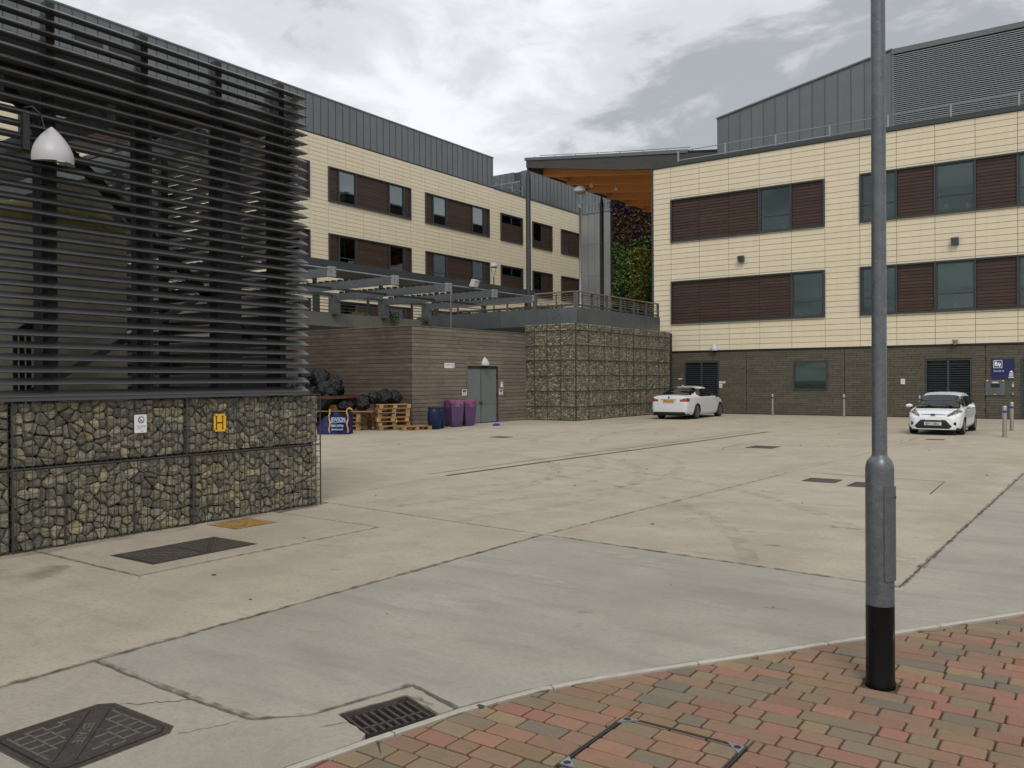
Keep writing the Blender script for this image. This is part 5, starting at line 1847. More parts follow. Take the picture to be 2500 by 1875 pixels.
panels_x(29.31, 36.9, 4, 3.93, 4.575, -17.31, M_GALVD, tp)
MB().box(-24.9, -17.4, 29.31, 29.9, 3.97, 4.5).build('soil', M_SOIL, tp)
MB().box(-17.9, -17.36, 29.9, 36.8, 3.97, 4.48).build('soil', M_SOIL, tp)
MB().box(-25.05, -18.0, 29.9, 29.93, 3.97, 4.575).build('back_panel', M_GALVD, tp)
MB().box(-25.05, -25.02, 29.31, 31.6, 3.9, 4.575).build('end_panel', M_GALVD, tp)
cpn = thing('concrete_planter', (-27.0, 22, 4), 'long grey rendered planter wall above the timber bin store, under the pergola', 'planter')
panels_x(9.0, 31.6, 8, 3.98, 4.56, -27.0, M_CONCW, cpn, .25)
MB().box(-27.9, -27.26, 9, 31.6, 3.98, 4.5).build('soil', M_SOIL, cpn)
MB().box(-27.35, -26.96, 9, 31.6, 3.7, 3.97).build('drip_edge', M_DARKST, cpn)

# planting
def shrub(name, loc, w_, d_, h_, n, s, m, label, seed, hang=0.0, cat='plant'):
    rr = random.Random(seed)
    t = thing(name, loc, label, cat, None)
    mb = MB()
    stems = MB()
    for k in range(max(3, int(n / 60))):
        x_, y_ = loc[0] + rr.uniform(-w_ / 2, w_ / 2) * .8, loc[1] + rr.uniform(-d_ / 2, d_ / 2) * .8
        top = Vector((x_ + rr.uniform(-.1, .1), y_ + rr.uniform(-.1, .1), loc[2] + h_ * rr.uniform(.6, 1)))
        stems.tube([(x_, y_, loc[2] - .05), ((x_ + top.x) / 2 + .02, (y_ + top.y) / 2, loc[2] + h_ * .4), top], [.008, .006, .003], 4)
        for _ in range(60):
            f_ = rr.random()
            p = Vector((x_, y_, loc[2])).lerp(top, f_) + Vector((rr.gauss(0, .11 * w_ / 1.0 + .05), rr.gauss(0, .06), rr.gauss(0, .05)))
            if hang and rr.random() < .4:
                p.z -= rr.uniform(0, hang)
                p.y -= .1 if w_ > d_ else 0
                p.x += .1 if d_ > w_ else 0
            leaf(mb, p, s * rr.uniform(.6, 1.2), rr, -.2)
    mb.build('foliage', m, t, kind='stuff')
    stems.build('stem', M_SOIL, t)
shrub('planter_plant', (-18.8, 29.55, 4.5), 1.6, .4, .28, 700, .1, M_LEAF, 'bright green trailing plant spilling over the steel planter near its corner', 1, .25)
shrub('planter_plant', (-20.3, 29.55, 4.5), 1.6, .4, .2, 500, .09, M_LEAF, 'low bright green plant in the steel planter left of the trailing one', 2)
shrub('planter_plant', (-21.9, 29.6, 4.5), 1.4, .4, .16, 400, .08, M_LEAFD, 'low dark green plants midway along the steel planter', 3)
shrub('planter_plant', (-23.3, 29.6, 4.5), 1.0, .4, .2, 300, .08, M_LEAFD, 'dark clump at the left end of the steel planter', 4)
shrub('planter_plant', (-17.6, 33.9, 4.48), .3, 1.2, .22, 400, .08, M_LEAF, 'green plant behind the railing halfway along the gabion top', 5)
shrub('planter_plant', (-27.3, 23.1, 4.5), .4, 1.2, .32, 420, .13, M_LEAF, 'leafy fern like plant on the rendered planter next to the louvre screen', 6)
shrub('planter_plant', (-27.4, 27.2, 4.5), .4, 1.1, .2, 400, .1, M_LEAF, 'low green plant on the rendered planter between two pergola columns', 7)
shrub('planter_plant', (-27.1, 28.9, 4.5), .4, .8, .3, 300, .15, M_LEAFD, 'dark plant hanging over the rendered planter beside a pergola column', 8, .5)
shrub('planter_plant', (-27.1, 31.0, 4.5), .4, .9, .25, 300, .13, M_LEAFD, 'dark plant where the rendered and steel planters meet', 9, .3)
shrub('planter_plant', (-27.6, 25.9, 4.5), .3, .3, .7, 180, .12, M_LEAFD, 'thin tall dark plant between the pergola columns', 10)

# pergola
pg = thing('pergola', (-24, 25.2, 4.5), 'galvanised steel pergola of cantilevered beams over the timber bin store', 'pergola')
for i, y_ in enumerate((13.2, 16.2, 19.2, 22.2, 25.2, 28.2, 31.2)):
    bo = MB()
    bo.box(-27.1, -20.75, y_ - .055, y_ + .055, 5.085, 5.385)
    bo = bo.build('beam', M_GALVD, pg)
    MB().box(-20.75, -20.60, y_ - .13, y_ + .13, 5.07, 5.40).build('end_plate', M_CLADL, bo)
    b4 = MB()
    for (dy, dz) in ((-.09, .1), (.09, .1), (-.09, .24), (.09, .24), (-.09, .17)):
        b4.tube([(-20.602, y_ + dy, 5.07 + dz), (-20.585, y_ + dy, 5.07 + dz)], .016, 6)
    b4.build('bolt', M_DARKST, bo)
    MB().box(-27.16, -26.78, y_ - .17, y_ + .17, 4.5, 5.386).build('column', M_GALVD, pg)
    cl = MB()
    for k in range(17):
        x_ = -26.6 + k * .34
        cl.box(x_, x_ + .16, y_ - .075, y_ + .075, 5.386, 5.45)
    cl.build('slat_clip', M_BLACKP, bo)
for x_, z_, h_ in ((-20.72, 5.33, .03), (-23.9, 5.16, .08), (-26.9, 5.3, .1)):
    for i in range(6):
        y0 = 13.2 + 3 * i
        mb = MB()
        if h_ < .05:
            mb.tube([(x_, y0 + .14, z_), (x_, y0 + 2.86, z_)], .028, 8)
            mb.build('tie_tube', M_GALV, pg)
        else:
            mb.box(x_ - .03, x_ + .03, y0 + .06, y0 + 2.94, z_ - h_ / 2, z_ + h_ / 2)
            mb.build('purlin', M_DARKST if h_ < .09 else M_FRAME, pg)
fl = thing('floodlight', (-20.65, 26.7, 5.4), 'white floodlight clamped on the pergola tube between two beam ends', 'floodlight')
mb = MB()
mb.add([(-20.72, 26.55, 5.40), (-20.50, 26.55, 5.36), (-20.42, 26.55, 5.62), (-20.60, 26.55, 5.68), (-20.72, 26.85, 5.40), (-20.50, 26.85, 5.36), (-20.42, 26.85, 5.62), (-20.60, 26.85, 5.68)],
       [(0, 1, 2, 3), (4, 7, 6, 5), (0, 4, 5, 1), (1, 5, 6, 2), (2, 6, 7, 3), (3, 7, 4, 0)])
mb.build('housing', M_LAMPW, fl)
MB().add([(-20.495, 26.58, 5.385), (-20.425, 26.58, 5.60), (-20.425, 26.82, 5.60), (-20.495, 26.82, 5.385)], [(0, 1, 2, 3)]).build('lens', M_LAMPG, fl)
MB().tube([(-20.66, 26.7, 5.33), (-20.64, 26.7, 5.42)], .02, 6).build('bracket', M_DARKST, fl)
rd = MB()
rd.tube([(-20.56, 25.2, 5.3), (-20.56, 25.2, 3.62)], .012, 6)
t = thing('suspension_rod', (-20.56, 25.2, 3.62), 'thin vertical white pipe from a pergola beam end down to the bin store roof', 'pipe')
rd.build('pipe', M_CLADL, t)

# covered walkway roof in front of the left block
wk = thing('walkway_roof', (-34, 28, 7), 'long flat dark grey walkway roof in front of the left block', 'roof')
for i in range(6):
    a = 9.0 + (45.3 - 9.0) * i / 6
    b = 9.0 + (45.3 - 9.0) * (i + 1) / 6
    piece('fascia_panel', M_FRAME, -30.06, -30.0, a + .01, b - .01, 7.03, 7.37, wk)
MB().box(-33.0, -30.06, 9, 45.3, 7.05, 7.30).build('roof_slab', M_FRAME, wk)
for i in range(9):
    MB().box(-30.6, -30.45, 9.4 + i * 4.45, 9.55 + i * 4.45, 3.9, 7.04).build('column', M_FRAME, wk)

# timber rail fences on the terrace
def rail_fence(label, p0, p1, nbay, z0, z1, rails, post_m, rail_m, w_post=.09, seed=1, cap=True, inner=0):
    t = thing('terrace_railing', ((p0[0] + p1[0]) / 2, (p0[1] + p1[1]) / 2, z0), label, 'railing')
    p0, p1 = Vector(p0), Vector(p1)
    for i in range(nbay + 1):
        p = p0.lerp(p1, i / nbay)
        MB().box(p.x - w_post / 2, p.x + w_post / 2, p.y - w_post / 2, p.y + w_post / 2, z0, z1 - .03).build('post', post_m, t)
    d = (p1 - p0).normalized()
    off = Vector((-d.y, d.x)) * .07
    if off.x > 0 or off.y < 0:
        off = -off
    rr = random.Random(seed)
    for i in range(nbay):
        a, b = p0.lerp(p1, i / nbay), p0.lerp(p1, (i + 1) / nbay)
        if cap:
            mb = MB()
            mb.bar((a.x, a.y, z1), (b.x, b.y, z1), .14, .045)
            mb.build('top_rail', M_PLANK, t)
        for z_ in rails:
            mb = MB()
            mb.bar((a.x + off.x, a.y + off.y, z_ + rr.uniform(-.006, .006)), (b.x + off.x, b.y + off.y, z_ + rr.uniform(-.006, .006)), .025, .03)
            mb.build('rail', rail_m, t)
        mb = MB()
        mb.bar((a.x + off.x, a.y + off.y, z0 + .13), (b.x + off.x, b.y + off.y, z0 + .13), .04, .07)
        mb.build('bottom_rail', M_GLULAMD, t)
        mid = (a + b) / 2
        for k in range(inner):
            MB().box(mid.x + off.x * 1.5 - .02, mid.x + off.x * 1.5 + .02, mid.y + off.y * 1.5 - .02, mid.y + off.y * 1.5 + .02, z0 + .05, z1 - .05).build('baluster', M_PLANK, t)
    return t
RZ = [4.84, 4.93, 5.02, 5.11]
rail_fence('timber and steel railing along the terrace edge above the gabion wall, towards the right block', (-17.42, 29.36), (-17.42, 36.9), 6, 4.56, 5.22, RZ, M_GALVD, M_PLANK, seed=3, inner=1)
rail_fence('short timber and steel railing on the steel planter left of its corner', (-17.5, 29.36), (-19.42, 29.36), 1, 4.56, 5.22, RZ, M_GALVD, M_PLANK, seed=4, inner=1)
rail_fence('low dark rail on steel posts along the left part of the steel planter', (-19.5, 29.36), (-24.9, 29.36), 4, 4.56, 4.92, [], M_GALVD, M_GLULAMD, w_post=.06, seed=5)
rail_fence('dark horizontal rail fence behind the pergola columns', (-27.75, 13), (-27.75, 40), 9, 4.5, 5.5, [4.78, 4.92, 5.06, 5.2, 5.34], M_FRAME, M_GLULAMD, seed=6)

# ------------------------------------------------------------------ timber clad bin store
bs = thing('bin_store', (-22, 25.5, 0), 'flat roofed bin store clad in weathered brown timber planks, with a grey double door', 'shed')
XW2, YW2, ZT = -19.6, 21.9, 3.56
MB().box(-30, XW2 - .06, YW2 + .06, 28.9, 0, ZT - .08).build('wall', M_MORTAR, bs)
MB().box(-30.02, XW2 + .015, YW2 - .015, 28.92, ZT - .008, ZT + .02).build('roof', M_PLANK, bs)
DO = (24.98, 26.88, 0.0, 2.15)
rpk = random.Random(8)
H = (ZT - .02) / 25
for k in range(25):
    z0, z1 = .012 + k * H, .012 + (k + 1) * H - .013
    y_ = YW2
    first = True
    while y_ < 28.9:
        l = rpk.uniform(1.8, 3.6) if not first else rpk.uniform(.8, 3.4)
        first = False
        e_ = min(28.9, y_ + l)
        if 28.9 - e_ < .5:
            e_ = 28.9
        for r in cut((y_ + .003, e_ - .003, z0, z1), [(DO[0] - .05, DO[1] + .06, -1, DO[3] + .05)], .03):
            piece('plank', M_PLANK, XW2 - .06, XW2 + rpk.uniform(-.003, .004), r[0], r[1], r[2], r[3], bs)
        y_ = e_
    x_ = XW2 - .008
    while x_ > -30:
        l = rpk.uniform(1.2, 3.6)
        e_ = max(-30, x_ - l)
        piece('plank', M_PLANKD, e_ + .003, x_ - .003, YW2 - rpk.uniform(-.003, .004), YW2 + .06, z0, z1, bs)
        x_ = e_
MB().box(XW2 - .05, XW2 + .012, DO[0] - .045, DO[0], 0, DO[3] + .045).build('door_frame', M_PLANK, bs)
MB().box(XW2 - .05, XW2 + .012, DO[1], DO[1] + .055, 0, DO[3] + .045).build('door_frame', M_RUST, bs)
MB().box(XW2 - .05, XW2 + .005, DO[0], DO[1], DO[3] - .05, DO[3] + .045).build('door_frame', M_SKIP, bs)
ymid = 25.83
for (a, b) in ((DO[0] + .01, ymid - .008), (ymid + .008, DO[1] - .04)):
    dl = MB().box(XW2 - .055, XW2 - .02, a, b, .03, DO[3] - .052).build('door_leaf', M_DOORG, bs)
    MB().box(XW2 - .021, XW2 - .016, a + .01, b - .01, .72, .732).build('kick_line', M_SEAM, dl)
MB().box(XW2 - .02, XW2 + .0, ymid - .02, ymid + .02, .03, DO[3] - .06).build('astragal', M_GALVD, bs)
hb = MB()
for z_ in (.2, 1.05, 1.78):
    hb.box(XW2 - .03, XW2 + .01, DO[1] - .05, DO[1] + .01, z_, z_ + .1)
hb.build('hinge', M_DARKST, bs)
hb = MB()
hb.box(XW2 - .02, XW2 + .03, ymid - .14, ymid + .1, .80, .83)
hb.box(XW2 - .02, XW2 + .035, ymid - .03, ymid + .02, .73, .8)
hb.build('hasp', M_IRON, bs)
def small_sign(x, y0, y1, z0, z1, label, name='sign', m=M_WHITE, th=.008):
    t = thing(name, (x, (y0 + y1) / 2, z0), label, 'sign')
    MB().box(x, x + th, y0, y1, z0, z1).build('sign_plate', m, t)
    return t
t = small_sign(XW2 + .005, 23.62, 24.19, 2.10, 2.29, 'white rectangular name sign on the timber bin store left of its door')
text('Recycled Waste', .078, M_GREYPRINT, (XW2 + .0145, 23.66, 2.20), ROT_EAST, t, ext=.001)
text('NHS', .045, M_NAVY, (XW2 + .0145, 24.06, 2.125), ROT_EAST, t, ext=.001)
for (a, b, c_, d_, lb_) in ((24.64, 24.92, 1.09, 1.31, 'small square notice on the timber just left of the grey double door'), (26.98, 27.24, 1.08, 1.29, 'small square notice on the timber just right of the grey double door')):
    t = small_sign(XW2 + .005, a, b, c_, d_, lb_)
    k = MB()
    k.box(XW2 + .013, XW2 + .0145, a + .03, b - .03, d_ - .055, d_ - .02)
    k.box(XW2 + .013, XW2 + .0145, a + .03, b - .03, d_ - .1, d_ - .065)
    k.build('black_heading', M_BLACKP, t)
    k = MB()
    for i in range(4):
        k.box(XW2 + .013, XW2 + .0142, a + .035, b - .04, d_ - .128 - i * .02, d_ - .119 - i * .02)
    k.build('printed_lines', M_GREYPRINT, t)
t = small_sign(XW2 + .005, 27.1, 27.25, 1.37, 1.58, 'narrow white notice above the square one right of the double door')
k = MB().lathe([(.03, 0), (.03, .002)], 16)
k.v = [(XW2 + .0135 + z, 27.175 + x, 1.525 + y) for x, y, z in k.v]
k.build('printed_symbol', M_NAVY, t)
t = thing('wall_lamp', (XW2, 26.05, 2.2), 'teardrop shaped grey lamp over the grey double door', 'wall lamp')
teardrop(t, lambda u, v, d: (XW2 + .01 + d, 26.05 + u, 2.22 + v), .40, .33, .2)

# ------------------------------------------------------------------ fixtures on the right facade
t = thing('wall_lamp', (-15.15, YF, 3.0), 'teardrop shaped grey lamp over the left louvre door of the right block', 'wall lamp')
teardrop(t, lambda u, v, d: (-15.15 + u, YF - .05 - d, 2.99 + v), .38, .32, .2)
t = thing('dome_camera', (-4.92, YF - .1, 3.06), 'small pale dome camera above the right louvre door', 'camera')
mb = MB().lathe([(.0, -.12), (.06, -.1), (.09, -.04), (.09, .03), (.11, .04), (.11, .1), (0, .1)], 16, (-4.94, YF - .18, 3.08))
mb.build('dome', M_LAMPG, t, smooth=True)
MB().box(-4.97, -4.91, YF - .18, YF - .01, 3.13, 3.19).build('bracket', M_LAMPW, t)
for (x_, z_, lb_) in ((-13.79, 7.21, 'small grey floodlight on the cream wall above the left half of the lower window band'), (-4.94, 7.16, 'small grey floodlight on the cream wall right of the lamp post')):
    t = thing('floodlight', (x_, YF, z_), lb_, 'floodlight')
    a = MB()
    a.add([(x_ - .14, YF - .05, z_ - .12), (x_ + .14, YF - .05, z_ - .12), (x_ + .14, YF - .12, z_ + .15), (x_ - .14, YF - .12, z_ + .15),
           (x_ - .14, YF - .17, z_ - .17), (x_ + .14, YF - .17, z_ - .17), (x_ + .14, YF - .30, z_ + .1), (x_ - .14, YF - .30, z_ + .1)],
          [(0, 3, 2, 1), (4, 5, 6, 7), (0, 1, 5, 4), (1, 2, 6, 5), (2, 3, 7, 6), (3, 0, 4, 7)])
    a.build('housing', M_GALVD, t)
    MB().add([(x_ - .11, YF - .06, z_ - .128), (x_ + .11, YF - .06, z_ - .128), (x_ + .11, YF - .16, z_ - .172), (x_ - .11, YF - .16, z_ - .172)], [(0, 1, 2, 3)]).build('lens', M_HEADL, t)
    MB().box(x_ - .04, x_ + .04, YF - .12, YF - .012, z_ - .02, z_ + .06).build('bracket', M_DARKST, t)

t = thing('goods_in_sign', (-3.29, YF, 1.98), 'navy blue sign with a white truck symbol reading Goods In', 'sign')
YS = YF - .03
MB().box(-3.68, -2.90, YS, YF - .004, 1.59, 2.38).build('sign_plate', M_NAVY, t)
M_WP = material('white_print', (0.8, 0.82, 0.9), 0.5)
k = MB()
sx, sy = .78 / 385.0, .79 / 335.0
P2 = lambda px, py: (-3.68 + (px - 1665) * sx, 2.38 - (py - 178) * sy)
def pbox(mb, a, b, c_, d_):
    (x0, z1), (x1, z0) = P2(a, c_), P2(b, d_)
    mb.box(x0, x1, YS - .002, YS, z0, z1)
pbox(k, 1698, 1848, 205, 213); pbox(k, 1698, 1848, 327, 335); pbox(k, 1698, 1706, 213, 327); pbox(k, 1840, 1848, 213, 327)
k.build('symbol_border', M_WP, t)
k = MB()
pbox(k, 1720, 1762, 228, 280); pbox(k, 1720, 1780, 286, 302); pbox(k, 1772, 1790, 243, 286); pbox(k, 1790, 1812, 243, 252); pbox(k, 1790, 1826, 268, 290); pbox(k, 1812, 1824, 252, 268)
def disc_y(mb, cx, cz, r_, y, n=18):
    vs_ = [(cx + r_ * math.cos(2 * math.pi * i / n), y, cz + r_ * math.sin(2 * math.pi * i / n)) for i in range(n)]
    mb.add(vs_, [tuple(range(n))])
wx, wz = P2(1802, 300)
disc_y(k, wx, wz, .03, YS - .003)
k.build('truck_symbol', M_WP, t)
x_, z_ = P2(1702, 396)
text('Goods In', .096, M_WP, (x_, YS - .001, z_), ROT_SOUTH, t, ext=.001)
k = MB()
a = [P2(1965, 405), P2(2000, 378), P2(2022, 382), P2(2010, 398), P2(2032, 402), P2(2028, 420), P2(1998, 410)]
k.add([(u, YS - .002, v) for u, v in a], [tuple(range(len(a)))])
pbox(k, 1968, 2028, 424, 436)
pbox(k, 1948, 2046, 490, 502)
for i in range(4):
    pbox(k, 1958 + i * 2, 2038 - i * 2, 443 + i * 10, 449 + i * 10)
k.build('hand_symbol', M_WP, t)

t = thing('post_box_panel', (-3.55, YF, .93), 'flat grey wall panel with a dark letter slot under the Goods In sign', 'panel')
MB().box(-3.89, -3.21, YF - .04, YF - .004, .93, 1.54).build('panel_plate', M_GALVD, t)
MB().box(-3.70, -3.39, YF - .044, YF - .039, 1.24, 1.385).build('slot', M_BLACKP, t)
MB().box(-3.655, -3.45, YF - .044, YF - .039, 1.42, 1.465).build('label_plate', M_WHITE, t)
text('GOODS IN', .03, M_GREYPRINT, (-3.64, YF - .0445, 1.43), ROT_SOUTH, t, ext=.0005)
MB().box(-3.85, -3.79, YF - .048, YF - .04, 1.50, 1.53).add([], []).build('fixing', M_WHITE, t)
MB().box(-3.31, -3.25, YF - .048, YF - .04, 1.50, 1.53).build('fixing', M_WHITE, t)
MB().box(-3.58, -3.52, YF - .048, YF - .04, .965, .985).build('fixing', M_WHITE, t)
t = thing('intercom', (-2.945, YF, 1.35), 'small pale intercom between the letter panel and the dark door', 'intercom')
MB().box(-2.98, -2.91, YF - .035, YF - .004, 1.26, 1.435).build('body', M_LAMPW, t)
MB().box(-2.965, -2.925, YF - .038, YF - .034, 1.38, 1.42).build('speaker', M_BLACKP, t)
t = thing('door_release', (-2.945, YF, 1.0), 'small square switch box below the intercom', 'switch')
MB().box(-2.99, -2.91, YF - .05, YF - .004, .95, 1.04).build('body', M_GALV, t)
MB().box(-2.97, -2.93, YF - .053, YF - .049, .975, 1.015).build('button', M_CHROME, t)
def wall_sign(x0, x1, z0, z1, label, m=M_WHITE):
    t = thing('sign', ((x0 + x1) / 2, YF, z0), label, 'sign')
    MB().box(x0, x1, YF - .012, YF - .003, z0, z1).build('sign_plate', m, t)
    return t
t = wall_sign(-7.0, -6.84, 1.38, 1.60, 'small white smoking notice on the brick wall left of the right louvre door')
k = MB()
ring_poly(k, -6.92, 1.53, .028, .036, YF - .0135, lambda u, v, y: (u, y, v), 20)
k.box(-6.97, -6.87, YF - .0135, YF - .012, 1.44, 1.45)
k.build('printed_symbol', M_NAVY, t)
wall_sign(-17.01, -16.80, 1.625, 1.675, 'thin white strip label on the brick between gabion wall and left louvre door')
t = wall_sign(-14.93, -14.63, 1.435, 1.525, 'white notice strip right of the left louvre door, above the yellow warning')
k = MB(); k.box(-14.86, -14.66, YF - .0135, YF - .012, 1.495, 1.51); k.box(-14.86, -14.66, YF - .0135, YF - .012, 1.455, 1.465)
k.build('printed_lines', material('red_print', (.45, .03, .02), .5), t)
t = wall_sign(-14.93, -14.78, 1.21, 1.41, 'small yellow and white warning sign with a triangle, right of the left louvre door')
k = MB(); k.box(-14.92, -14.79, YF - .0135, YF - .012, 1.215, 1.275)
k.add([(-14.91, YF - .0135, 1.30), (-14.80, YF - .0135, 1.30), (-14.855, YF - .0135, 1.395)], [(0, 1, 2)])
k.build('warning_triangle', M_YELLOW, t)
k = MB(); k.add([(-14.875, YF - .0145, 1.31), (-14.835, YF - .0145, 1.31), (-14.855, YF - .0145, 1.36)], [(0, 1, 2)])
k.build('warning_mark', M_BLACKP, t)

# ------------------------------------------------------------------ bollards
def bollard(x, y, h, label):
    t = thing('bollard', (x, y, 0), label, 'bollard', 'stainless steel bollards in the yard')
    MB().lathe([(.057, 0), (.057, h - .19)], 24, (x, y, 0)).build('tube', M_STEEL, t, auto=40)
    MB().lathe([(.0575, h - .19), (.0575, h - .13)], 24, (x, y, 0)).build('blue_band', M_BLUEP, t, auto=40)
    MB().lathe([(.057, h - .13), (.057, h - .012), (.05, h), (0, h + .002)], 24, (x, y, 0)).build('cap', M_STEEL, t, auto=40)
    MB().lathe([(.075, 0.001), (.075, .004)], 16, (x, y, 0)).build('base_seal', M_BASE, t)
bollard(-12.16, 37.55, .95, 'steel bollard by the brick wall between the saloon and the small window')
bollard(-9.02, 37.2, .95, 'steel bollard by the brick wall just left of the foreground lamp post')
bollard(-6.15, 37.45, .92, 'steel bollard half hidden behind the white hatchback')
bollard(-2.28, 27.0, .86, 'front steel bollard of the pair at the right edge')
bollard(-2.36, 30.2, .88, 'rear steel bollard of the pair at the right edge')

# ------------------------------------------------------------------ street lamps on the terrace
def street_lamp(x, y, z0, zt, r_, label):
    t = thing('street_lamp', (x, y, z0), label, 'street lamp')
    zb = zt - r_ * 1.0
    MB().tube([(x, y, z0), (x, y, zb - r_ * 2.6)], [r_ * .24, r_ * .15], 12).build('pole', M_CLADL, t, smooth=True)
    fk = MB()
    for s_ in (-1, 1):
        fk.tube([(x, y, zb - r_ * 2.75), (x + s_ * r_ * .25, y, zb - r_ * 2.0), (x + s_ * r_ * .82, y, zb - r_ * .35)], r_ * .075, 8)
    fk.build('fork', M_CLADL, t, smooth=True)
    MB().lathe([(r_ * .98, -r_ * .06), (r_, 0), (r_ * .97, r_ * .25), (r_ * .82, r_ * .55), (r_ * .5, r_ * .82), (.01, r_ * .92)], 28, (x, y, zb)).build('canopy', M_LAMPW, t, smooth=True)
    MB().lathe([(.01, -r_ * .36), (r_ * .5, -r_ * .33), (r_ * .85, -r_ * .2), (r_ * .96, -r_ * .065)], 28, (x, y, zb)).build('diffuser', M_LAMPG, t, smooth=True)
street_lamp(-26.43, 45.0, 3.98, 13.60, .39, 'taller dome headed street lamp in front of the stair tower')
street_lamp(-33.05, 45.0, 3.98, 9.40, .265, 'smaller dome headed street lamp in front of the left block windows')

# ------------------------------------------------------------------ cars
def car(t, cfg, M_paint):
    """body skin lofted along the length; x forward, y left, origin mid wheelbase on the ground"""
    Lf, Lr, W = cfg['front'], cfg['rear'], cfg['W'] / 2
    top = cfg['top']
    def interp(tab, x):
        if x <= tab[0][0]:
            return tab[0][1]
        for (a, va), (b, vb) in zip(tab[:-1], tab[1:]):
            if a <= x <= b:
                s = (x - a) / (b - a)
                s = s * s * (3 - 2 * s) * .35 + s * .65
                return va + (vb - va) * s
        return tab[-1][1]
    xs = []
    n = 150
    for i in range(n + 1):
        u = i / n
        xs.append(-Lr + (Lf + Lr) * (0.5 - 0.5 * math.cos(math.pi * u)) * .55 + .45 * (Lf + Lr) * u)
    xs = sorted(set([round(v, 4) for v in xs + [-Lr + .2 * (k_ / 34) ** 1.6 for k_ in range(35)] + [Lf - .3 * (k_ / 46) ** 1.6 for k_ in range(47)]]))
    NV = 46
    secs = []
    for x in xs:
        zt, zb = interp(top, x), interp(cfg['bottom'], x)
        w = W * interp(cfg['plan'], x)
        gh = min(1.0, max(0.0, (zt - interp(cfg['belt'], x) - .06) / .25))      # how much greenhouse there is
        zs = min(interp(cfg['belt'], x), zt - .045)
        wr = w * (.84 * (1 - gh) + cfg['roofw'] * gh)
        zg = zt - (.035 * (1 - gh) + .085 * gh)
        ctrl = [(w * .90, zb), (w * .975, zb + (zs - zb) * .16), (w * 1.0, zb + (zs - zb) * .5), (w * .985, zb + (zs - zb) * .82), (w * (.955), zs), (wr, zg), (wr * .82, zt - .018 - .012 * gh), (wr * .5, zt - .006), (0, zt)]
        # resample with Catmull-Rom
        P_ = [ctrl[0]] + ctrl + [(-ctrl[-2][0], ctrl[-2][1])]
        dense = []
        for i in range(1, len(P_) - 2):
            for k_ in range(8):
                s = k_ / 8
                res = []
                for c_ in (0, 1):
                    p0, p1, p2, p3 = P_[i - 1][c_], P_[i][c_], P_[i + 1][c_], P_[i + 2][c_]
                    ten = .42
                    m1, m2 = ten * (p2 - p0), ten * (p3 - p1)
                    res.append((2 * s ** 3 - 3 * s ** 2 + 1) * p1 + (s ** 3 - 2 * s ** 2 + s) * m1 + (-2 * s ** 3 + 3 * s ** 2) * p2 + (s ** 3 - s ** 2) * m2)
                dense.append(tuple(res))
        dense.append(ctrl[-1])
        ln_ = [0]
        for a, b in zip(dense[:-1], dense[1:]):
            ln_.append(ln_[-1] + math.hypot(b[0] - a[0], b[1] - a[1]))
        row, j = [], 0
        for q in range(NV + 1):
            tgt = ln_[-1] * q / NV
            while j < len(ln_) - 2 and ln_[j + 1] < tgt:
                j += 1
            s = (tgt - ln_[j]) / max(1e-6, ln_[j + 1] - ln_[j])
            row.append((dense[j][0] + (dense[j + 1][0] - dense[j][0]) * s, dense[j][1] + (dense[j + 1][1] - dense[j][1]) * s))
        secs.append(row)
    bucket = {}
    def put(key, quad):
        bucket.setdefault(key, []).append(quad)
    for i in range(len(xs) - 1):
        for j in range(NV):
            for side_ in (1, -1):
                q = [(xs[i], side_ * secs[i][j][0], secs[i][j][1]), (xs[i + 1], side_ * secs[i + 1][j][0], secs[i + 1][j][1]), (xs[i + 1], side_ * secs[i + 1][j + 1][0], secs[i + 1][j + 1][1]), (xs[i], side_ * secs[i][j + 1][0], secs[i][j + 1][1])]
                if side_ > 0:
                    q = q[::-1]
                cx_, cy_, cz_ = sum(a[0] for a in q) / 4, sum(a[1] for a in q) / 4, sum(a[2] for a in q) / 4
                key = cfg['classify'](cx_, abs(cy_), cz_, W)
                if key == 'hole':
                    continue
                if key in ('headlight', 'tail_light', 'side_window', 'fog_lamp'):
                    key = key + ('L' if side_ > 0 else 'R')
                put(key, q)
    # close both ends
    for idx in (0, -1):
        row = secs[idx]
        x = xs[idx]
        poly = [(x, a, b) for a, b in row] + [(x, -a, b) for a, b in row[-2::-1]]
        for j in range(NV):
            q = [(x, row[j][0], row[j][1]), (x, row[j + 1][0], row[j + 1][1]), (x, -row[j + 1][0], row[j + 1][1]), (x, -row[j][0], row[j][1])]
            # split into strips so that the classifier can colour it
            m_ = 24
            for k_ in range(m_):
                f0, f1 = k_ / m_, (k_ + 1) / m_
                a = [x, q[0][1] + (q[3][1] - q[0][1]) * f0, q[0][2]], [x, q[1][1] + (q[2][1] - q[1][1]) * f0, q[1][2]], [x, q[1][1] + (q[2][1] - q[1][1]) * f1, q[1][2]], [x, q[0][1] + (q[3][1] - q[0][1]) * f1, q[0][2]]
                a = list(a) if idx else list(a)[::-1]
                cy_, cz_ = sum(p[1] for p in a) / 4, sum(p[2] for p in a) / 4
                key = cfg['classify'](x, abs(cy_), cz_, W)
                if key == 'hole':
                    key = 'black_trim'
                if key in ('headlight', 'tail_light', 'side_window', 'fog_lamp'):
                    key = key + ('L' if cy_ > 0 else 'R')
                put(key, [tuple(p) for p in a])
    mats = {'body': M_paint, 'windscreen': M_CARGLASS, 'rear_window': M_CARGLASS, 'side_window': M_CARGLASS, 'headlight': M_HEADL, 'tail_light': M_REDL, 'black_trim': M_CARB, 'grille': M_CARB, 'fog_lamp': M_CARB, 'door_gap': M_CARB, 'diffuser': M_CARB}
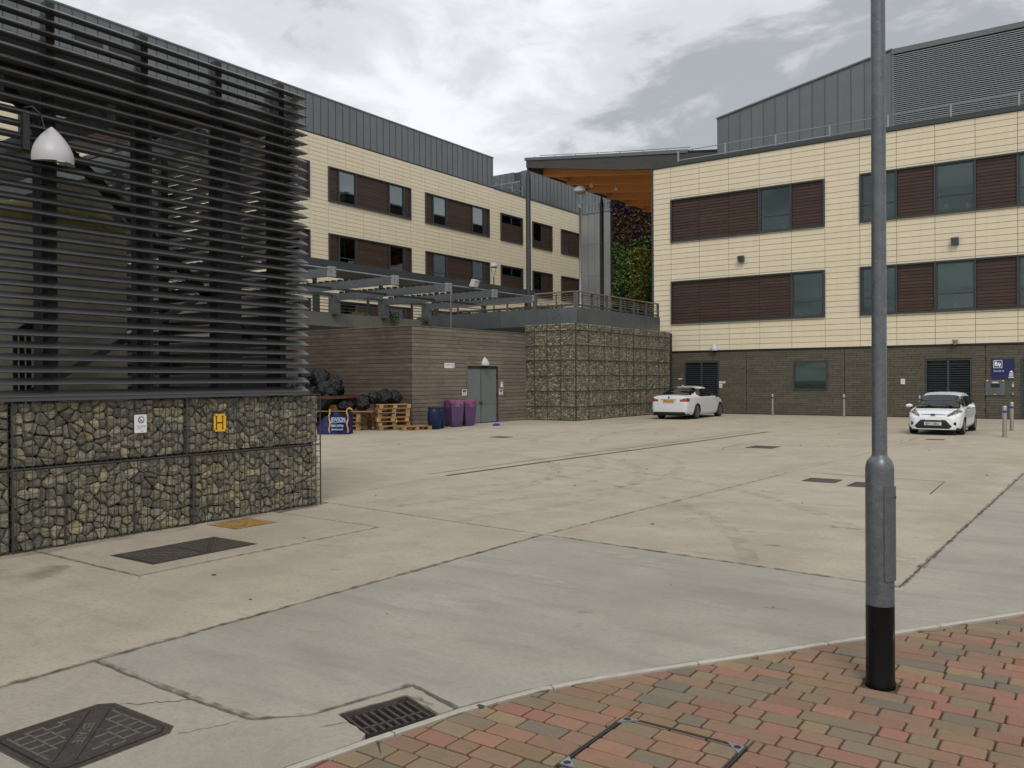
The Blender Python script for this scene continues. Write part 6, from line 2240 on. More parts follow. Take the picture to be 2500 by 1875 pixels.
    for key, quads in bucket.items():
        base = key[:-1] if key[-1] in 'LR' and key[:-1] in mats else key
        idx, vs_, fs_ = {}, [], []
        for q in quads:
            f = []
            for p in q:
                kk = (round(p[0], 5), round(p[1], 5), round(p[2], 5))
                if kk not in idx:
                    idx[kk] = len(vs_)
                    vs_.append(p)
                if idx[kk] not in f:
                    f.append(idx[kk])
            if len(f) > 2:
                fs_.append(tuple(f))
        MB().add(vs_, fs_).build(base, mats.get(base, M_CARB), t, local=True, auto=38)
    # underbody, wheel wells, cabin floor and seats
    ub = MB()
    ub.box(-Lr + .15, Lf - .15, -W * .86, W * .86, .17, .26)
    ub.box(-Lr + .5, Lf - .9, -W * .7, W * .7, .26, .62)
    ub.build('underbody', M_CARB, t, local=True)
    st_ = MB()
    for (sx_, sy_) in ((cfg['seat'], .36), (cfg['seat'], -.36), (cfg['seat'] - .85, .36), (cfg['seat'] - .85, -.36)):
        st_.box(sx_ - .12, sx_ + .05, sy_ - .22, sy_ + .22, .6, 1.0)
        st_.box(sx_ - .1, sx_, sy_ - .1, sy_ + .1, 1.0, 1.16)
    st_.build('seat', M_CARB, t, local=True)
    for (wx_, s_) in ((cfg['wb'] / 2, 1), (cfg['wb'] / 2, -1), (-cfg['wb'] / 2, 1), (-cfg['wb'] / 2, -1)):
        r_ = cfg['wr']
        yo = W - .035
        n = 40
        tm = MB()
        prof = [(r_ * .66, .0), (r_ * .70, .012), (r_ * .93, .012), (r_, -.015), (r_, -.18), (r_ * .93, -.21), (r_ * .5, -.21)]
        vs_, fs_ = [], []
        for rr_, yy in prof:
            for k_ in range(n):
                a = 2 * math.pi * k_ / n
                vs_.append((wx_ + rr_ * math.cos(a), s_ * (yo + yy), r_ + rr_ * math.sin(a)))
        for i in range(len(prof) - 1):
            for k_ in range(n):
                fs_.append((i * n + k_, i * n + (k_ + 1) % n, (i + 1) * n + (k_ + 1) % n, (i + 1) * n + k_))
        wh = tm.add(vs_, fs_).build('wheel', M_TYRE, t, local=True, auto=40)
        bm_ = MB()
        vs_ = [(wx_ + r_ * .67 * math.cos(2 * math.pi * k_ / n), s_ * (yo - .07), r_ + r_ * .67 * math.sin(2 * math.pi * k_ / n)) for k_ in range(n)]
        bm_.add(vs_, [tuple(range(n))])
        bk_ = bm_.build('brake_disc', M_CARB, wh, local=True)
        rm_ = MB()
        ns = cfg['spokes']
        vs_, fs_ = [], []
        for k_ in range(n):
            a = 2 * math.pi * k_ / n
            for rr_, yy in ((r_ * .68, .008), (r_ * .62, .0), (r_ * .62, -.06)):
                vs_.append((wx_ + rr_ * math.cos(a), s_ * (yo + yy), r_ + rr_ * math.sin(a)))
        for k_ in range(n):
            for i in range(2):
                fs_.append((k_ * 3 + i, k_ * 3 + i + 1, ((k_ + 1) % n) * 3 + i + 1, ((k_ + 1) % n) * 3 + i))
        rm_.add(vs_, fs_)
        for k_ in range(ns):
            for dv_ in ((-.10, .10) if cfg['double'] else (0,)):
                a = 2 * math.pi * k_ / ns + .3
                p0 = Vector((wx_ + r_ * .1 * math.cos(a), s_ * (yo - .018), r_ + r_ * .1 * math.sin(a)))
                p1 = Vector((wx_ + r_ * .65 * math.cos(a + dv_ * 1.6), s_ * (yo - .006), r_ + r_ * .65 * math.sin(a + dv_ * 1.6)))
                rm_.bar(p0, p1, .022 if cfg['double'] else .045, .02, upv=(0, 1, 0))
        rm_.tube([(wx_, s_ * (yo - .04), r_), (wx_, s_ * (yo - .002), r_)], r_ * .16, 12)
        rm_.build('rim', M_ALLOY, wh, local=True)
        ar = MB()          # dark arch liner
        vs_, fs_ = [], []
        for k_ in range(17):
            a = math.pi * k_ / 16
            for yy in (-.03, -.3):
                vs_.append((wx_ + (r_ + .065) * math.cos(a), s_ * (W + yy), r_ * .9 + (r_ + .065) * math.sin(a)))
        for k_ in range(16):
            fs_.append((2 * k_, 2 * k_ + 1, 2 * k_ + 3, 2 * k_ + 2))
        ar.add(vs_, fs_).build('arch_liner', M_CARB, t, local=True)
    return secs, xs

def mirror(t, x, y, z, s_, paint):
    n, m = 12, 8
    vs_, fs_ = [], []
    for j in range(m + 1):
        ph = math.pi * j / m
        for k_ in range(n):
            a = 2 * math.pi * k_ / n
            vs_.append((x + .075 * math.sin(ph) * math.cos(a), y + s_ * (.11 - .115 * math.cos(ph)), z + .07 * math.sin(ph) * math.sin(a)))
    for j in range(m):
        for k_ in range(n):
            fs_.append((j * n + k_, j * n + (k_ + 1) % n, (j + 1) * n + (k_ + 1) % n, (j + 1) * n + k_))
    MB().add(vs_, fs_).build('mirror', paint, t, local=True, smooth=True)
    MB().bar((x + .02, y - s_ * .02, z - .075), (x, y + s_ * .1, z - .05), .05, .03).build('mirror_arm', M_CARB, t, local=True)

def local_text(s, size, m, p, rot, parent, **kw):
    loc = parent.location.copy()
    parent.location = (0, 0, 0)
    o = text(s, size, m, p, rot, parent, **kw)
    parent.location = loc
    return o

# hatchback, nose towards the camera
FWB, FR = 2.49, .295
def cls_hatch(x, y, z, W):
    wb, r_ = FWB / 2, FR
    for wx_ in (wb, -wb):
        if (x - wx_) ** 2 + (z - r_ * .97) ** 2 < (r_ + .052) ** 2 and y > W * .6:
            return 'hole'
    zr = z
    if x > 1.95:                                    # nose
        if .31 <= z < .53 and y < .385 + (.53 - z) * .85 or .225 < z < .31 and y < .572 - (.31 - z) * 1.1:
            return 'grille'
        if .695 < z < .722 and y < .40:
            return 'grille'
        if (y - .68) ** 2 + (z - .40) ** 2 < .06 ** 2 or ((y - .68) ** 2 / .006 + (z - .40) ** 2 / .003) < 1:
            return 'fog_lamp'
        if z < .20:
            return 'black_trim'
    if x > 1.25:
        # swept headlamp, low near the grille and rising back over the wing
        zl = .665 + (y - .44) * .42
        if y > .42 and zl - .03 < z < zl + .05 + (y - .42) * .36 and z < .92 and 1.36 < x:
            return 'headlight'
    if z > .90:
        if x < 1.22 and x > .30 and y < .73 - (z - .9) * .42 and z < 1.405 and z > .93:
            pass
        # windscreen: the sloping front of the greenhouse
        xf = 1.24 - (z - .90) * 1.52
        if abs(x - xf) < .34 and x > .38 and y < (.70 - (z - .92) * .33) and z < 1.40 and x > .44:
            return 'windscreen'
        if x < -1.45 and z < 1.33 and y < .56 and z > .98 and x > -1.92:
            return 'rear_window'
        # side glass
        if y > .50 and z < 1.325 + .02 * x:
            zb_ = .925 + (.16 - .10 * x) * .42 if x < .2 else .955
            zb_ = .985 - x * .06
            if zb_ < z:
                xa = 1.02 - (z - .90) * 1.45 - .02
                xb = -1.42 + (z - .9) * .55
                if xb < x < xa:
                    if abs(x + .42) < .035:
                        return 'black_trim'
                    return 'side_window'
    if y > W * .8 and abs(x - (1.0)) < .009 and .3 < z < .98 or y > W * .8 and abs(x + .45) < .009 and .3 < z < .98:
        return 'door_gap'
    if x < -1.75 and y > .50 and .75 < z < 1.15:
        return 'tail_light'
    if y > W * .8 and z < .22:
        return 'black_trim'
    return 'body'
hatch = dict(front=2.06, rear=1.87, W=1.72, wb=FWB, wr=FR, spokes=9, double=False, seat=.1, roofw=.70,
             top=[(-1.87, .55), (-1.86, .80), (-1.82, 1.02), (-1.70, 1.22), (-1.5, 1.36), (-1.1, 1.435), (-.5, 1.465), (.05, 1.455), (.4, 1.39), (.8, 1.17), (1.16, .965), (1.35, .93), (1.7, .85), (1.93, .745), (2.015, .64), (2.05, .50), (2.06, .42)],
             bottom=[(-1.87, .34), (-1.7, .25), (-1, .2), (1, .2), (1.7, .19), (2.0, .165), (2.06, .2)],
             belt=[(-1.87, .9), (-1.4, .98), (-.5, .95), (.5, .90), (1.1, .86), (1.6, .76), (2.06, .56)],
             plan=[(-1.87, .80), (-1.8, .87), (-1.5, .95), (-1.2, .985), (-.6, .985), (0, .985), (.8, .98), (1.25, 1.0), (1.55, .975), (1.8, .90), (1.95, .80), (2.03, .68), (2.06, .58)],
             classify=cls_hatch)
t = thing('parked_car', (0, 0, 0), 'white three door hatchback facing the camera, parked by the right louvre door', 'car')
car(t, hatch, M_CARW)
mirror(t, .78, W_ := .86, .97, 1, M_CARW)
mirror(t, .78, -.86, .97, -1, M_CARW)
MB().box(2.055, 2.075, -.26, .26, .345, .455).build('number_plate', M_PLATEW, t, local=True)
local_text('GF11 DEU', .10, M_BLACKP, (2.077, -.235, .365), (math.pi / 2, 0, math.pi / 2), t, ext=.002, bold=.002, sx=.95)
em = MB().lathe([(0, 0), (.055, 0), (.06, .004), (.06, .010), (.0, .012)], 24)
em.v = [(2.02 + z, x * 1.55, .705 + y * .62) for x, y, z in em.v]
eo = em.build('oval_badge', M_CHROME, t, local=True)
em = MB().lathe([(0, .012), (.05, .012), (.05, .0135), (0, .0135)], 24)
em.v = [(2.02 + z, x * 1.55, .705 + y * .62) for x, y, z in em.v]
em.build('badge_face', M_BLUEP, eo, local=True)
MB().tube([(.25, 0.12, 1.44), (.22, .12, 1.55), (.14, .12, 1.60)], .006, 6).build('aerial', M_CARB, t, local=True)
wp = MB()
wp.bar((1.12, .45, .985), (1.0, .02, 1.04), .014, .012)
wp.bar((1.14, -.18, .985), (.98, -.58, 1.04), .014, .012)
wp.build('wiper', M_CARB, t, local=True)
k_ = .86
t.scale = (k_, k_, k_ * .97)
t.location = (-4.02, 28.55, 0)
t.rotation_euler = (0, 0, math.radians(-91))

# saloon, tail towards the camera
BWB, BR_ = 2.97, .335
def cls_saloon(x, y, z, W):
    for wx_ in (BWB / 2, -BWB / 2):
        if (x - wx_) ** 2 + (z - BR_ * .97) ** 2 < (BR_ + .05) ** 2 and y > W * .6:
            return 'hole'
    if x < -2.0:
        if y > .50 and x < -2.28:
            zlo = .80 - (W - y) * .02
            zhi = .955 - max(0, .74 - y) * .30
            if zlo < z < zhi and z < .95:
                return 'tail_light'
        if x < -2.3:
            if z < .335 and y < .74 and z > .18:
                return 'diffuser'
    if z > .98:
        if -2.0 < x < -.9 and y < .75 - (z - 1.03) * .40 and 1.075 < z < 1.415:
            return 'rear_window'
        if 1.35 > x > .55 and y < .66 - (z - 1.0) * .3 and z < 1.38:
            return 'windscreen'
        if y > .48 and z < 1.355:
            xa = 1.22 - (z - .98) * 1.35
            xb = -1.42 + (z - .98) * .9
            if xb < x < xa and z > 1.0:
                if abs(x + .12) < .035:
                    return 'black_trim'
                # rounded rear corner of the glass
                if x < -1.0 and (x + 1.0) ** 2 / .16 + (z - 1.19) ** 2 / .035 > 1:
                    return 'body'
                return 'side_window'
    if y > W * .8 and .32 < z < 1.0 and (abs(x - .95) < .008 or abs(x + .12) < .008 or (abs(x + 1.02) < .008 and z > .7)):
        return 'door_gap'
    return 'body'
saloon = dict(front=2.32, rear=2.58, W=1.86, wb=BWB, wr=BR_, spokes=5, double=True, seat=.15, roofw=.66,
              top=[(-2.58, .55), (-2.57, .80), (-2.54, .98), (-2.50, 1.065), (-2.44, 1.075), (-2.1, 1.085), (-1.9, 1.11), (-1.6, 1.22), (-1.2, 1.36), (-.8, 1.44), (-.2, 1.475), (.2, 1.46), (.55, 1.39), (1.0, 1.16), (1.25, 1.02), (1.5, .98), (2.0, .88), (2.22, .74), (2.30, .6), (2.32, .5)],
              bottom=[(-2.58, .27), (-2.4, .22), (-2, .2), (0, .19), (2, .19), (2.32, .24)],
              belt=[(-2.58, .95), (-2.2, 1.0), (-1, 1.0), (.5, .95), (1.3, .92), (2.0, .80), (2.32, .6)],
              plan=[(-2.58, .76), (-2.55, .83), (-2.48, .885), (-2.3, .925), (-1.8, .975), (-1.2, 1.0), (0, .985), (1.2, .99), (1.7, .96), (2.0, .89), (2.2, .78), (2.32, .6)],
              classify=cls_saloon)
t = thing('parked_car', (0, 0, 0), 'white four door saloon seen from behind, parked beside the tall gabion wall', 'car')
M_CARW2 = material('pearl_white_paint', (0.62, 0.63, 0.64), 0.3, coat=0.7)
car(t, saloon, M_CARW2)
mirror(t, .95, .90, 1.02, 1, M_CARB)
mirror(t, .95, -.90, 1.02, -1, M_CARB)
MB().box(-2.60, -2.575, -.26, .26, .76, .87).build('number_plate', M_PLATEY, t, local=True)
local_text('PX14 XXZ', .10, M_BLACKP, (-2.602, .235, .78), (math.pi / 2, 0, -math.pi / 2), t, ext=.002, bold=.002, sx=.97)
em = MB().lathe([(0, 0), (.042, 0), (.042, .01), (0, .012)], 24)
em.v = [(-2.565 - z, x, .985 + y) for x, y, z in em.v]
eo = em.build('round_badge', M_BLACKP, t, local=True)
for q in range(4):
    b_ = MB()
    vs_ = [(-2.579, 0, .985)] + [(-2.579, .028 * math.cos(math.pi / 2 * (q + f_ / 5)), .985 + .028 * math.sin(math.pi / 2 * (q + f_ / 5))) for f_ in range(6)]
    b_.add(vs_, [(0, i, i + 1) for i in range(1, 6)])
    b_.build('badge_quarter', M_CHROME if q % 2 else M_BLUEP, eo, local=True)
for s_ in (-1, 1):
    rf_ = MB()
    rf_.bar((-2.575, s_ * .50, .665), (-2.50, s_ * .77, .67), .02, .02)
    rf_.build('reflector', M_REDL, t, local=True)
lb_ = MB()
lb_.bar((-2.575, -.36, .895), (-2.575, .36, .895), .02, .014)
lb_.build('boot_trim', M_CHROME, t, local=True)
k = MB()
k.add([(-.85, 0.04, 1.47), (-.98, .0, 1.475), (-.85, -.04, 1.47), (-1.0, 0, 1.53)], [(0, 1, 3), (1, 2, 3), (0, 3, 2)])
k.build('roof_fin', M_CARW2, t, local=True)
for s_ in (-1, 1):
    hd_ = MB()
    for x_ in (-.22, .62):
        hd_.bar((x_, s_ * .918, .90), (x_ - .2, s_ * .918, .905), .02, .025)
    hd_.build('door_handle', M_CARW2, t, local=True)
t.scale = (.92, .93, .92)
t.location = (-14.62, 34.15, 0)
t.rotation_euler = (0, 0, math.radians(92))

# ------------------------------------------------------------------ waste corner
rw = random.Random(17)
def make_pallet():
    t = thing('pallet', (0, 0, 0), None, None)
    for i, y_ in enumerate((-.36, -.18, 0, .18, .36)):
        MB().box(-.54, .54, y_ - .05, y_ + .05, .118, .134).build('deck_board', M_PALLET, t, local=True)
    for x_ in (-.47, 0, .47):
        MB().box(x_ - .065, x_ + .065, -.41, .41, .099, .117).build('stringer_board', M_PALLET, t, local=True)
        for y_ in (-.355, 0, .355):
            MB().box(x_ - .065, x_ + .065, y_ - .05, y_ + .05, .018, .098).build('block', M_PALLET, t, local=True)
    for y_ in (-.36, 0, .36):
        MB().box(-.54, .54, y_ - .048, y_ + .048, 0, .017).build('base_board', M_PALLET, t, local=True)
    return t
pal = make_pallet()
first = [True]
def put_pallet(x, y, z, rz, label, group, rx=0.0):
    o = pal if first[0] else copy_tree(pal)
    first[0] = False
    o.location = (x, y, z)
    o.rotation_euler = (rx, 0, rz)
    tag(o, label, 'pallet', group)
    return o
names = ['bottom pallet', 'second pallet from the bottom', 'third pallet from the bottom', 'third pallet from the top', 'second pallet from the top', 'top pallet under the black bags']
AX, AY = -19.72, 20.98
for k in range(6):
    put_pallet(AX + rw.uniform(-.05, .05), AY + rw.uniform(-.05, .05), .145 * k + .01, math.pi * .3 + rw.uniform(-.05, .05), names[k] + ' of the tall front pallet stack', 'wooden pallets stacked by the bin store')
BX, BY = -20.9, 20.3
for k in range(4):
    put_pallet(BX + rw.uniform(-.05, .05), BY + rw.uniform(-.05, .05), .14 * k + .01, .2 + rw.uniform(-.05, .05), ['bottom', 'second from bottom', 'third from bottom', 'upper'][k] + ' pallet of the shaded stack behind the blue bag', 'wooden pallets stacked by the bin store')
put_pallet(-19.05, 21.25, .0, 1.2, 'single low pallet lying against the foot of the timber wall by the drum', 'wooden pallets stacked by the bin store')
t = thing('plank_board', (-20.9, 20.0, .64), 'long brown board laid over the shaded pallet stack under black bags', 'board')
MB().bar((-21.65, 19.5, .655), (-19.95, 20.4, .64), .55, .025).build('board', M_PALLET, t)
t = thing('cardboard_box', (-21.0, 19.9, .67), 'brown cardboard box on the board beside the black bags', 'box')
MB().box(-21.35, -21.05, 19.65, 19.9, .67, .86).build('carton', M_BOX, t)
MB().box(-21.352, -21.048, 19.648, 19.902, .762, .768).build('tape_line', M_RUST, t)

_ico = None
def ico(sub=3):
    bm = _bm.new()
    _bm.ops.create_icosphere(bm, subdivisions=sub, radius=1.0)
    vs_ = [v.co.copy() for v in bm.verts]
    fs_ = [tuple(v.index for v in f.verts) for f in bm.faces]
    bm.free()
    return vs_, fs_
IV, IF = ico(4)
def bin_bag(x, y, z, w_, h_, label, seed, lean=(0, 0), group='full black bin bags', knot=True):
    t = thing('bin_bag', (x, y, z), label, 'bin bag', group)
    vs_ = []
    o_ = Vector((seed * 3.7, seed * 1.3, seed * 2.1))
    for v in IV:
        r1 = mnoise.noise(v * 1.3 + o_) * .20
        r2 = abs(mnoise.noise(Vector((v.x * 3.4, v.y * 3.4, v.z * 1.6)) + o_)) * -.42
        r3 = abs(mnoise.noise(Vector((v.x * 8.5, v.y * 8.5, v.z * 4)) + o_)) * -.22
        s = 1.10 + r1 + r2 + r3
        zz = v.z
        sq = 1.0 + .12 * (1 - zz)
        p = Vector((v.x * s * w_ / 2 * sq, v.y * s * w_ / 2 * sq, max(-.88, zz * s) * h_ / 2 + h_ * .44))
        p.x += lean[0] * p.z
        p.y += lean[1] * p.z
        vs_.append((x + p.x, y + p.y, z + p.z))
    MB().add(vs_, IF).build('sack', M_BAG, t, smooth=True)
    if knot:
        kx, ky, kz = x + lean[0] * h_, y + lean[1] * h_, z + h_ * .88
        m_ = MB()
        rr = random.Random(seed)
        for q in range(7):
            a = q * .9
            m_.add([(kx, ky, kz - .04), (kx + .03 * math.cos(a), ky + .03 * math.sin(a), kz), (kx + .08 * math.cos(a + .4), ky + .08 * math.sin(a + .4), kz + rr.uniform(.02, .07)), (kx + .05 * math.cos(a + .8), ky + .05 * math.sin(a + .8), kz + .03)], [(0, 1, 2, 3)])
        m_.build('knot', M_BAG, t)
    return t
ZA = .88
bin_bag(-19.90, 21.3, ZA, .52, .48, 'black bag on the right end of the tall pallet stack', 1)
bin_bag(-20.0, 20.88, ZA, .56, .50, 'round black bag in the middle of the tall pallet stack', 2, knot=False)
bin_bag(-20.25, 20.72, ZA, .44, .48, 'black bag at the back left of the tall pallet stack', 3)
bin_bag(-20.35, 20.25, .67, .46, .56, 'large grey black bag between the two pallet stacks', 4)
bin_bag(-20.72, 20.02, .67, .34, .32, 'smallest black bag, in the dip between the bags on the board', 5)
bin_bag(-20.95, 19.92, .67, .36, .36, 'black bag on the board next to the cardboard box', 6)

# skip with rubbish
t = thing('skip', (-22.6, 19.9, 0), 'dark open skip with a rusty rim, heaped with black bags, mostly behind the gabion corner', 'skip')
SY0, SY1 = 19.3, 20.9
Zr = 1.10
sk = MB()
prof = [(-20.95, Zr), (-22.0, .25), (-24.0, .25), (-25.6, Zr)]
vs_ = [(a, SY0 + (.12 if b < 1 else 0), b) for a, b in prof] + [(a, SY1 - (.12 if b < 1 else 0), b) for a, b in prof]
sk.add(vs_, [(0, 1, 2, 3), (7, 6, 5, 4), (0, 4, 5, 1), (1, 5, 6, 2), (2, 6, 7, 3)])
sk.build('body', M_SKIP, t)
rm_ = MB()
rm_.box(-25.65, -20.85, SY0 - .05, SY0 + .03, Zr - .03, Zr + .06)
rm_.box(-25.65, -20.85, SY1 - .03, SY1 + .05, Zr - .03, Zr + .06)
rm_.box(-20.93, -20.85, SY0 + .03, SY1 - .03, Zr - .03, Zr + .06)
rm_.box(-25.65, -25.57, SY0 + .03, SY1 - .03, Zr - .03, Zr + .06)
rm_.build('rim', M_RUST, t)
rb_ = MB()
for x_ in (-22.3, -23.0, -23.7):
    rb_.box(x_ - .04, x_ + .04, SY0 - .02, SY0 + .1, .25, Zr)
rb_.build('rib', M_SKIP, t)
rb_ = MB().box(-24.2, -21.9, SY0 + .2, SY1 - .2, 0, .25)
rb_.build('skid', M_SKIP, t)
spots = [(-21.2, 19.6, Zr - .05, .42, .40, 'black bag at the right end of the heap in the skip'), (-21.62, 19.75, Zr - .05, .62, .62, 'large creased black bag near the right end of the skip'),
         (-21.75, 20.3, Zr + .05, .6, .75, 'black bag behind the creased one in the skip'), (-22.15, 19.7, Zr - .1, .66, .5, 'flattened black bag at the front edge of the skip'),
         (-22.15, 20.1, Zr + .3, .62, .6, 'black bag on the shoulder of the heap'), (-22.5, 20.35, Zr + .55, .55, .5, 'topmost visible black bag of the skip heap'),
         (-22.8, 19.8, Zr + .1, .7, .6, 'black bag at the skip front beside the louvre corner'), (-22.95, 20.2, Zr + .5, .66, .55, 'high black bag partly behind the louvre blades'),
         (-23.5, 19.9, Zr + .1, .7, .6, 'black bag in the skip seen through the louvre blades'), (-22.3, 20.0, Zr + .62, .36, .3, 'small black bag near the top of the skip heap')]
for i, (x_, y_, z_, w_, h_, lb_) in enumerate(spots):
    bin_bag(x_, y_, z_, w_, h_, lb_, 20 + i, group='black bags heaped in the skip', knot=i % 2 == 0)

# builder's bulk bag
t = thing('bulk_bag', (-19.6, 18.15, 0), 'dark blue builder bulk bag with yellow straps and white lettering, slumped on the ground', 'bag')
def bag_pt(u, v, seed=0.0):
    """u 0..1 round the bag, v 0..1 up"""
    a = u * 2 * math.pi
    c_, s_ = math.cos(a), math.sin(a)
    m_ = (abs(c_) ** 4 + abs(s_) ** 4) ** -.25
    rx, ry = .30, .34
    x, y = c_ * m_ * rx * (1 - .10 * v * v), s_ * m_ * ry * (1 - .1 * v)
    n_ = mnoise.noise(Vector((x * 3, y * 3, v * 3 + seed)))
    n2 = mnoise.noise(Vector((x * 8, y * 8, v * 7 + seed)))
    h = .70 - .14 * math.exp(-((u - .80) / .05) ** 2) - .42 * max(0, math.sin((u + .05) * math.pi * 2 - 1.2)) ** 2 * .7
    return x * (1 + n_ * .1 + n2 * .04), y * (1 + n_ * .12 + n2 * .05), max(0, v * h + n_ * .04 * v)
BA = math.radians(30)
def bag_world(x, y, z):
    return (-19.62 + x * math.cos(BA) - y * math.sin(BA), 18.62 + x * math.sin(BA) + y * math.cos(BA), z)
mb = MB()
nu, nv_ = 64, 22
vs_ = [bag_world(*bag_pt(i / nu, j / nv_)) for j in range(nv_ + 1) for i in range(nu)]
fs_ = [(j * nu + i, j * nu + (i + 1) % nu, (j + 1) * nu + (i + 1) % nu, (j + 1) * nu + i) for j in range(nv_) for i in range(nu)]
fs_.append(tuple(range(nu - 1, -1, -1)))
vs_.append(bag_world(0, 0, .36))
fs_ += [(nv_ * nu + i, nv_ * nu + (i + 1) % nu, len(vs_) - 1) for i in range(nu)]
mb.add(vs_, fs_).build('sack', M_BULK, t, smooth=True)
mb = MB()
vs_, fs_ = [], []
for j in range(13):                                   # slumped empty side spreading to the left
    for i in range(17):
        u, v = i / 16, j / 12
        x_ = -1.15 + 1.1 * v
        y_ = -.45 + .9 * u
        z_ = math.sin(math.pi * u) ** .6 * (.28 + .32 * v) * (1 - .25 * math.sin(v * 9)) * min(1, v * 6)
        z_ += mnoise.noise(Vector((x_ * 4, y_ * 4, 2))) * .06 * min(1, v * 6)
        vs_.append(bag_world(x_ * .9, y_ * .8, max(0.0, z_)))
for j in range(12):
    for i in range(16):
        fs_.append((j * 17 + i, j * 17 + i + 1, (j + 1) * 17 + i + 1, (j + 1) * 17 + i))
mb.add(vs_, fs_).build('slumped_side', M_BULK, t, smooth=True)
for (xx, kx) in ((-.285, -1), (.285, 1)):
    sp_ = MB()
    pts_ = []
    for j in range(12):
        v = j / 11
        pts_.append(bag_world(xx + .02 * math.sin(j * 1.1) * kx, -.395 + .015 * math.cos(j), .05 + v * .74))
    vs_ = []
    for j, p in enumerate(pts_):
        w2 = .012 + .012 * abs(math.sin(j * .9))
        d = Vector(bag_world(1, 0, 0)) - Vector(bag_world(0, 0, 0))
        vs_ += [Vector(p) - d * w2, Vector(p) + d * w2]
    sp_.add(vs_, [(2 * j, 2 * j + 1, 2 * j + 3, 2 * j + 2) for j in range(11)])
    sp_.build('strap', M_STRAP, t)
    ear = MB()
    e0, e1 = Vector(bag_world(xx - .10 * kx, -.36, .55)), Vector(bag_world(xx, -.37, .80))
    e2, e3 = Vector(bag_world(xx + .05 * kx, -.30, .80)), Vector(bag_world(xx + .02 * kx, -.2, .6))
    ear.add([e0, e1, e2, e3], [(0, 1, 2, 3)])
    ear.build('corner_flap', M_BULK, t)
lp = MB().tube([bag_world(.28, -.40, .79), bag_world(.36, -.40, .82), bag_world(.46, -.42, .76)], [.02, .028, .012], 6)
lp.build('strap_loop', M_STRAP, t)
rotb = (math.pi / 2, 0, BA)
M_BPRINT = material('pale_blue_print', (0.42, 0.52, 0.7), 0.6)
def bag_text(s, size, x, z, sx=1.0, bold=.004):
    p = bag_world(x, -.40, z)
    text(s, size, M_BPRINT, p, rotb, t, ext=.006, bold=bold, sx=sx)
bag_text('JEWSON', .19, -.235, .40, .62, .004)
bag_text('0800 539766', .11, -.235, .235, .68, .002)
bag_text('Jewson.co.uk', .095, -.22, .135, .72, .002)
ul = MB()
pp = [bag_world(a, -.405, b) for a, b in ((-.24, .372), (-.12, .362), (.03, .388), (.22, .39))]
for a, b in zip(pp[:-1], pp[1:]):
    ul.bar(a, b, .012, .014)
ul.build('underline', M_BPRINT, t)

# drums and wheeled bins
def drum(x, y, label):
    t = thing('drum', (x, y, 0), label, 'drum', 'blue plastic drums by the bin store')
    MB().lathe([(.17, 0), (.19, .02), (.225, .25), (.235, .4), (.225, .56), (.2, .69), (.19, .70)], 32, (x, y, 0)).build('body', M_DRUM, t, smooth=True)
    MB().lathe([(.205, .69), (.215, .70), (.215, .735), (.2, .75), (.18, .745), (0, .735)], 32, (x, y, 0)).build('lid', M_CARB, t, auto=40)
drum(-18.62, 21.9, 'nearer dark blue plastic drum left of the purple bins')
drum(-18.86, 22.42, 'rear blue plastic drum tucked between the front drum and the purple bin')
def wheelie(x, y, rz, label):
    t = thing('wheelie_bin', (x, y, 0), label, 'wheeled bin', 'purple wheeled bins by the grey door', rz)
    def ring_(w_, d_, z_, off=0):
        return [(-d_ / 2 + off, -w_ / 2, z_), (d_ / 2 + off, -w_ / 2, z_), (d_ / 2 + off, w_ / 2, z_), (-d_ / 2 + off, w_ / 2, z_)]
    lv = [ring_(.36, .40, .03, .03), ring_(.37, .42, .14, .04), ring_(.41, .47, .16, .02), ring_(.50, .58, .84)]
    vs_ = [p for r_ in lv for p in r_]
    fs_ = [(0, 3, 2, 1)] + [(i * 4 + k, i * 4 + (k + 1) % 4, (i + 1) * 4 + (k + 1) % 4, (i + 1) * 4 + k) for i in range(3) for k in range(4)]
    MB().add(vs_, fs_).build('body', M_PURPLE, t, local=True)
    n = 40
    mb = MB()
    rr = random.Random(int(x * 100) % 97)
    vs_ = []
    for j, (z_, sc_) in enumerate(((.92, 1.0), (.955, 1.05), (.93, 1.10), (.86, 1.06), (.80, 1.025), (.72 , 1.0))):
        for k in range(n):
            a = 2 * math.pi * k / n
            c_, s_ = math.cos(a), math.sin(a)
            m_ = (abs(c_) ** 6 + abs(s_) ** 6) ** (-1 / 6)
            jit = rr.uniform(-.012, .012)
            vs_.append((c_ * m_ * (.285 * sc_) + jit, s_ * m_ * (.25 * sc_) + jit, z_ + (rr.uniform(-.05, .03) if j == 5 else rr.uniform(-.01, .01))))
    fs_ = [(j * n + k, j * n + (k + 1) % n, (j + 1) * n + (k + 1) % n, (j + 1) * n + k) for j in range(5) for k in range(n)]
    fs_.append(tuple(range(n)))
    mb.add(vs_, fs_).build('liner', M_LINER, t, local=True, smooth=True)
    lid = MB().add([(-.30, -.26, .96), (-.32, -.26, .93), (-.42, -.26, .12), (-.40, -.26, .12), (-.30, .26, .96), (-.32, .26, .93), (-.42, .26, .12), (-.40, .26, .12)], [(0, 1, 2, 3), (7, 6, 5, 4), (0, 4, 5, 1), (1, 5, 6, 2), (3, 7, 4, 0)])
    lid.build('lid', M_PURPLE, t, local=True)
    MB().tube([(-.33, -.24, .95), (-.33, .24, .95)], .016, 8).build('handle', M_CARB, t, local=True)
    for s_ in (-1, 1):
        MB().tube([(-.22, s_ * .19, .09), (-.22, s_ * .24, .09)], .09, 16).build('wheel', M_TYRE, t, local=True)
    return t
b1 = wheelie(-18.98, 23.42, -.45, 'front purple wheeled bin with a pink liner, beside the drums')
b1_rl = b1.rotation_euler[2]
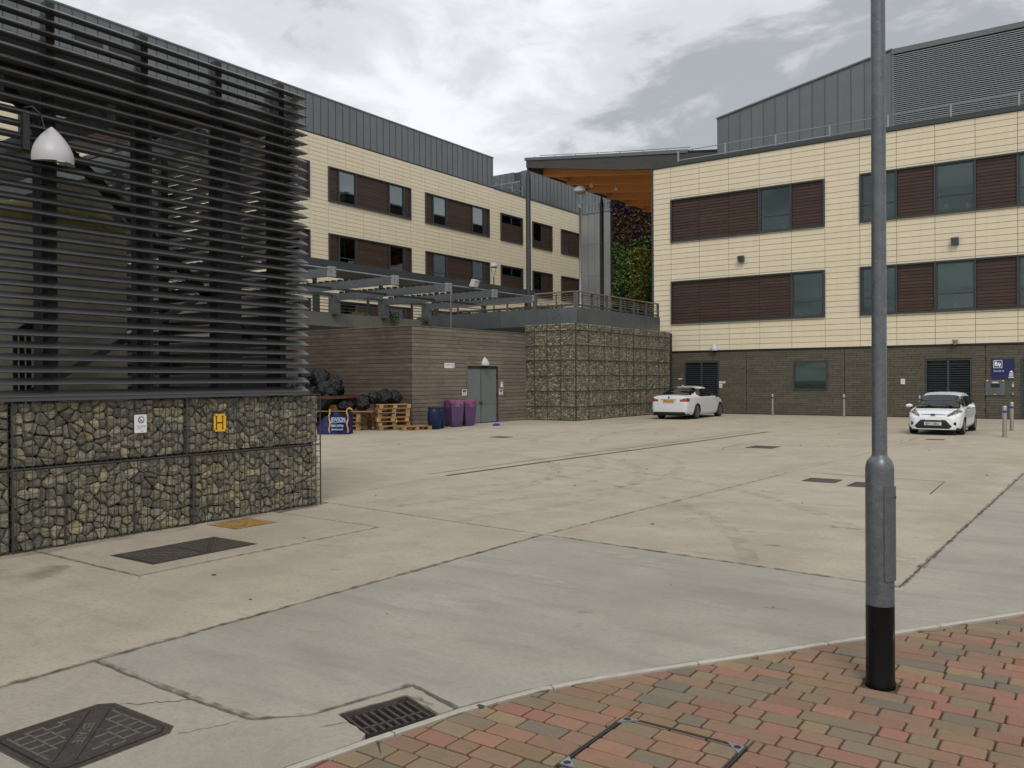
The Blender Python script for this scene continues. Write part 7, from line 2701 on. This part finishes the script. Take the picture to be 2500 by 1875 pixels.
wt = text('select', .055, M_WHITE, (b1.location[0], b1.location[1], b1.location[2]), (math.pi / 2, 0, math.pi / 2), b1, ext=.002)
wt.location = (.262, -.02, .66)
wheelie(-19.02, 24.18, -.35, 'rear purple wheeled bin overlapping the grey double door')

# small litter
t = thing('blue_cloth', (-18.1, 24.75, 0), 'crumpled bright blue cloth on the concrete in front of the double door', 'cloth')
vs_ = []
for v in IV:
    n_ = mnoise.noise(v * 2.2) * .5 + mnoise.noise(v * 5) * .25
    vs_.append((-18.1 + v.x * .10 * (1 + n_), 24.75 + v.y * .15 * (1 + n_), max(0, .03 + v.z * .05 * (1 + n_))))
MB().add(vs_, IF).build('cloth', M_CLOTH, t)
for (x0, y0, x1, y1, lb_) in ((-19.2, 20.35, -18.75, 20.75, 'long white strip of packing lying in front of the tall pallet stack'), (-19.25, 20.4, -18.85, 20.45, 'second white packing strip lying by the tall pallet stack')):
    t = thing('packing_strip', (x0, y0, 0), lb_, 'litter')
    MB().bar((x0, y0, .012), (x1, y1, .03), .018, .004).build('strip', M_PAPER, t)
t = thing('packing_strip', (AX + .5, AY - .3, .4), 'white plastic strip caught hanging on the side of the tall pallet stack', 'litter')
mb = MB()
for a, b in zip([(-19.38, 20.72, .70), (-19.33, 20.76, .58), (-19.36, 20.74, .46), (-19.3, 20.78, .34)], [(-19.33, 20.76, .58), (-19.36, 20.74, .46), (-19.3, 20.78, .34), (-19.33, 20.78, .26)]):
    mb.bar(a, b, .05, .004)
mb.build('strip', M_PAPER, t)
lt = MB()
rl = random.Random(4)
for k in range(90):
    x_, y_ = rl.uniform(-16, -1.5), rl.uniform(3, 36)
    if x_ < -8.7 and y_ < 9:
        continue
    s_ = rl.uniform(.006, .02)
    lt.cbox(x_ - s_, x_ + s_, y_ - s_ * rl.uniform(.3, 1), y_ + s_ * rl.uniform(.3, 1), 0, s_ * .5, s_ * .2, rl.random())
tag(lt.build('scattered_grit', M_BASE), kind='stuff')

# tyre marks curving over the yard
def arc(cx, cy, r_, a0_, a1_, w_):
    n = 40
    pts_ = [(cx + r_ * math.cos(math.radians(a0_ + (a1_ - a0_) * i / n)), cy + r_ * math.sin(math.radians(a0_ + (a1_ - a0_) * i / n))) for i in range(n + 1)]
    return pts_

tm_i = 0
for (cx_, cy_, r_, a_, b_, w_) in ((-13.0, 10.2, 5.6, -20, 75, .22), (-13.0, 10.2, 7.1, -22, 72, .22), (-12.2, 12.5, 4.6, -35, 60, .2), (-12.2, 12.5, 6.1, -30, 66, .2), (-3.0, 24.5, 9.5, 165, 215, .22), (-3.0, 24.5, 11.1, 165, 215, .22), (-10.5, 4.5, 8.4, 20, 80, .2), (-10.5, 4.5, 9.8, 22, 78, .2)):
    tm_i += 1
    ribbon(arc(cx_, cy_, r_, a_, b_, w_), w_, .0018 + .0003 * tm_i, M_FILM, 'tyre_mark', yard)
for (x_, y_, l_, an_, m_) in ((-1.95, 6.1, .22, 10, M_SCUFF), (-3.05, 5.25, .2, 25, M_SCUFF), (-3.2, 9.0, .4, 12, M_SCUFF), (-2.7, 8.4, .35, 20, M_SCUFF), (-2.4, 9.8, .5, 5, M_SCUFF), (-5.6, 5.2, .14, 15, M_SCUFF), (-6.0, 5.7, .12, 10, M_SCUFF), (-6.35, 4.55, .1, 5, M_SCUFF), (.5, 12.5, .6, 20, M_SCUFF),
                             (-4.0, 9.6, .9, 75, M_PALESCUFF), (-1.6, 7.9, 1.4, 78, M_PALESCUFF), (-3.6, 7.1, 1.0, -10, M_PALESCUFF), (-3.9, 5.9, .9, -12, M_PALESCUFF), (-6.9, 9.6, 1.6, 84, M_PALESCUFF), (-8.3, 8.9, 1.2, 88, M_PALESCUFF)):
    d_ = Vector((math.cos(math.radians(an_)), math.sin(math.radians(an_)))) * l_ / 2
    ribbon([(x_ - d_.x, y_ - d_.y), (x_ - d_.x * .4, y_ - d_.y * .4), (x_ + d_.x * .4, y_ + d_.y * .4), (x_ + d_.x, y_ + d_.y)], [l_ * .05, l_ * .22, l_ * .2, l_ * .04], .0052, m_, 'scuff_mark', yard)

# dirt gathered in and along the foreground joints, damp stains by the wall
def along(a, b, n=24, amp=.006):
    return [(a[0] + (b[0] - a[0]) * i / n + rg.uniform(-amp, amp), a[1] + (b[1] - a[1]) * i / n + rg.uniform(-amp, amp)) for i in range(n + 1)]
for i, (a, b, w_) in enumerate((((-4.98, -1.0), (-4.98, 2.7), .06), ((-4.98, 2.7), (-4.965, 7.6), .055), ((-4.95, 7.64), (-1.36, 7.28), .045), ((-1.34, 7.3), (-1.16, 17), .05), ((-4.98, 2.70), (-3.47, 2.67), .045), ((-3.46, 2.67), (-3.27, 2.87), .04), ((-3.27, 2.87), (-3.12, 3.46), .04), ((-3.12, 3.465), (-2.78, 3.375), .03), ((-8.7, 4.12), (-6.85, 4.1), .03), ((-6.84, 4.1), (-6.79, 7.0), .025), ((-4.96, 7.7), (-4.6, 14.5), .03), ((-3.13, 2.99), (-3.03, 3.34), .03), ((-3.02, 3.36), (-2.76, 3.27), .03))):
    pts_ = along(a, b, max(8, int((Vector(b) - Vector(a)).length / .12)))
    ribbon(pts_, [w_ * rg.uniform(.5, 1.5) for _ in pts_], .0044 + .0001 * i, M_DIRT, 'joint_dirt', yard)
ribbon(along((-8.62, -2), (-8.62, 7.8), 40, .03), [.22 * rg.uniform(.6, 1.3) for _ in range(41)], .0062, M_STAIN, 'damp_stain', yard)
ribbon(along((-7.9, 2.2), (-7.7, 4.0), 12, .05), [.9 * math.sin(math.pi * (i + .6) / 13.2) for i in range(13)], .0066, M_STAIN, 'damp_stain', yard)
